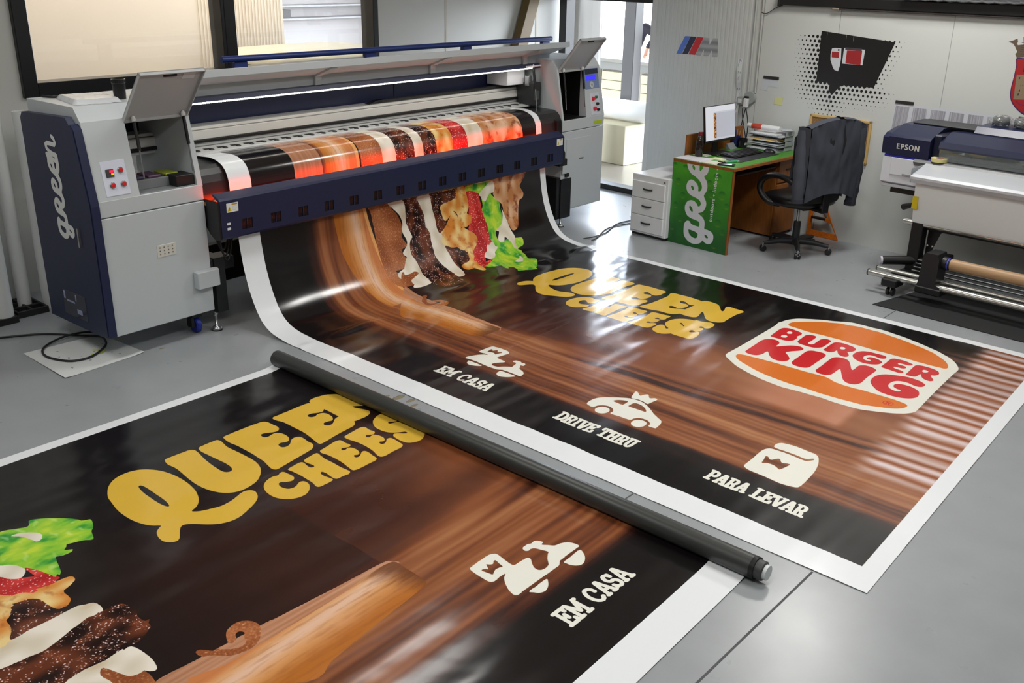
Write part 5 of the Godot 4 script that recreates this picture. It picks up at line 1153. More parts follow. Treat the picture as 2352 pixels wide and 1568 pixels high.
	# cables on the floor past the far cabinet
	single("floor_cable", "thin grey cables on the floor between the far cabinet and the white drawers", "cable", WORLD, Vector3(7.3, 0, -5.0), func(t):
		for k in 2:
			var pts := []
			for i in 25:
				var f := i / 24.0
				pts.append(Vector3(lerpf(6.75, 7.75, f), 0.006, lerpf(-5.05, -5.12, f) + 0.05 * sin(f * 7.0 + k * 1.5) + 0.04 * k * (1 - f)))
			tube(t, pts, 0.005, 8), M(C(74, 76, 78), 0.5))

func stained_paper() -> StandardMaterial3D:
	var img := Image.create(512, 512, false, Image.FORMAT_RGB8); img.fill(Color8(218, 222, 222))
	for q in pen([Vector2(255, 330), Vector2(290, 300), Vector2(340, 320), Vector2(370, 300), Vector2(350, 260), Vector2(330, 235)], 9.0): fill(img, [q], Color8(198, 200, 90))
	for q in pen([Vector2(300, 306), Vector2(345, 318)], 5.0): fill(img, [q], Color8(176, 180, 60))
	var r := RandomNumberGenerator.new(); r.seed = 4
	for k in 16:
		var c := Vector2(r.randf_range(60, 460), r.randf_range(60, 460)); var w := r.randf_range(2, 5)
		for q in pen([c, c + Vector2(w, w * 0.5)], w): fill(img, [q], Color8(90, 84, 70))
	return tex(img, 0.45)

# ---------- right wall ----------
func art_loops(k: String, o: Vector2, sc: float, h: float) -> Array:
	var out := []
	for l in art[k]:
		var p := PackedVector2Array()
		for i in range(0, l.size(), 2): p.append(Vector2((l[i] / 1000.0 - o.x) * sc, h - (l[i + 1] / 1000.0 - o.y) * sc))
		out.append(p)
	return out

func sticker(nm: String, label: String, cat: String, img: Image, o: Vector2, size: Vector2, d := 0.0015) -> void:
	single(nm, label, cat, WALL, Vector3(o.x, o.y, d), func(s):
		card(s, Vector3(o.x, o.y + size.y, d), Vector3(o.x + size.x, o.y + size.y, d), Vector3(o.x + size.x, o.y, d), Vector3(o.x, o.y, d)), tex(img, 0.5, true))

func wall_things() -> void:
	# striped letter emblem
	var img := Image.create(1024, 384, false, Image.FORMAT_RGBA8); img.fill(Color(0.7, 0.7, 0.7, 0))
	var o := Vector2(-1.54, 1.46); var sc := 2000.0
	for e in [["emblem_a", C(84, 116, 200)], ["emblem_b", C(36, 38, 66)], ["emblem_c", C(196, 30, 40)], ["emblem_m", C(168, 170, 172)]]:
		fill(img, art_loops(e[0], o, sc, 384), e[1])
	for y in 384:  # brushed metal look of the printed letter
		var k := 0.88 + 0.12 * sin(y * 0.045)
		for x in range(440, 1024):
			var c := img.get_pixel(x, y)
			if c.a > 0.5 and absf(c.r - c.b) < 0.05: img.set_pixel(x, y, Color(c.r * k, c.g * k, c.b * k, 1))
	sticker("wall_emblem", "blue, navy and red striped letter emblem stuck on the ribbed wall panel", "emblem", img, o, Vector2(0.512, 0.192), 0.003)
	# black sample sheet with a cut-out vehicle, halftone dots round it
	o = Vector2(-0.36, 1.06); sc = 1600.0
	img = Image.create(1900, 1180, false, Image.FORMAT_RGBA8); img.fill(Color(0.02, 0.02, 0.02, 0))
	var blk := Color(0.03, 0.03, 0.033)
	var shape := art_loops("wall_black", o, sc, 1180)
	for row in 18:
		for col in 28:
			var p := Vector2(-0.36 + col * 0.041 + (0.0205 if row % 2 == 0 else 0.0), 1.08 + row * 0.0378)
			var q := Vector2((p.x - o.x) * sc, 1180 - (p.y - o.y) * sc)
			var dist := 1e9
			for i in shape[0].size(): dist = minf(dist, Geometry2D.get_closest_point_to_segment(q, shape[0][i], shape[0][(i + 1) % shape[0].size()]).distance_to(q))
			var r := 0.0150 * (1.0 - dist / sc / (0.27 if p.x < 0.2 else 0.22))
			if p.x > 0.50 and p.y > 1.32: r = 0.0150 * (0.55 - dist / sc / 0.22)
			if r < 0.0016 or p.y > 1.735: continue
			var ring := PackedVector2Array()
			for k in 18: ring.append(q + Vector2(cos(TAU * k / 18), sin(TAU * k / 18)) * r * sc)
			fill(img, [ring], blk)
	fill(img, shape, blk)
	for e in [["wall_door", C(196, 200, 204)], ["wall_cargo", C(196, 200, 204)], ["wall_red", C(150, 30, 34)], ["wall_reddoor", C(150, 36, 36)], ["wall_grey", C(62, 58, 64)]]: fill(img, art_loops(e[0], o, sc, 1180), e[1])
	for k in [[0.055, 0.04], [0.235, 0.03], [0.30, 0.04]]: img.fill_rect(Rect2i(int((k[0] - o.x) * sc), int(1180 - (1.765 - k[0] * 0.075 - o.y) * sc), 4, int(k[1] * sc)), C(150, 146, 130))
	var dot := PackedVector2Array()
	for k in 16: dot.append(Vector2((0.181 - o.x) * sc, 1180 - (1.625 - o.y) * sc) + Vector2(cos(TAU * k / 16), sin(TAU * k / 16)) * 13.0)
	fill(img, [dot], blk)
	sticker("wall_graphic", "black wall graphic with white and red van door cut-outs and fading halftone dots", "wall sticker", img, o, Vector2(1.1875, 0.7375))
	# crest
	o = Vector2(1.53, 1.20); sc = 1400.0
	img = Image.create(640, 900, false, Image.FORMAT_RGBA8); img.fill(Color(0.3, 0.05, 0.05, 0))
	fill(img, art_loops("crest_crown", o, sc, 900), C(92, 78, 62))
	for k in 6:
		var y := 900 - (1.70 + k * 0.016 - o.y) * sc
		img.fill_rect(Rect2i(170, int(y), 300, 4), C(60, 50, 42))
	var sh := art_loops("crest_shield", o, sc, 900)
	fill(img, [smooth(sh[0], 4)], C(66, 30, 84))
	var inner := PackedVector2Array(); var cen := Vector2((1.79 - o.x) * sc, 900 - (1.47 - o.y) * sc)
	for v in smooth(sh[0], 4): inner.append(cen + (v - cen) * 0.955)
	fill(img, [inner], C(158, 24, 30))
	fill(img, art_loops("crest_tower", o, sc, 900), C(134, 116, 92))
	var rg := RandomNumberGenerator.new(); rg.seed = 8
	var tw: PackedVector2Array = art_loops("crest_tower", o, sc, 900)[0]
	for k in 260:
		var p := tw[0].lerp(tw[1], rg.randf()).lerp(tw[3].lerp(tw[2], rg.randf()), rg.randf())
		img.fill_rect(Rect2i(int(p.x), int(p.y), 6, 4), C(112 + rg.randi() % 40, 96 + rg.randi() % 36, 74 + rg.randi() % 30))
	for e in [[1.685, 1.525, 12, 16], [1.702, 1.435, 10, 24], [1.698, 1.405, 10, 22], [1.705, 1.475, 6, 8], [1.718, 1.475, 6, 8]]:
		img.fill_rect(Rect2i(int((e[0] - o.x) * sc) - e[2] / 2, int(900 - (e[1] - o.y) * sc) - e[3] / 2, e[2], e[3]), C(28, 24, 26))
	img.fill_rect(Rect2i(int((1.70 - o.x) * sc), int(900 - (1.62 - o.y) * sc), 70, 70), C(34, 34, 74))
	for k in 4: fill(img, [PackedVector2Array([Vector2(250 + (k % 2) * 34, 330 + (k / 2) * 34), Vector2(268 + (k % 2) * 34, 330 + (k / 2) * 34), Vector2(268 + (k % 2) * 34, 348 + (k / 2) * 34), Vector2(250 + (k % 2) * 34, 348 + (k / 2) * 34)])], C(210, 212, 220))
	for k in 7:
		var a := lerpf(2.75, 1.75, k / 6.0)
		var p := cen + Vector2(cos(a) * 150.0, 130.0 + sin(a) * 70.0)
		for q in pen([p, p + Vector2(10, 7)], 4.0): fill(img, [q], C(84, 36, 90))
	sticker("wall_crest", "red town crest sticker with a stone tower and crown, cut by the picture's edge", "crest", img, o, Vector2(640.0 / 1400.0, 900.0 / 1400.0))
	# cork board
	var b := thing("cork_board", "cork notice board in a pale wooden frame behind the office chair", "notice board", WALL, Vector3(0.29, 0.885, 0))
	var cork := StandardMaterial3D.new(); cork.albedo_texture = noise_tex(0.09, C(116, 84, 48), C(160, 122, 74), 256); cork.uv1_triplanar = true; cork.uv1_scale = Vector3(3, 3, 3); cork.roughness = 0.9
	var s := S(); bx(s, Vector3(0.02, 0.72, 0.001), Vector3(0.56, 1.05, 0.010), 0.0); obj("cork", s, cork, b)
	for e in [[0.0, 0.70, 0.58, 0.722], [0.0, 1.048, 0.58, 1.07], [0.0, 0.70, 0.022, 1.07], [0.558, 0.70, 0.58, 1.07]]:
		s = S(); bx(s, Vector3(e[0], e[1], 0.001), Vector3(e[2], e[3], 0.018), 0.003); obj("frame", s, M(C(196, 164, 104), 0.5), b)
	for k in 9:
		s = S(); lathe(s, Vector3(0.49 + (k % 3) * 0.018 + 0.01 * (k % 2), 0.86 + (k / 3) * 0.055 + 0.012 * (k % 2), 0.010), Vector3.BACK, [Vector2(0, 0), Vector2(0.005, 0), Vector2(0.004, 0.006), Vector2(0, 0.007)], 8); obj("push_pin", s, M(C(206, 204, 196), 0.3), b)
	# paper notes and test prints held by black magnetic strips
	single("magnet_strip", "short black magnetic strip holding pale notes beside the halftone dots", "magnet strip", WALL, Vector3(-0.44, 1.345, 0), func(t): bx(t, Vector3(-0.522, 1.326, 0.002), Vector3(-0.361, 1.352, 0.008), 0.002), M(C(38, 36, 35), 0.5), "black magnetic strips")
	var note := thing("wall_note", "pale blue-grey note hanging under the short black magnetic strip", "note", WALL, Vector3(-0.45, 1.28, 0))
	s = S(); prism(s, [Vector2(-0.530, 1.335), Vector2(-0.365, 1.325), Vector2(-0.362, 1.258), Vector2(-0.462, 1.265), Vector2(-0.475, 1.222), Vector2(-0.541, 1.225)], 2, 0.0005, 0.0022); obj("sheet", s, M(C(192, 198, 204), 0.5), note)
	single("sticky_note", "square yellow sticky note on the wall above the document trays", "note", WALL, Vector3(-0.345, 1.145, 0), func(t): bx(t, Vector3(-0.385, 1.112, 0.001), Vector3(-0.300, 1.180, 0.003), 0.0), M(C(204, 206, 142), 0.6))
	var ti := Image.create(1024, 256, false, Image.FORMAT_RGB8); ti.fill(C(196, 199, 206))
	for k in 9:
		for x in 88:
			var v := 158 + int(26.0 * no2.get_noise_1d((k * 90 + x) * 0.13))
			ti.fill_rect(Rect2i(12 + k * 113 + x, 24, 1, 232), C(v, v, v + 8))
	single("test_print", "long white test print with grey bar patterns on the wall behind the second printer", "test print", WALL, Vector3(1.25, 1.13, 0), func(t):
		var z := 0.0025
		card(t, Vector3(0.745, 1.245, z), Vector3(2.1, 1.235, z), Vector3(2.1, 1.0, z), Vector3(0.735, 1.0, z)), tex(ti, 0.5))
	single("magnet_strip", "black magnetic strip above the left end of the long test print", "magnet strip", WALL, Vector3(0.83, 1.255, 0), func(t): bx(t, Vector3(0.752, 1.240, 0.003), Vector3(0.908, 1.266, 0.009), 0.002), M(C(38, 36, 35), 0.5), "black magnetic strips")
	single("magnet_strip", "black magnetic strip just under the red crest", "magnet strip", WALL, Vector3(1.8, 1.235, 0), func(t): bx(t, Vector3(1.735, 1.214, 0.003), Vector3(1.90, 1.246, 0.009), 0.002), M(C(38, 36, 35), 0.5), "black magnetic strips")
	# conduits, socket, cables, paper strip
	for c in [[-0.674, -0.661, "left grey conduit pipe down the wall above the socket"], [-0.606, -0.588, "right grey conduit pipe down the wall above the socket"]]:
		single("conduit", c[2], "conduit", WALL, Vector3(c[0], 1.2, 0.012), func(t): rod(t, Vector3(c[0], 2.9, 0.012), Vector3(c[1], 1.19, 0.012), 0.0085, 12), M(C(178, 179, 176), 0.4), "wall conduits")
	var so := thing("power_socket", "round-backed grey power socket with a white charger plugged in", "socket", WALL, Vector3(-0.65, 1.12, 0))
	s = S(); lathe(s, Vector3(-0.635, 1.145, 0.002), Vector3.BACK, [Vector2(0, 0), Vector2(0.062, 0), Vector2(0.058, 0.03), Vector2(0, 0.034)], 28); obj("round_box", s, M(C(150, 156, 154), 0.3), so)
	s = S(); bx(s, Vector3(-0.755, 1.075, 0.002), Vector3(-0.685, 1.145, 0.05), 0.006); obj("outlet_box", s, M(C(140, 142, 140), 0.4), so)
	s = S(); bx(s, Vector3(-0.74, 1.09, 0.048), Vector3(-0.70, 1.13, 0.056), 0.004); obj("outlet_face", s, M(C(196, 196, 194), 0.4), so)
	s = S(); bx(s, Vector3(-0.672, 1.055, 0.03), Vector3(-0.628, 1.14, 0.07), 0.008); obj("charger", s, M(C(214, 215, 216), 0.35), so)
	s = S(); bx(s, Vector3(-0.675, 1.138, 0.03), Vector3(-0.632, 1.158, 0.062), 0.005); obj("plug", s, M(C(24, 24, 25), 0.4), so)
	single("socket_cable", "black cables hanging from the socket charger down behind the desk", "cable", WALL, Vector3(-0.65, 0.9, 0.03), func(t):
		for k in 3:
			var pts := []
			for i in 17:
				var f := i / 16.0
				pts.append(Vector3(-0.648 + 0.03 * sin(f * 3.1 + k * 1.4) * (1 if k != 1 else -1) + 0.02 * f, 1.05 - 0.34 * f, 0.045 + 0.01 * k))
			tube(t, pts, 0.0045, 8), M(C(22, 22, 23), 0.5))
	single("thin_cord", "thin grey cord from the outlet down to the monitor", "cable", WALL, Vector3(-0.74, 0.95, 0.05), func(t):
		var pts := []
		for i in 13: pts.append(Vector3(-0.74 + 0.10 * i / 12.0 - 0.02 * sin(PI * i / 12.0), 1.08 - 0.34 * i / 12.0, 0.05 + 0.25 * i / 12.0))
		tube(t, pts, 0.003, 6), M(C(120, 116, 108), 0.6))
	var pi2 := Image.create(64, 512, false, Image.FORMAT_RGB8); pi2.fill(C(206, 210, 210))
	var rr := RandomNumberGenerator.new(); rr.seed = 12
	for k in 30: pi2.fill_rect(Rect2i(rr.randi() % 50, rr.randi() % 500, 4 + rr.randi() % 12, 6 + rr.randi() % 24), C(128 + rr.randi() % 50, 130 + rr.randi() % 50, 140 + rr.randi() % 50))
	single("paper_strip", "curled white paper strip with grey marks hanging on the wall by the monitor", "paper strip", WALL, Vector3(-0.80, 1.26, 0.01), func(t):
		sheet(t, 2, 24, func(a, b): return Vector3(-0.812 + 0.052 * a + 0.02 * sin(b * 2.4), 1.48 - 0.50 * b, 0.006 + 0.018 * sin(b * 5.0) ** 2 + 0.01 * a * sin(b * 3.0))), tex(pi2, 0.6))
	# black housing and silver duct high on the wall
	var be := thing("roller_housing", "long black shutter housing high along the right wall", "shutter housing", WALL, Vector3(3.0, 1.96, 0.1))
	s = S(); bx(s, Vector3(-0.42, 1.966, 0.002), Vector3(6.5, 2.046, 0.06), 0.006); obj("case", s, M(C(16, 16, 17), 0.45), be)
	s = S(); bx(s, Vector3(0.14, 1.948, 0.006), Vector3(6.5, 1.962, 0.05), 0.004); obj("lower_rail", s, M(C(58, 54, 54), 0.4), be)
	s = S(); bx(s, Vector3(0.10, 1.950, 0.01), Vector3(0.16, 1.964, 0.056), 0.003); obj("end_fitting", s, M(C(150, 140, 124), 0.4), be)
	s = S(); bx(s, Vector3(-0.425, 1.955, 0.0), Vector3(-0.405, 2.05, 0.064), 0.003); obj("end_cap", s, M(C(30, 30, 31), 0.4), be)
	single("housing_cord", "thin dark cord looping from the shutter housing's end to the conduit", "cable", WALL, Vector3(-0.5, 1.93, 0.02), func(t):
		var pts := []
		for i in 17:
			var f := i / 16.0
			pts.append(Vector3(-0.415 - 0.19 * f, 1.955 - 0.055 * sin(minf(f * 1.35, 1.0) * PI * 0.5) + 0.012 * sin(f * 6.0), 0.02))
		tube(t, pts, 0.0035, 8), M(C(60, 56, 50), 0.5))
	single("air_duct", "ribbed silver air duct above the black shutter housing", "duct", WALL, Vector3(3.5, 2.11, 0.12), func(t):
		var pr := []
		for k in 121: pr.append(Vector2(0.075 + (0.006 if k % 2 == 0 else 0.0), k * 0.048))
		lathe(t, Vector3(0.72, 2.125, 0.09), Vector3.RIGHT, pr, 24), M(C(176, 180, 184), 0.3, 0.7))
	# orange set square, aluminium ruler
	var tr := thing("set_square", "big orange set square with a black handle leaning on the wall under the chair", "set square", WALL, Vector3(0.27, 0.0, 0.03))
	s = S()
	var lean := Transform3D(Basis(Vector3.RIGHT, -0.06), Vector3(0, 0.004, 0.034))
	for e in [[Vector2(0.117, 0.0), Vector2(0.434, 0.0), Vector2(0.405, 0.05), Vector2(0.155, 0.05)], [Vector2(0.117, 0.0), Vector2(0.155, 0.05), Vector2(0.160, 0.42), Vector2(0.125, 0.46)], [Vector2(0.434, 0.0), Vector2(0.405, 0.05), Vector2(0.150, 0.50), Vector2(0.125, 0.46)], [Vector2(0.275, 0.15), Vector2(0.35, 0.13), Vector2(0.33, 0.165), Vector2(0.262, 0.185)]]:
		var p: Array = []
		for v in e: p.append(v)
		prism(s, p, 2, 0.0, 0.008, lean)
	var wood_m := StandardMaterial3D.new(); wood_m.albedo_texture = noise_tex(0.03, C(196, 96, 14), C(222, 124, 30), 256); wood_m.uv1_triplanar = true; wood_m.uv1_scale = Vector3(4, 4, 4); wood_m.roughness = 0.4
	obj("blade", s, wood_m, tr)
	s = S(); bx(s, Vector3(0.15, 0.155, 0.004), Vector3(0.285, 0.18, 0.030), 0.006, lean); obj("handle", s, M(C(30, 26, 24), 0.5), tr, "black handle")
	var ru := thing("aluminium_ruler", "tall aluminium ruler bar standing against the wall beside the desk", "ruler", WALL, Vector3(-0.03, 0.0, 0.05))
	s = S(); bx(s, Vector3(-0.055, 0.0, 0.02), Vector3(-0.015, 0.94, 0.05), 0.004); bx(s, Vector3(-0.047, 0.0, 0.048), Vector3(-0.041, 0.935, 0.056), 0.001); bx(s, Vector3(-0.029, 0.0, 0.048), Vector3(-0.023, 0.935, 0.056), 0.001); obj("bar", s, M(C(176, 180, 184), 0.3, 0.6), ru)
	s = S(); bx(s, Vector3(-0.058, 0.925, 0.018), Vector3(-0.012, 0.955, 0.060), 0.004); obj("end_cap", s, M(C(56, 58, 60), 0.4), ru)

# ---------- desk by the right wall ----------
func desk_group() -> void:
	var brown := StandardMaterial3D.new(); brown.albedo_texture = noise_tex(0.02, C(126, 74, 28), C(152, 94, 40), 256); brown.uv1_triplanar = true; brown.uv1_scale = Vector3(6, 1.2, 6); brown.roughness = 0.4
	var green := M(C(74, 142, 44), 0.35)
	# white drawer pedestal
	var o := thing("drawer_pedestal", "white three-drawer pedestal with black handles left of the green desk end", "drawer unit", WALL, Vector3(-0.77, 0, 1.0))
	var white := M(C(222, 225, 228), 0.35)
	var s := S(); bx(s, Vector3(-0.972, 0.025, 0.72), Vector3(-0.572, 0.552, 1.245), 0.005); obj("case", s, white, o)
	s = S(); bx(s, Vector3(-0.96, 0.0, 0.75), Vector3(-0.585, 0.026, 1.225), 0.002); obj("plinth", s, M(C(30, 30, 32), 0.5), o)
	for k in 3:
		var y := 0.045 + k * 0.152
		s = S(); bx(s, Vector3(-0.958, y, 1.24), Vector3(-0.600, y + 0.147, 1.258), 0.004); var d := obj("drawer", s, white, o)
		s = S()
		var pts := []
		for i in 9: pts.append(Vector3(-0.835 + 0.0125 * i, y + 0.085, 1.258 + 0.022 * sin(PI * i / 8.0) ** 0.5))
		tube(s, pts, 0.0075, 10); obj("handle", s, M(C(22, 22, 24), 0.4), d, "black bow handle")
	s = S(); lathe(s, Vector3(-0.615, 0.518, 1.244), Vector3.BACK, [Vector2(0, 0), Vector2(0.009, 0), Vector2(0.009, 0.006), Vector2(0, 0.006)], 16); obj("lock", s, M(C(170, 172, 174), 0.3, 0.8), o)
	# desk
	o = thing("desk", "brown wooden desk with green printed top and green script panel on its end", "desk", WALL, Vector3(-0.27, 0, 0.64))
	s = S(); bx(s, Vector3(-0.575, 0.708, 0.06), Vector3(0.045, 0.735, 1.20), 0.003); var top := obj("desktop", s, brown, o)
	s = S(); bx(s, Vector3(-0.573, 0.7345, 0.062), Vector3(0.03, 0.7362, 1.199), 0.0); obj("printed_film", s, green, top, "green printed film on the top")
	s = S(); bx(s, Vector3(-0.575, 0.0, 1.172), Vector3(0.040, 0.708, 1.196), 0.003); var end := obj("end_panel", s, brown, o)
	s = S(); card(s, Vector3(-0.576, 0.7355, 1.1985), Vector3(0.028, 0.7355, 1.1985), Vector3(0.028, 0.0, 1.1985), Vector3(-0.576, 0.0, 1.1985)); obj("printed_panel", s, tex(desk_print(), 0.3), end, "green panel with white script lettering and water drops")
	s = S(); bx(s, Vector3(-0.56, 0.10, 0.42), Vector3(-0.54, 0.708, 1.172), 0.002); obj("modesty_panel", s, brown, o)
	s = S(); bx(s, Vector3(-0.57, 0.02, 0.06), Vector3(-0.03, 0.708, 0.42), 0.003); var ped := obj("pedestal", s, brown, o)
	for k in 2:
		s = S(); bx(s, Vector3(-0.03, [0.04, 0.50][k], 0.075), Vector3(-0.010, [0.485, 0.70][k], 0.41), 0.003); var dr := obj("door" if k == 0 else "drawer", s, brown, ped)
		s = S(); bx(s, Vector3(-0.010, [0.43, 0.60][k], 0.20), Vector3(-0.004, [0.445, 0.612][k], 0.30), 0.002); obj("pull", s, M(C(60, 40, 22), 0.5), dr)
	s = S(); bx(s, Vector3(-0.20, 0.640, 0.45), Vector3(-0.02, 0.655, 1.05), 0.002); obj("keyboard_rail", s, M(C(40, 30, 22), 0.5), o)
	s = S(); bx(s, Vector3(-0.622, 0.60, 0.12), Vector3(-0.602, 0.905, 0.985), 0.003); bx(s, Vector3(-0.604, 0.60, 0.12), Vector3(-0.575, 0.70, 0.985), 0.002); obj("upright_board", s, brown, o)
	desk_items()

func desk_print() -> Image:
	var w := 620; var h := 755
	var img := Image.create(w, h, false, Image.FORMAT_RGB8)
	for y in h:
		for x in w:
			var f := float(y) / h
			var n := no2.get_noise_2d(x * 0.004, y * 0.004)
			img.set_pixel(x, y, Color8(72, 164, 44).lerp(Color8(26, 92, 34), clampf(f * 1.05 + n * 0.15, 0.0, 1.0)))
	for d in [[135, 70, 34], [70, 195, 34], [475, 110, 52], [535, 245, 44], [130, 310, 34], [425, 250, 40], [60, 410, 34], [455, 360, 44], [520, 490, 40], [350, 420, 36], [120, 520, 34], [430, 590, 34], [40, 610, 36], [500, 690, 36], [20, 60, 30], [590, 330, 30], [575, 560, 30], [400, 160, 30]]:
		for y in range(d[1] - d[2], d[1] + d[2]):
			for x in range(d[0] - d[2], d[0] + d[2]):
				if x < 0 or y < 0 or x >= w or y >= h: continue
				var v: Vector2 = Vector2(x - d[0], y - d[1]) / d[2]
				var r: float = v.length()
				if r > 1.0: continue
				var c := img.get_pixel(x, y)
				c = c.lerp(Color8(20, 100, 40), smoothstep(1.0, 0.75, r) * clampf(-v.y * 1.1, 0.0, 0.8))
				c = c.lerp(Color8(150, 170, 40), smoothstep(1.0, 0.8, r) * clampf(v.y - 0.35, 0.0, 0.5))
				img.set_pixel(x, y, c)
	# outlines are in millimetres from the panel's lower left corner
	var loops := []
	for l in art["script"]:
		var p := PackedVector2Array()
		for i in range(0, l.size(), 2): p.append(Vector2(l[i] / 604.0 * w, h - l[i + 1] / 735.5 * h))
		loops.append(smooth(p, 3))
	fill(img, loops, Color8(214, 216, 224))
	write(img, "outdoors + indoors +", Vector2(458, 492), Vector2(24, -475), Vector2(-34, 0), Color8(214, 218, 224))
	return img

func desk_items() -> void:
	var Y := 0.7364
	var black := M(C(18, 18, 19), 0.4)
	single("desk_mat", "black desk mat under the keyboard", "desk mat", WALL, Vector3(-0.2, Y, 0.62), func(t): bx(t, Vector3(-0.33, Y, 0.34), Vector3(-0.075, Y + 0.003, 0.93), 0.001), M(C(34, 35, 38), 0.6))
	var k := thing("keyboard", "black computer keyboard on the desk mat", "keyboard", WALL, Vector3(-0.27, Y + 0.003, 0.61))
	var s := S(); prism(s, [Vector2(-0.36, Y + 0.003), Vector2(-0.205, Y + 0.003), Vector2(-0.20, Y + 0.012), Vector2(-0.36, Y + 0.026)], 2, 0.40, 0.825); obj("body", s, black, k)
	var keys := S()
	for r in 5:
		for c in 18: bx(keys, Vector3(-0.35 + r * 0.028, Y + 0.022 - r * 0.0025, 0.412 + c * 0.0225), Vector3(-0.326 + r * 0.028, Y + 0.029 - r * 0.0025, 0.431 + c * 0.0225), 0.0)
	var ko := obj("keys", keys, M(C(30, 30, 32), 0.5), k); ko.set_meta("kind", "stuff")
	var m := thing("computer_mouse", "black computer mouse near the document trays", "mouse", WALL, Vector3(-0.18, Y, 0.33))
	s = S(); ball(s, Vector3(-0.18, Y + 0.004, 0.33), Vector3(0.055, 0.032, 0.034), 16); obj("shell", s, black, m)
	s = S(); rod(s, Vector3(-0.212, Y + 0.028, 0.33), Vector3(-0.200, Y + 0.033, 0.33), 0.004); obj("wheel", s, M(C(50, 50, 52), 0.4), m)
	# monitor
	var mo := thing("monitor", "flat computer monitor on the desk showing a white window with a narrow burger strip", "monitor", WALL, Vector3(-0.46, Y, 0.72))
	var ax := (Vector3(-0.47, 1.155, 0) - Vector3(-0.43, 0.845, 0)).normalized()
	var xf := Transform3D(Basis(Vector3(0, 0, -1), ax, Vector3(0, 0, -1).cross(ax)), Vector3(-0.43, 0.845, 0.73))
	s = S(); bx(s, Vector3(-0.225, 0, -0.022), Vector3(0.225, 0.312, 0.0), 0.004, xf); obj("bezel", s, M(C(16, 17, 20), 0.35), mo)
	s = S(); bx(s, Vector3(-0.12, 0.06, -0.06), Vector3(0.12, 0.24, -0.02), 0.015, xf); obj("rear_housing", s, M(C(150, 152, 154), 0.4), mo)
	var si := Image.create(512, 340, false, Image.FORMAT_RGB8); si.fill(C(204, 206, 214)); si.fill_rect(Rect2i(0, 0, 512, 56), C(226, 228, 234)); si.fill_rect(Rect2i(0, 0, 140, 340), C(224, 226, 232)); si.fill_rect(Rect2i(185, 70, 327, 250), C(188, 190, 200))
	for y in 250:
		for x in 44:
			var n := no1.get_noise_2d(x * 0.05, y * 0.035)
			si.set_pixel(140 + x, 70 + y, C(90, 40, 20).lerp(C(226, 168, 100), clampf(0.5 + n, 0, 1)).lerp(C(30, 22, 24), clampf(-n * 1.6 - 0.2, 0, 1)))
	var scm := StandardMaterial3D.new(); scm.albedo_color = Color(0.03, 0.03, 0.03); scm.roughness = 0.25; scm.emission_enabled = true; scm.emission_texture = ImageTexture.create_from_image(si); scm.emission = Color.BLACK; scm.emission_energy_multiplier = 0.62
	s = S(); card(s, xf * Vector3(-0.219, 0.307, 0.0008), xf * Vector3(0.219, 0.307, 0.0008), xf * Vector3(0.219, 0.022, 0.0008), xf * Vector3(-0.219, 0.022, 0.0008)); obj("screen", s, scm, mo, "lit screen")
	s = S(); bx(s, Vector3(-0.53, Y, 0.60), Vector3(-0.36, Y + 0.012, 0.86), 0.005); bx(s, Vector3(-0.50, Y + 0.01, 0.695), Vector3(-0.475, 0.95, 0.765), 0.004); obj("stand", s, black, mo)
	var sl := AreaLight3D.new(); sl.name = "screen_light"; sl.area_size = Vector2(0.42, 0.28); sl.light_energy = 0.10; sl.light_color = Color(0.9, 0.93, 1.0); sl.shadow_enabled = true; sl.area_range = 8.0
	sl.transform = Transform3D(xf.basis * Basis(Vector3.UP, PI), xf * Vector3(0, 0.16, 0.004) - org); mo.add_child(sl)
	# bottle
	var b := Vector3(-0.46, Y + 0.003, 1.00)
	var bo := thing("bottle", "dark glass bottle with a red cap at the desk's corner", "bottle", WALL, b)
	s = S(); lathe(s, b, Vector3.UP, [Vector2(0, 0), Vector2(0.029, 0), Vector2(0.033, 0.006), Vector2(0.033, 0.105), Vector2(0.031, 0.13), Vector2(0.022, 0.16), Vector2(0.015, 0.178), Vector2(0.014, 0.19), Vector2(0, 0.19)], 24, true); obj("glass", s, M(C(34, 26, 24), 0.08), bo)
	s = S(); lathe(s, b + Vector3(0, 0.182, 0), Vector3.UP, [Vector2(0.0175, 0), Vector2(0.0175, 0.028), Vector2(0.0, 0.029)], 20); obj("cap", s, M(C(120, 24, 34), 0.4), bo)
	# papers, notes
	var sheets := [[-0.57, 1.00, -0.30, 1.197, 0.006, C(214, 212, 218), "stack of white paper hanging over the desk's near corner under the bottle"], [-0.31, 1.06, -0.16, 1.19, 0.004, C(206, 200, 180), "cream paper lying next to the white stack, by the phone"], [-0.36, 0.90, -0.22, 1.0, 0.004, C(190, 196, 140), "small yellow-green note pad in front of the keyboard"], [-0.56, 0.82, -0.42, 0.95, 0.005, C(180, 184, 170), "pale leaflets on the desk below the monitor"], [-0.50, 0.66, -0.40, 0.80, 0.006, C(160, 156, 150), "printed leaflets lying between monitor stand and keyboard"]]
	for q in sheets:
		single("paper", q[6], "paper", WALL, Vector3((q[0] + q[2]) / 2, Y, (q[1] + q[3]) / 2), func(t):
			for i in 3: bx(t, Vector3(q[0] + 0.004 * i, Y + q[4] * i / 3.0, q[1] + 0.003 * i), Vector3(q[2] - 0.006 * i, Y + q[4] * (i + 1) / 3.0, q[3] - 0.002 * i), 0.0), M(q[5], 0.6))
	var ph := thing("smartphone", "black smartphone on the desk edge above the green panel", "phone", WALL, Vector3(-0.09, Y, 1.13))
	var pr := Transform3D(Basis(Vector3.UP, 0.35), Vector3(-0.088, Y, 1.125))
	s = S(); bx(s, Vector3(-0.07, 0.001, -0.034), Vector3(0.07, 0.0095, 0.034), 0.004, pr); obj("body", s, M(C(30, 32, 36), 0.3), ph)
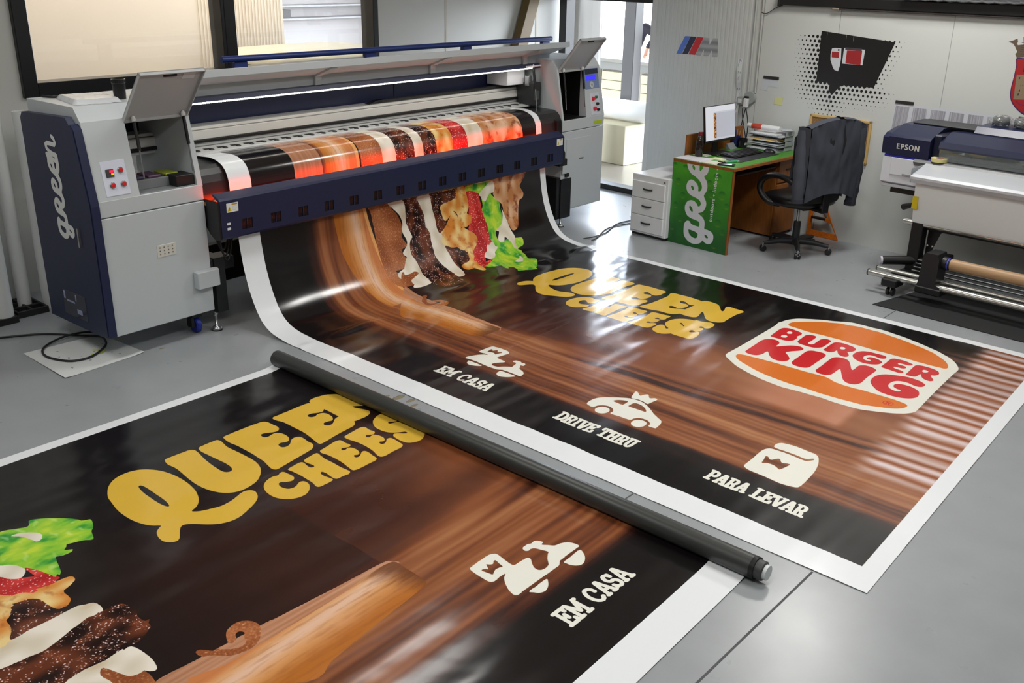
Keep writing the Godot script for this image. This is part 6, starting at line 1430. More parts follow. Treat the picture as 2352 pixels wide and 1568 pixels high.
	s = S(); bx(s, Vector3(-0.066, 0.0095, -0.031), Vector3(0.066, 0.0101, 0.031), 0.0, pr); obj("display", s, M(C(12, 12, 14), 0.08), ph)
	var pe := thing("green_marker", "bright green felt marker beside the phone", "marker", WALL, Vector3(-0.13, Y, 0.99))
	s = S(); rod(s, Vector3(-0.15, Y + 0.009, 1.06), Vector3(-0.105, Y + 0.009, 0.95), 0.0085, 14); obj("barrel", s, M(C(30, 190, 110), 0.35), pe)
	s = S(); rod(s, Vector3(-0.105, Y + 0.009, 0.95), Vector3(-0.096, Y + 0.009, 0.928), 0.006, 12); obj("tip", s, M(C(200, 210, 204), 0.4), pe)
	single("black_clip", "thin black clip lying behind the phone", "clip", WALL, Vector3(-0.17, Y, 1.06), func(t): bx(t, Vector3(-0.21, Y + 0.004, 1.05), Vector3(-0.12, Y + 0.012, 1.075), 0.003), black)
	var st := thing("phone_stand", "small grey tilted stand on the desk beside the pen cup", "stand", WALL, Vector3(-0.52, Y, 0.40))
	s = S(); prism(s, [Vector2(-0.55, Y), Vector2(-0.49, Y), Vector2(-0.51, Y + 0.01), Vector2(-0.54, Y + 0.045), Vector2(-0.548, Y + 0.045)], 2, 0.36, 0.47); obj("plate", s, M(C(150, 156, 160), 0.3, 0.3), st)
	# pen cup, mug
	var c := Vector3(-0.56, Y, 0.30)
	var cu := thing("pen_cup", "dark blue pen cup full of pens behind the black mug", "cup", WALL, c)
	s = S(); lathe(s, c, Vector3.UP, [Vector2(0, 0), Vector2(0.038, 0), Vector2(0.042, 0.10), Vector2(0.038, 0.10), Vector2(0.035, 0.01), Vector2(0, 0.01)], 24); obj("body", s, M(C(24, 28, 84), 0.35), cu)
	for i in 6:
		s = S(); var a := i * 1.1; rod(s, c + Vector3(0.015 * cos(a), 0.02, 0.015 * sin(a)), c + Vector3(0.040 * cos(a), 0.145 + 0.01 * (i % 3), 0.040 * sin(a)), 0.004, 8)
		obj("pen", s, M([C(180, 140, 70), C(40, 60, 130), C(200, 196, 180), C(60, 60, 62), C(170, 120, 50), C(120, 110, 90)][i], 0.4), cu)
	c = Vector3(-0.475, Y, 0.31)
	var mu := thing("black_mug", "black mug with white letters in front of the pen cup", "mug", WALL, c)
	s = S(); lathe(s, c, Vector3.UP, [Vector2(0, 0), Vector2(0.038, 0), Vector2(0.042, 0.085), Vector2(0.038, 0.085), Vector2(0.035, 0.01), Vector2(0, 0.01)], 28); obj("body", s, M(C(20, 20, 24), 0.25), mu)
	s = S(); var hp := []
	for i in 9: hp.append(c + Vector3(0.0, 0.045 + 0.026 * cos(PI * i / 8.0), -0.038 - 0.026 * sin(PI * i / 8.0)))
	tube(s, hp, 0.006, 8); obj("handle", s, M(C(20, 20, 24), 0.25), mu)
	var vi := Image.create(128, 64, false, Image.FORMAT_RGBA8); vi.fill(Color(0.8, 0.8, 0.82, 0))
	write(vi, "VR", Vector2(6, 58), Vector2(112, 0), Vector2(0, -50), C(214, 216, 220))
	s = S(); card(s, c + Vector3(0.0345, 0.055, 0.032), c + Vector3(0.0445, 0.055, -0.004), c + Vector3(0.0425, 0.028, -0.004), c + Vector3(0.0325, 0.028, 0.032)); obj("letters", s, tex(vi, 0.5, true), mu)
	# document trays, one on another
	var words := ["lowest clear document tray with white papers on the desk by the wall", "second clear document tray from the desktop, holding magazines", "third clear document tray with a yellow folder", "topmost clear document tray under the white and red paper tube"]
	for i in 4:
		var y := Y + 0.043 * i
		var t := thing("document_tray", words[i], "document tray", WALL, Vector3(-0.29, y, 0.17), "stacked document trays")
		var x0 := -0.45 + 0.006 * (i % 2); var x1 := -0.115 + 0.008 * (i % 2)
		s = S(); bx(s, Vector3(x0, y + 0.001, 0.062), Vector3(x1, y + 0.004, 0.285), 0.001); bx(s, Vector3(x0, y + 0.001, 0.062), Vector3(x1, y + 0.042, 0.065), 0.001)
		for e in [x0, x1 - 0.003]: bx(s, Vector3(e, y + 0.001, 0.062), Vector3(e + 0.003, y + 0.042, 0.20), 0.001)
		obj("tray", s, M(C(158, 164, 168), 0.15), t)
		for j in 3:
			s = S(); bx(s, Vector3(x0 + 0.01 + 0.006 * j, y + 0.0045 + 0.007 * j, 0.07), Vector3(x1 - 0.02 - 0.012 * ((i + j) % 3), y + 0.0105 + 0.007 * j, 0.275 + 0.012 * ((j * 2 + i) % 3)), 0.0)
			obj("papers", s, M([[C(206, 208, 212), C(180, 184, 190), C(216, 217, 219)], [C(208, 208, 210), C(120, 122, 126), C(190, 196, 200)], [C(200, 198, 196), C(214, 176, 84), C(176, 168, 150)], [C(210, 212, 214), C(170, 176, 184), C(214, 214, 216)]][i][j], 0.6), t)
	var tu := thing("paper_tube", "white cardboard tube with a red band on top of the document trays", "tube", WALL, Vector3(-0.32, Y + 0.19, 0.23))
	var yy := Y + 0.173 + 0.024
	s = S(); lathe(s, Vector3(-0.485, yy, 0.235), Vector3(0.33, 0.0, -0.015), [Vector2(0, 0), Vector2(0.023, 0.0), Vector2(0.023, 0.325), Vector2(0, 0.325)], 24); obj("tube", s, M(C(214, 215, 216), 0.4), tu)
	s = S(); lathe(s, Vector3(-0.485, yy, 0.235), Vector3(0.33, 0.0, -0.015), [Vector2(0.0234, 0.045), Vector2(0.0234, 0.145)], 24); obj("band", s, M(C(180, 70, 52), 0.4), tu, "red band")
	single("wrapped_bundle", "clear wrapped bundle lying beside the tube on the top tray", "bundle", WALL, Vector3(-0.15, Y + 0.175, 0.17), func(t): ball(t, Vector3(-0.15, Y + 0.186, 0.15), Vector3(0.075, 0.014, 0.06), 14), M(C(170, 176, 180), 0.2))

# ---------- office chair with a jacket ----------
func chair_group() -> void:
	var fr := WALL * Transform3D(Basis(Vector3.UP, atan2(0.95, 0.30)), Vector3(0.33, 0, 0.60))
	var black := M(C(20, 20, 22), 0.38); var mesh_m := M(C(26, 26, 28), 0.8); var chrome := M(C(190, 192, 196), 0.2, 0.9)
	var o := thing("office_chair", "black office chair with curved armrests standing at the desk", "office chair", fr, Vector3.ZERO)
	var s := S(); lathe(s, Vector3(0, 0.055, 0), Vector3.UP, [Vector2(0, 0), Vector2(0.045, 0), Vector2(0.045, 0.05), Vector2(0.032, 0.06), Vector2(0.030, 0.20), Vector2(0, 0.20)], 20); obj("hub", s, M(C(36, 37, 40), 0.5), o)
	s = S(); rod(s, Vector3(0, 0.24, 0), Vector3(0, 0.40, 0), 0.013); obj("gas_column", s, chrome, o)
	for k in 5:
		var a := TAU * k / 5.0 + 0.95; var d := Vector3(cos(a), 0, sin(a)); var n := Vector3(-d.z, 0, d.x)
		s = S(); tube(s, [Vector3(0, 0.085, 0), d * 0.15 + Vector3(0, 0.09, 0), d * 0.285 + Vector3(0, 0.072, 0)], 0.02, 10, false, [0.028, 0.024, 0.016])
		var leg := obj("leg", s, M(C(38, 39, 43), 0.5), o)
		for e in [-1, 1]:
			s = S(); lathe(s, d * 0.285 + Vector3(0, 0.026, 0) + n * (0.006 * e), n * e, [Vector2(0, 0), Vector2(0.024, 0), Vector2(0.026, 0.004), Vector2(0.026, 0.014), Vector2(0.022, 0.018), Vector2(0, 0.018)], 18); obj("caster", s, M(C(24, 24, 26), 0.4), leg)
		s = S(); rod(s, d * 0.285 + Vector3(0, 0.026, 0) - n * 0.02, d * 0.285 + Vector3(0, 0.026, 0) + n * 0.02, 0.006, 8); rod(s, d * 0.285 + Vector3(0, 0.03, 0), d * 0.285 + Vector3(0, 0.075, 0), 0.008, 8); obj("stem", s, chrome, leg)
	s = S(); bx(s, Vector3(-0.10, 0.385, -0.12), Vector3(0.10, 0.42, 0.16), 0.01); obj("mechanism", s, M(C(24, 24, 26), 0.5), o)
	s = S(); rod(s, Vector3(0.06, 0.40, 0), Vector3(0.24, 0.395, -0.02), 0.007, 8); obj("lever", s, black, o)
	# seat: soft rounded cushion
	var sq := func(e: float, v: float) -> float: return signf(v) * pow(absf(v), e)
	s = S(); s.set_smooth_group(3)
	sheet(s, 28, 14, func(a, b):
		var t: float = TAU * a; var p: float = PI * (b - 0.5)
		var c := pow(cos(p), 0.45)
		return Vector3(0.265 * sq.call(0.6, cos(t)) * c, 0.455 + 0.055 * sq.call(0.8, sin(p)) - 0.018 * maxf(0.0, -sq.call(0.6, sin(t)) * c - 0.6) * 2.0, -0.02 + 0.26 * sq.call(0.6, sin(t)) * c))
	obj("seat", s, M(C(17, 17, 19), 0.33), o)
	# back: tall shell, rounded at the top, waisted
	s = S()
	sheet(s, 30, 30, func(a, b):
		var t: float = TAU * a; var h: float = b
		var w := 0.225 + 0.03 * sin(h * 2.6 + 0.3) - 0.10 * pow(h, 6.0)
		var th := 0.035
		var bow := 0.055 * pow(absf(cos(t)), 2.0)
		return Vector3(w * sq.call(0.7, cos(t)), 0.47 + 0.66 * h, 0.235 + 0.09 * h + 0.03 * sin(h * 3.14) - bow + th * sq.call(0.7, sin(t))))
	obj("backrest", s, mesh_m, o)
	s = S(); ball(s, Vector3(0, 1.13, 0.325), Vector3(0.125, 0.03, 0.036), 18); obj("back_top", s, black, o)
	s = S(); ball(s, Vector3(0, 1.01, 0.262), Vector3(0.15, 0.085, 0.035), 18); obj("headrest", s, M(C(14, 14, 15), 0.45), o)
	s = S(); bx(s, Vector3(-0.035, 0.39, 0.12), Vector3(0.035, 0.41, 0.30), 0.004); bx(s, Vector3(-0.035, 0.39, 0.285), Vector3(0.035, 0.62, 0.305), 0.004); obj("back_bar", s, M(C(24, 24, 26), 0.5), o)
	for e in [-1, 1]:
		var pts := [Vector3(0.20 * e, 0.42, -0.02), Vector3(0.275 * e, 0.44, -0.09), Vector3(0.30 * e, 0.52, -0.17), Vector3(0.30 * e, 0.60, -0.16), Vector3(0.30 * e, 0.655, -0.08), Vector3(0.29 * e, 0.675, 0.03), Vector3(0.28 * e, 0.66, 0.14), Vector3(0.255 * e, 0.62, 0.23)]
		var cv := Curve3D.new()
		for i in pts.size():
			var tn: Vector3 = (pts[mini(i + 1, 7)] - pts[maxi(i - 1, 0)]) / 6.0
			cv.add_point(pts[i], -tn, tn)
		cv.bake_interval = 0.02
		s = S(); tube(s, Array(cv.get_baked_points()), 0.026, 12); obj("armrest", s, black, o)
	jacket(fr)

func jacket(fr: Transform3D) -> void:
	var cloth := M(C(62, 66, 76), 0.9)
	var o := thing("work_jacket", "dark grey work jacket hung over the office chair's back, small white lettering on its chest", "jacket", fr, Vector3.ZERO)
	# back panel hanging behind, over the top edge
	var fold := func(x: float, y: float) -> float: return 0.010 * no2.get_noise_2d(x * 9.0, y * 3.0) + 0.006 * no2.get_noise_2d(x * 22.0, y * 5.0)
	var top := func(x: float) -> float: return 1.165 - 0.75 * x * x
	var s := S()
	sheet(s, 30, 30, func(a, b):
		var x: float = lerpf(-0.29, 0.29, a)
		var y: float = top.call(x) - b * 0.60
		return Vector3(x * (1.0 - 0.10 * b), y, 0.372 - 0.05 * absf(x) * 2.0 - 0.02 * b + fold.call(x, y)))
	obj("back_panel", s, cloth, o)
	# front panels: from the shoulders down both sides of the seat back
	for e in [-1, 1]:
		s = S()
		sheet(s, 14, 30, func(a, b):
			var x: float = e * lerpf(0.045 + 0.165 * pow(b, 0.8), 0.295, a)
			var len := 0.62 if e > 0 else 0.50
			var y: float = top.call(x) - 0.004 - b * len
			return Vector3(x * (1.0 + 0.02 * b), y, 0.285 - 0.08 * smoothstep(0.0, 0.2, b) - 0.012 * b - 0.03 * a + 0.8 * fold.call(x + 3.0, y)))
		var fp := obj("front_panel", s, cloth, o)
		# shoulder joining the panels over the top
		s = S()
		sheet(s, 14, 10, func(a, b):
			var x: float = e * lerpf(0.03, 0.295, a)
			return Vector3(x, top.call(x) + 0.012 * sin(PI * b), lerpf(0.285 - 0.03 * a, 0.372 - 0.05 * absf(x) * 2.0, b)))
		obj("shoulder", s, cloth, fp)
		# hem and side
		s = S()
		sheet(s, 24, 8, func(a, b):
			var x: float = e * 0.297
			var y: float = top.call(0.29) - a * 0.52
			return Vector3(x * (1.0 + 0.02 * a - 0.06 * a * b), y, lerpf(0.205, 0.345, b) + 0.6 * fold.call(y, b)))
		obj("side", s, cloth, fp)
		# sleeve hanging at the side
		var pts := []; var rad := []
		var ln := 0.64 if e > 0 else 0.56
		for i in 12:
			var f := i / 11.0
			pts.append(Vector3(e * (0.255 + 0.055 * sin(f * 1.6)), 1.07 - ln * f, 0.265 + 0.03 * sin(f * 2.5 + e)))
			rad.append(0.058 - 0.012 * f + 0.004 * sin(i * 2.3))
		s = S(); tube(s, pts, 0.05, 14, false, rad); obj("sleeve", s, cloth, o)
		s = S(); tube(s, [pts[11] + Vector3(0, 0.03, 0), pts[11] + Vector3(0, -0.004, 0)], 0.048, 14); obj("cuff", s, M(C(52, 52, 64), 0.9), o)
	s = S()
	sheet(s, 24, 4, func(a, b):
		var t: float = lerpf(-1.3, 1.3, a)
		return Vector3(0.085 * sin(t), 1.162 + 0.022 * b - 0.03 * absf(sin(t)), 0.335 - 0.045 * cos(t) * (1.0 - 0.3 * b)))
	obj("collar", s, M(C(50, 53, 62), 0.9), o)
	s = S(); bx(s, Vector3(-0.022, 1.118, 0.272), Vector3(0.028, 1.140, 0.278), 0.002); obj("neck_tag", s, M(C(206, 208, 210), 0.6), o)
	var img := Image.create(256, 96, false, Image.FORMAT_RGBA8); img.fill(Color(0.8, 0.8, 0.8, 0))
	var rot := Image.create(96, 256, false, Image.FORMAT_RGBA8); rot.fill(Color(0.8, 0.8, 0.8, 0)); script_word(rot, Rect2(6, 6, 84, 244), C(210, 212, 214), true)
	rot.rotate_90(CLOCKWISE)
	s = S(); card(s, Vector3(0.165, 0.885, 0.168), Vector3(0.265, 0.905, 0.150), Vector3(0.265, 0.865, 0.149), Vector3(0.165, 0.845, 0.167)); obj("lettering", s, tex(rot, 0.6, true), o, "small white script lettering")

# ---------- second printer, along the right wall ----------
func second_printer() -> void:
	var A1 := 3.72
	var o := thing("roll_printer", "white and navy roll-fed printer on a black stand against the right wall", "printer", WALL, Vector3(2.4, 0, 0.55))
	var white := M(C(206, 209, 216), 0.38); var navy := M(C(24, 31, 62), 0.35); var black := M(C(20, 20, 22), 0.42); var silver := M(C(206, 210, 216), 0.3, 0.25); var steel := M(C(206, 206, 200), 0.22, 0.85)
	# body ends and bridge
	var s := S()
	prism(s, [Vector2(0.10, 0.72), Vector2(0.66, 0.72), Vector2(0.70, 0.74), Vector2(0.70, 0.93), Vector2(0.10, 0.95)], 0, 1.045, 1.40)
	bx(s, Vector3(1.052, 0.700, 0.12), Vector3(1.40, 0.722, 0.69), 0.004)
	var body_ := obj("side_housing", s, white, o)
	s = S(); bx(s, Vector3(1.115, 0.80, 0.698), Vector3(1.385, 0.93, 0.706), 0.004); var fl := obj("front_flap", s, white, body_)
	s = S(); bx(s, Vector3(1.215, 0.800, 0.703), Vector3(1.315, 0.818, 0.7085), 0.002); obj("finger_grip", s, M(C(140, 144, 148), 0.4), fl)
	s = S(); bx(s, Vector3(1.05, 0.930, 0.12), Vector3(1.41, 0.950, 0.698), 0.004); obj("blue_strip", s, M(C(44, 46, 176), 0.35), body_, "bright blue light strip")
	s = S(); prism(s, [Vector2(0.12, 0.95), Vector2(0.705, 0.948), Vector2(0.712, 1.085), Vector2(0.69, 1.102), Vector2(0.50, 1.160), Vector2(0.14, 1.165)], 0, 1.075, 1.395)
	prism(s, [Vector2(0.12, 0.955), Vector2(0.70, 0.953), Vector2(0.706, 1.075), Vector2(0.66, 1.105), Vector2(0.50, 1.135), Vector2(0.14, 1.14)], 0, 1.025, 1.076)
	var cov := obj("end_cover", s, navy, o)
	var ei := Image.create(320, 80, false, Image.FORMAT_RGBA8); ei.fill(Color(0.8, 0.8, 0.78, 0))
	write(ei, "EPSON", Vector2(6, 74), Vector2(308, 0), Vector2(0, -66), C(208, 206, 198))
	s = S(); card(s, Vector3(1.140, 1.045, 0.7118), Vector3(1.322, 1.045, 0.7118), Vector3(1.322, 0.995, 0.7088), Vector3(1.140, 0.995, 0.7088)); obj("lettering", s, tex(ei, 0.4, true), cov, "pale maker's lettering")
	# front cover with its window over the print head
	s = S()
	prism(s, [Vector2(0.14, 1.05), Vector2(0.62, 1.05), Vector2(0.70, 1.035), Vector2(0.708, 1.05), Vector2(0.69, 1.09), Vector2(0.52, 1.145), Vector2(0.14, 1.15)], 0, 1.46, A1)
	var fc := obj("front_cover", s, navy, o)
	s = S(); bx(s, Vector3(1.395, 0.95, 0.16), Vector3(1.46, 1.13, 0.66), 0.008); obj("cover_hinge_block", s, M(C(18, 22, 44), 0.35), fc)
	s = S(); prism(s, [Vector2(0.14, 1.15), Vector2(0.46, 1.15), Vector2(0.42, 1.195), Vector2(0.14, 1.20)], 0, 1.60, A1); obj("top_ridge", s, M(C(28, 36, 72), 0.35), fc)
	s = S(); bx(s, Vector3(1.12, 1.163, 0.16), Vector3(1.62, 1.172, 0.44), 0.003); obj("top_tray", s, M(C(40, 42, 46), 0.4), o)
	s = S(); bx(s, Vector3(1.46, 0.93, 0.16), Vector3(A1, 1.05, 0.20), 0.0); obj("back_panel", s, M(C(90, 96, 92), 0.5), o)
	s = S(); bx(s, Vector3(1.50, 0.945, 0.50), Vector3(A1, 0.985, 0.53), 0.002)
	var hr := obj("pinch_rail", s, M(C(70, 24, 18), 0.35), o, "dark red rail with bright screws")
	for k in 22:
		s = S(); ball(s, Vector3(1.55 + k * 0.092, 0.972, 0.532), Vector3(0.006, 0.006, 0.004), 8); obj("screw", s, steel, hr)
	for k in 9:
		s = S(); prism(s, [Vector2(1.56 + k * 0.22, 1.03), Vector2(1.68 + k * 0.22, 1.03), Vector2(1.66 + k * 0.22, 1.005), Vector2(1.58 + k * 0.22, 1.0)], 2, 0.40, 0.43); obj("pressure_arm", s, M(C(104, 50, 40), 0.4), hr)
	var gm := glass(Color(0.75, 0.8, 0.8), 0.10)
	s = S(); prism(s, [Vector2(0.690, 0.952), Vector2(0.694, 0.952), Vector2(0.707, 1.038), Vector2(0.703, 1.038)], 0, 1.47, A1); obj("window", s, gm, fc, "smoked clear window")
	# slot and silver front table
	s = S(); prism(s, [Vector2(0.20, 0.90), Vector2(0.72, 0.90), Vector2(0.74, 0.925), Vector2(0.72, 0.942), Vector2(0.60, 0.950), Vector2(0.20, 0.93)], 0, 1.30, A1); obj("paper_slot", s, M(C(104, 106, 108), 0.35), o)
	s = S(); prism(s, [Vector2(0.715, 0.925), Vector2(0.735, 0.928), Vector2(0.95, 0.878), Vector2(0.975, 0.862), Vector2(0.975, 0.845), Vector2(0.955, 0.815), Vector2(0.93, 0.812), Vector2(0.72, 0.86)], 0, 1.40, A1)
	var tb := obj("front_table", s, silver, o)
	s = S(); bx(s, Vector3(1.397, 0.815, 0.73), Vector3(1.403, 0.92, 0.965), 0.001); obj("table_end", s, M(C(150, 154, 160), 0.35), tb)
	# media: white sheet curving down from the table to the roller
	s = S()
	var run := [Vector2(0.925, 0.835), Vector2(0.915, 0.76), Vector2(0.905, 0.69), Vector2(0.893, 0.62), Vector2(0.880, 0.55), Vector2(0.868, 0.502), Vector2(0.845, 0.486), Vector2(0.82, 0.48)]
	sheet(s, 4, 28, func(a, b):
		var f: float = b * (run.size() - 1); var i := mini(int(f), run.size() - 2)
		var p: Vector2 = run[i].cubic_interpolate(run[i + 1], run[maxi(i - 1, 0)], run[mini(i + 2, run.size() - 1)], f - i)
		return Vector3(lerpf(1.425 if b > 0.1 else 1.43, A1 - 0.05, a), p.y, p.x))
	obj("media_sheet", s, M(C(222, 226, 226), 0.4), o, "white print media")
	s = S(); bx(s, Vector3(1.418, 0.615, 0.886), Vector3(1.460, 0.71, 0.914), 0.001, WORLD); obj("yellow_label", s, M(C(208, 186, 20), 0.5), o, "yellow label")
	s = S(); rod(s, Vector3(1.355, 0.500, 0.845), Vector3(A1, 0.500, 0.845), 0.024, 20); obj("guide_roller", s, steel, o)
	s = S(); rod(s, Vector3(1.40, 0.535, 0.79), Vector3(A1, 0.535, 0.79), 0.014, 14); obj("tension_bar", s, steel, o)
	s = S(); bx(s, Vector3(1.12, 0.655, 0.40), Vector3(1.45, 0.705, 0.66), 0.004); bx(s, Vector3(1.40, 0.45, 0.70), Vector3(A1, 0.485, 0.80), 0.004); obj("under_beam", s, black, o)
	s = S(); tube(s, [Vector3(1.30, 0.585, 0.78), Vector3(1.36, 0.61, 0.80), Vector3(1.41, 0.63, 0.80)], 0.02, 10, false, [0.024, 0.020, 0.014]); obj("clamp_lever", s, black, o)
	# stand
	s = S(); bx(s, Vector3(1.425, 0.14, 0.78), Vector3(1.515, 0.70, 0.87), 0.005); obj("leg", s, black, o)
	s = S(); prism(s, [Vector2(1.515, 0.50), Vector2(1.64, 0.48), Vector2(1.60, 0.42), Vector2(1.535, 0.22), Vector2(1.515, 0.20)], 2, 0.74, 0.76); obj("gusset", s, black, o)
	s = S(); bx(s, Vector3(3.35, 0.14, 0.78), Vector3(3.44, 0.70, 0.87), 0.005); obj("leg", s, black, o)
	for a in [1.47, 3.40]:
		s = S(); bx(s, Vector3(a - 0.055, 0.085, 0.20), Vector3(a + 0.055, 0.145, 1.18), 0.006); bx(s, Vector3(a - 0.06, 0.075, 1.08), Vector3(a + 0.06, 0.135, 1.21), 0.008)
		var ft := obj("foot", s, black, o)
		for d in [0.28, 1.15]:
			for e in [-1, 1]:
				s = S(); lathe(s, Vector3(a + 0.008 * e, 0.030, d), Vector3(e, 0, 0), [Vector2(0, 0), Vector2(0.028, 0), Vector2(0.030, 0.004), Vector2(0.030, 0.018), Vector2(0, 0.018)], 18); obj("caster", s, M(C(26, 26, 27), 0.45), ft)
			s = S(); rod(s, Vector3(a, 0.03, d), Vector3(a, 0.085, d), 0.010, 10); rod(s, Vector3(a - 0.025, 0.03, d), Vector3(a + 0.025, 0.03, d), 0.007, 8); obj("fork", s, steel, ft)
	for k in 2:
		s = S(); ball(s, Vector3(1.54 + 0.04 * k, 0.335, 0.80), Vector3(0.010, 0.010, 0.010), 10); obj("bolt", s, steel, o)
	# take-up: two bright tubes, motor box, kraft core
	s = S(); rod(s, Vector3(1.285, 0.143, 1.16), Vector3(A1, 0.143, 1.16), 0.024, 22); obj("take_up_tube", s, steel, o)
	s = S(); rod(s, Vector3(1.305, 0.163, 1.07), Vector3(A1, 0.163, 1.07), 0.017, 20); obj("take_up_tube", s, steel, o)
	for e in [[1.279, 1.16, 0.143, 0.0255], [1.30, 1.07, 0.163, 0.018]]:
		s = S(); rod(s, Vector3(e[0], e[2], e[1]), Vector3(e[0] + 0.01, e[2], e[1]), e[3], 20); obj("tube_cap", s, M(C(60, 62, 62), 0.4), o)
	for k in 4:
		s = S(); rod(s, Vector3(1.52, 0.235 - 0.022 * k, 0.88 + 0.025 * k), Vector3(A1, 0.235 - 0.022 * k, 0.88 + 0.025 * k), 0.006, 10); obj("stay_rod", s, M(C(120, 124, 124), 0.3, 0.6), o)
	s = S()
	prism(s, [Vector2(1.655, 0.10), Vector2(1.835, 0.10), Vector2(1.835, 0.15), Vector2(1.80, 0.16), Vector2(1.80, 0.345), Vector2(1.785, 0.385), Vector2(1.70, 0.385), Vector2(1.682, 0.365), Vector2(1.672, 0.16)], 2, 1.04, 1.185)
	var mb := obj("take_up_motor", s, M(C(30, 30, 33), 0.42), o)
	s = S(); bx(s, Vector3(1.66, 0.085, 1.03), Vector3(1.85, 0.135, 1.195), 0.006); obj("clamp_block", s, black, mb)
	s = S(); lathe(s, Vector3(1.80, 0.315, 1.10), Vector3.RIGHT, [Vector2(0, 0), Vector2(0.048, 0), Vector2(0.048, 0.03), Vector2(0.040, 0.034), Vector2(0.040, 0.055), Vector2(0, 0.055)], 24); obj("core_holder", s, black, mb)
	s = S(); lathe(s, Vector3(1.80, 0.315, 1.10), Vector3.RIGHT, [Vector2(0.044, 0.031), Vector2(0.0455, 0.038), Vector2(0.044, 0.045)], 24); obj("core_ring", s, M(C(60, 64, 150), 0.35), mb, "blue ring")
	s = S(); rod(s, Vector3(1.855, 0.315, 1.10), Vector3(A1 - 0.1, 0.315, 1.10), 0.041, 28); obj("kraft_core", s, M(C(176, 142, 104), 0.45), o, "brown cardboard core")
	# things on and under it
	var tp := thing("masking_tape", "roll of cream masking tape on the second printer's slot", "tape", WALL, Vector3(1.47, 0.945, 0.69))
	var c := Vector3(1.475, 0.946, 0.69)
	s = S(); lathe(s, c, Vector3.UP, [Vector2(0.030, 0.0), Vector2(0.060, 0.0), Vector2(0.060, 0.026), Vector2(0.030, 0.026)], 32); obj("tape", s, M(C(208, 198, 134), 0.5), tp)
	s = S(); lathe(s, c, Vector3.UP, [Vector2(0.030, 0.0), Vector2(0.030, 0.0265), Vector2(0.026, 0.0265), Vector2(0.026, 0.0)], 28); obj("core", s, M(C(186, 110, 104), 0.5), tp)
	s = S(); prism(s, [Vector2(1.482, 0.72), Vector2(1.510, 0.735), Vector2(1.490, 0.744), Vector2(1.472, 0.736)], 1, 0.9722, 0.9728); obj("label", s, M(C(90, 150, 200), 0.4), tp)
	var bg := thing("cable_bag", "coiled black cables in crinkled clear plastic bags on top of the second printer", "bag", WALL, Vector3(1.80, 1.20, 0.28))
	for k in 2:
		var cc := Vector3(1.71 + 0.155 * k, 1.235, 0.27)
		s = S()
		for j in 4:
			var pts := []
			for i in 20: pts.append(cc + Vector3(0.055 * cos(TAU * i / 20), -0.020 + 0.013 * j + 0.006 * sin(i * 1.9), 0.045 * sin(TAU * i / 20)))
			tube(s, pts, 0.007, 8, true)
		bx(s, cc + Vector3(-0.02, -0.02, -0.015), cc + Vector3(0.025, 0.02, 0.015), 0.004)
		obj("cable_coil", s, M(C(30, 30, 32), 0.4), bg)
		s = S()
		sheet(s, 26, 14, func(a, b):
			var t: float = TAU * a; var p: float = PI * (b - 0.5)
			var n := 1.0 + 0.16 * no1.get_noise_3d(cos(t) * 3.0 + k * 9.0, sin(p) * 3.0, sin(t) * 3.0)
			return cc + Vector3(0.088 * cos(t) * cos(p) * n, maxf(0.042 * sin(p) * n, -0.034), 0.075 * sin(t) * cos(p) * n))
		obj("plastic_bag", s, glass(Color(0.85, 0.88, 0.88), 0.16, 0.12), bg)
	single("end_tube", "thick black tube with a white end lying behind the take-up tubes", "tube", WALL, Vector3(1.35, 0.2, 0.9), func(t): rod(t, Vector3(1.30, 0.205, 1.0), Vector3(1.62, 0.22, 0.72), 0.034, 20), M(C(20, 20, 21), 0.45))
	single("tube_plug", "white round plug in the end of the thick black tube", "plug", WALL, Vector3(1.29, 0.2, 1.01), func(t): rod(t, Vector3(1.288, 0.2045, 1.0105), Vector3(1.300, 0.205, 1.0), 0.032, 20), M(C(190, 190, 200), 0.4))
	single("floor_mat", "black mat on the floor under the second printer", "mat", WALL, Vector3(2.5, 0, 1.1), func(t): prism(t, [Vector2(1.49, 1.46), Vector2(3.9, 1.40), Vector2(3.9, 0.70), Vector2(1.60, 0.74)], 1, 0.001, 0.006), M(C(30, 31, 33), 0.75))

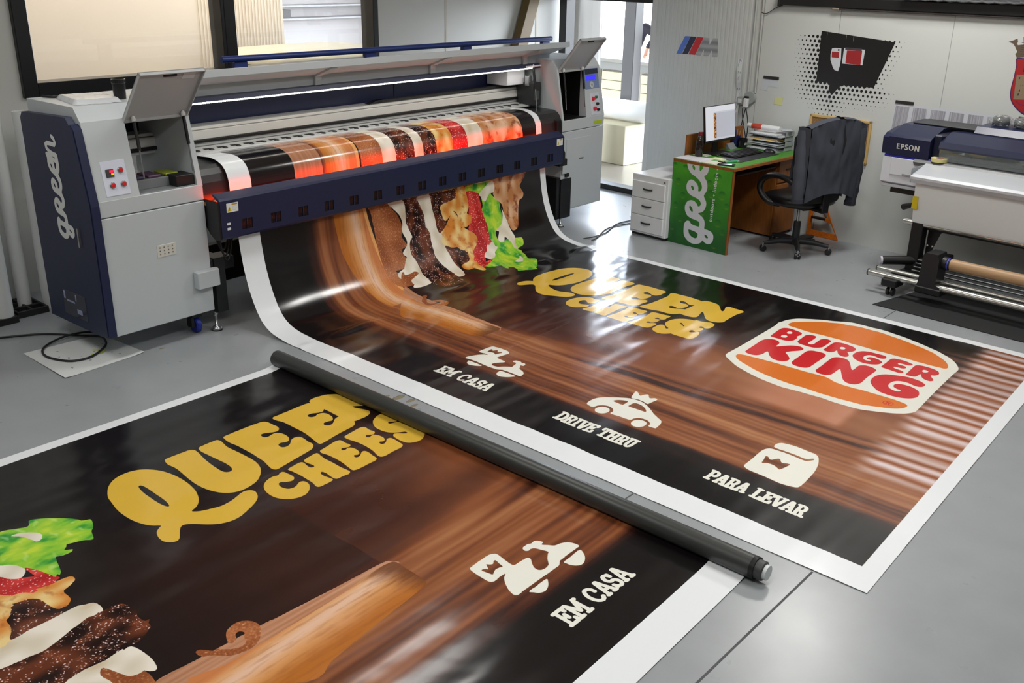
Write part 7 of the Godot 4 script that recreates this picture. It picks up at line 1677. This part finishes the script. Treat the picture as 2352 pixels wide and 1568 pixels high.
# ---------- workshop beyond the doorway ----------
func outside() -> void:
	org = Vector3.ZERO
	var s := S(); bx(s, Vector3(-9, -0.12, -12), Vector3(4, -0.002, -0.1), 0.0); struct("floor_outside", s, M(C(150, 142, 130), 0.3), WALL)
	s = S(); bx(s, Vector3(-9, 3.2, -4.6), Vector3(4, 3.3, -0.1), 0.0); struct("roof_outside", s, M(C(190, 190, 186), 0.7), WALL)
	single("steel_column", "dark square steel column standing beyond the doorway", "column", WALL, Vector3(-3.72, 0, -2.0), func(t):
		bx(t, Vector3(-3.80, 0.0, -2.08), Vector3(-3.62, 3.2, -1.92), 0.006); bx(t, Vector3(-3.88, 0.0, -2.15), Vector3(-3.54, 0.015, -1.86), 0.003), M(C(44, 42, 40), 0.4))
	var o := thing("work_table", "long grey work table beyond the steel column", "table", WALL, Vector3(-4.6, 0, -3.2))
	s = S(); bx(s, Vector3(-6.5, 0.98, -3.9), Vector3(-3.4, 1.03, -2.9), 0.005); obj("tabletop", s, M(C(150, 148, 138), 0.5), o)
	s = S(); bx(s, Vector3(-6.4, 0.88, -3.0), Vector3(-3.5, 0.98, -2.94), 0.004); obj("apron", s, M(C(140, 140, 134), 0.5), o)
	for a in [-6.3, -5.12, -3.6]:
		for d in [-3.8, -2.98]:
			s = S(); bx(s, Vector3(a - 0.05, 0, d - 0.04), Vector3(a + 0.05, 0.98, d + 0.04), 0.004); obj("leg", s, M(C(176, 174, 160), 0.5), o)
	for k in 2:
		var a: float = [-5.05, -4.33][k]
		o = thing("drawer_cabinet", ["cream three-drawer cabinet under the work table, left of the steel column", "cream three-drawer cabinet under the work table, right of the steel column"][k], "cabinet", WALL, Vector3(a + 0.2, 0, -3.1), "cream drawer cabinets")
		s = S(); bx(s, Vector3(a, 0.0, -3.5), Vector3(a + 0.42, 0.86, -3.0), 0.004); obj("case", s, M(C(120, 112, 92), 0.5), o)
		for j in 3:
			s = S(); bx(s, Vector3(a + 0.01, 0.48 + j * 0.125, -3.0), Vector3(a + 0.41, 0.595 + j * 0.125, -2.98), 0.004); obj("drawer", s, M(C(222, 212, 172), 0.5), o)
	o = thing("large_roll", "big white material roll lying across the view in front of the steel column", "roll", WALL, Vector3(-3.3, 0.6, -1.5))
	s = S(); rod(s, Vector3(-4.6, 0.60, -1.5), Vector3(-2.2, 0.60, -1.5), 0.125, 32); obj("media", s, M(C(226, 226, 224), 0.45), o)
	single("cream_block", "cream panelled box on the floor under the big white roll", "box", WALL, Vector3(-3.35, 0, -1.15), func(t): bx(t, Vector3(-3.9, 0.0, -1.6), Vector3(-3.05, 0.47, -1.15), 0.006), M(C(206, 198, 170), 0.6))
	single("roll_support", "low stand carrying the right end of the big white roll", "stand", WALL, Vector3(-2.4, 0, -1.5), func(t): bx(t, Vector3(-2.5, 0.0, -1.65), Vector3(-2.35, 0.48, -1.35), 0.006), M(C(70, 70, 70), 0.5))
	single("wrapped_stack", "tall stack wrapped in shiny grey film just beyond the doorway", "stack", WALL, Vector3(-3.5, 0, -0.75), func(t):
		sheet(t, 40, 40, func(a, b):
			var q: float = TAU * a
			var n := 1.0 + 0.05 * no1.get_noise_2d(cos(q) * 6.0, sin(q) * 6.0 + b)
			return Vector3(-3.44 + 0.14 * signf(cos(q)) * pow(absf(cos(q)), 0.4) * n, 2.3 * b, -0.75 + 0.22 * signf(sin(q)) * pow(absf(sin(q)), 0.4) * n)), M(C(120, 118, 114), 0.15))
	# person working at the table: only an arm shows past the wall's edge
	o = thing("person", "person in a dark long-sleeved top reaching over the work table beyond the doorway", "person", WALL, Vector3(-3.45, 0, -2.5))
	var b0 := [[Vector3(-3.45, 0.95, -2.5), Vector3(-3.47, 1.40, -2.52), 0.14, 0.16], [Vector3(-3.47, 1.40, -2.52), Vector3(-3.49, 1.52, -2.53), 0.07, 0.055], [Vector3(-3.50, 1.62, -2.54), Vector3(-3.51, 1.68, -2.54), 0.085, 0.09]]
	for e in [-1, 1]:
		b0.append([Vector3(-3.45, 0.93, -2.5 + 0.09 * e), Vector3(-3.45, 0.50, -2.5 + 0.10 * e), 0.085, 0.06]); b0.append([Vector3(-3.45, 0.50, -2.5 + 0.10 * e), Vector3(-3.44, 0.09, -2.5 + 0.10 * e), 0.058, 0.04]); b0.append([Vector3(-3.43, 0.05, -2.5 + 0.10 * e), Vector3(-3.58, 0.04, -2.5 + 0.11 * e), 0.045, 0.035])
		b0.append([Vector3(-3.48, 1.42, -2.5 + 0.19 * e), Vector3(-3.78, 1.52, -2.5 + 0.17 * e), 0.065, 0.055]); b0.append([Vector3(-3.78, 1.52, -2.5 + 0.17 * e), Vector3(-3.93, 1.26, -2.5 + 0.10 * e), 0.05, 0.036])
	s = S(); body(s, b0, 0.02, 0.04); obj("body", s, M(C(52, 48, 60), 0.8), o)
	for e in [-1, 1]:
		var hb := [[Vector3(-3.93, 1.25, -2.5 + 0.10 * e), Vector3(-3.95, 1.18, -2.5 + 0.09 * e), 0.028, 0.032]]
		for f in 5: hb.append([Vector3(-3.95, 1.18, -2.53 + 0.10 * e + 0.016 * f), Vector3(-3.965 - 0.004 * f, 1.115 + 0.006 * absf(f - 2), -2.53 + 0.10 * e + 0.017 * f), 0.010, 0.008])
		s = S(); body(s, hb, 0.006, 0.008); obj("hand", s, M(C(206, 160, 136), 0.6), o)
	single("far_wall", "bright white building wall far beyond the work table", "building", WALL, Vector3(-6, 0, -11.5), func(t): bx(t, Vector3(-14, 0, -11.7), Vector3(2, 2.2, -11.4), 0.01), M(C(226, 224, 220), 0.7))

# ---------- garage behind the windows ----------
func garage() -> void:
	org = Vector3.ZERO
	var cream := M(C(226, 218, 206), 0.6)
	var s := S(); bx(s, Vector3(-1, -0.12, -13.6), Vector3(12, 0, -7.12), 0.0); struct("floor_garage", s, M(C(150, 150, 148), 0.5))
	s = S(); bx(s, Vector3(-1, 3.4, -13.6), Vector3(12, 3.5, -7.12), 0.0); struct("ceiling_garage", s, M(C(210, 210, 206), 0.7))
	s = S(); bx(s, Vector3(-1, 0, -9.45), Vector3(6.79, 3.4, -9.3), 0.0)
	var w := struct("wall_partition", s, cream)
	for k in 26:
		s = S(); bx(s, Vector3(5.75 + k * 0.04, 0, -9.302), Vector3(5.765 + k * 0.04, 3.4, -9.290), 0.001); obj("rib", s, cream, w)
	s = S(); bx(s, Vector3(6.7, 0, -13.6), Vector3(12, 3.4, -13.4), 0.0); struct("wall_far", s, M(C(172, 168, 166), 0.6))
	s = S(); bx(s, Vector3(11.9, 0, -13.6), Vector3(12, 3.4, -12.2), 0.0); bx(s, Vector3(-1.1, 0, -9.5), Vector3(-1, 3.4, -7.1), 0.0); struct("wall_side", s, cream)
	var o := thing("shelf_rail", "grey shelf rail on the garage's far wall", "shelf", WORLD, Vector3(9.5, 1.4, -13.2))
	for y in [1.38, 1.57]:
		s = S(); bx(s, Vector3(8.5, y, -13.4), Vector3(11.8, y + 0.03, -13.1), 0.004); obj("shelf", s, M(C(150, 150, 152), 0.4), o)
	single("dark_box", "dark boxes on the garage shelf rail at its left end", "box", WORLD, Vector3(9.6, 1.41, -13.2), func(t): bx(t, Vector3(9.45, 1.41, -13.35), Vector3(9.75, 1.53, -13.15), 0.004), M(C(50, 48, 48), 0.5))
	o = thing("car", "pale cream car parked in the garage, its roof showing over the printer", "car", WORLD, Vector3(6.4, 0, -8.3))
	var shell_ := func(x0: float, x1: float, y0: float, y1: float, z0: float, z1: float, sh: float) -> SurfaceTool:
		var t := S()
		sheet(t, 36, 18, func(a, b):
			var q: float = TAU * a; var p: float = PI * (b - 0.5); var c := pow(cos(p), 0.35)
			return Vector3((x0 + x1) / 2 + (x1 - x0) / 2 * signf(cos(q)) * pow(absf(cos(q)), sh) * c, (y0 + y1) / 2 + (y1 - y0) / 2 * signf(sin(p)) * pow(absf(sin(p)), 0.55), (z0 + z1) / 2 + (z1 - z0) / 2 * signf(sin(q)) * pow(absf(sin(q)), sh) * c))
		return t
	obj("body", shell_.call(4.7, 8.1, 0.22, 0.95, -9.1, -7.5, 0.35), M(C(222, 220, 200), 0.25), o)
	obj("cabin", shell_.call(5.4, 7.35, 0.7, 1.38, -8.95, -7.62, 0.5), M(C(40, 46, 44), 0.1), o)
	obj("roof", shell_.call(5.55, 7.25, 1.26, 1.45, -8.95, -7.62, 0.5), M(C(226, 224, 204), 0.25), o)
	for x in [5.3, 7.5]:
		for z in [-9.0, -7.62]:
			s = S(); rod(s, Vector3(x, 0.31, z - 0.1), Vector3(x, 0.31, z + 0.1), 0.31, 24); obj("wheel", s, M(C(24, 24, 25), 0.6), o)
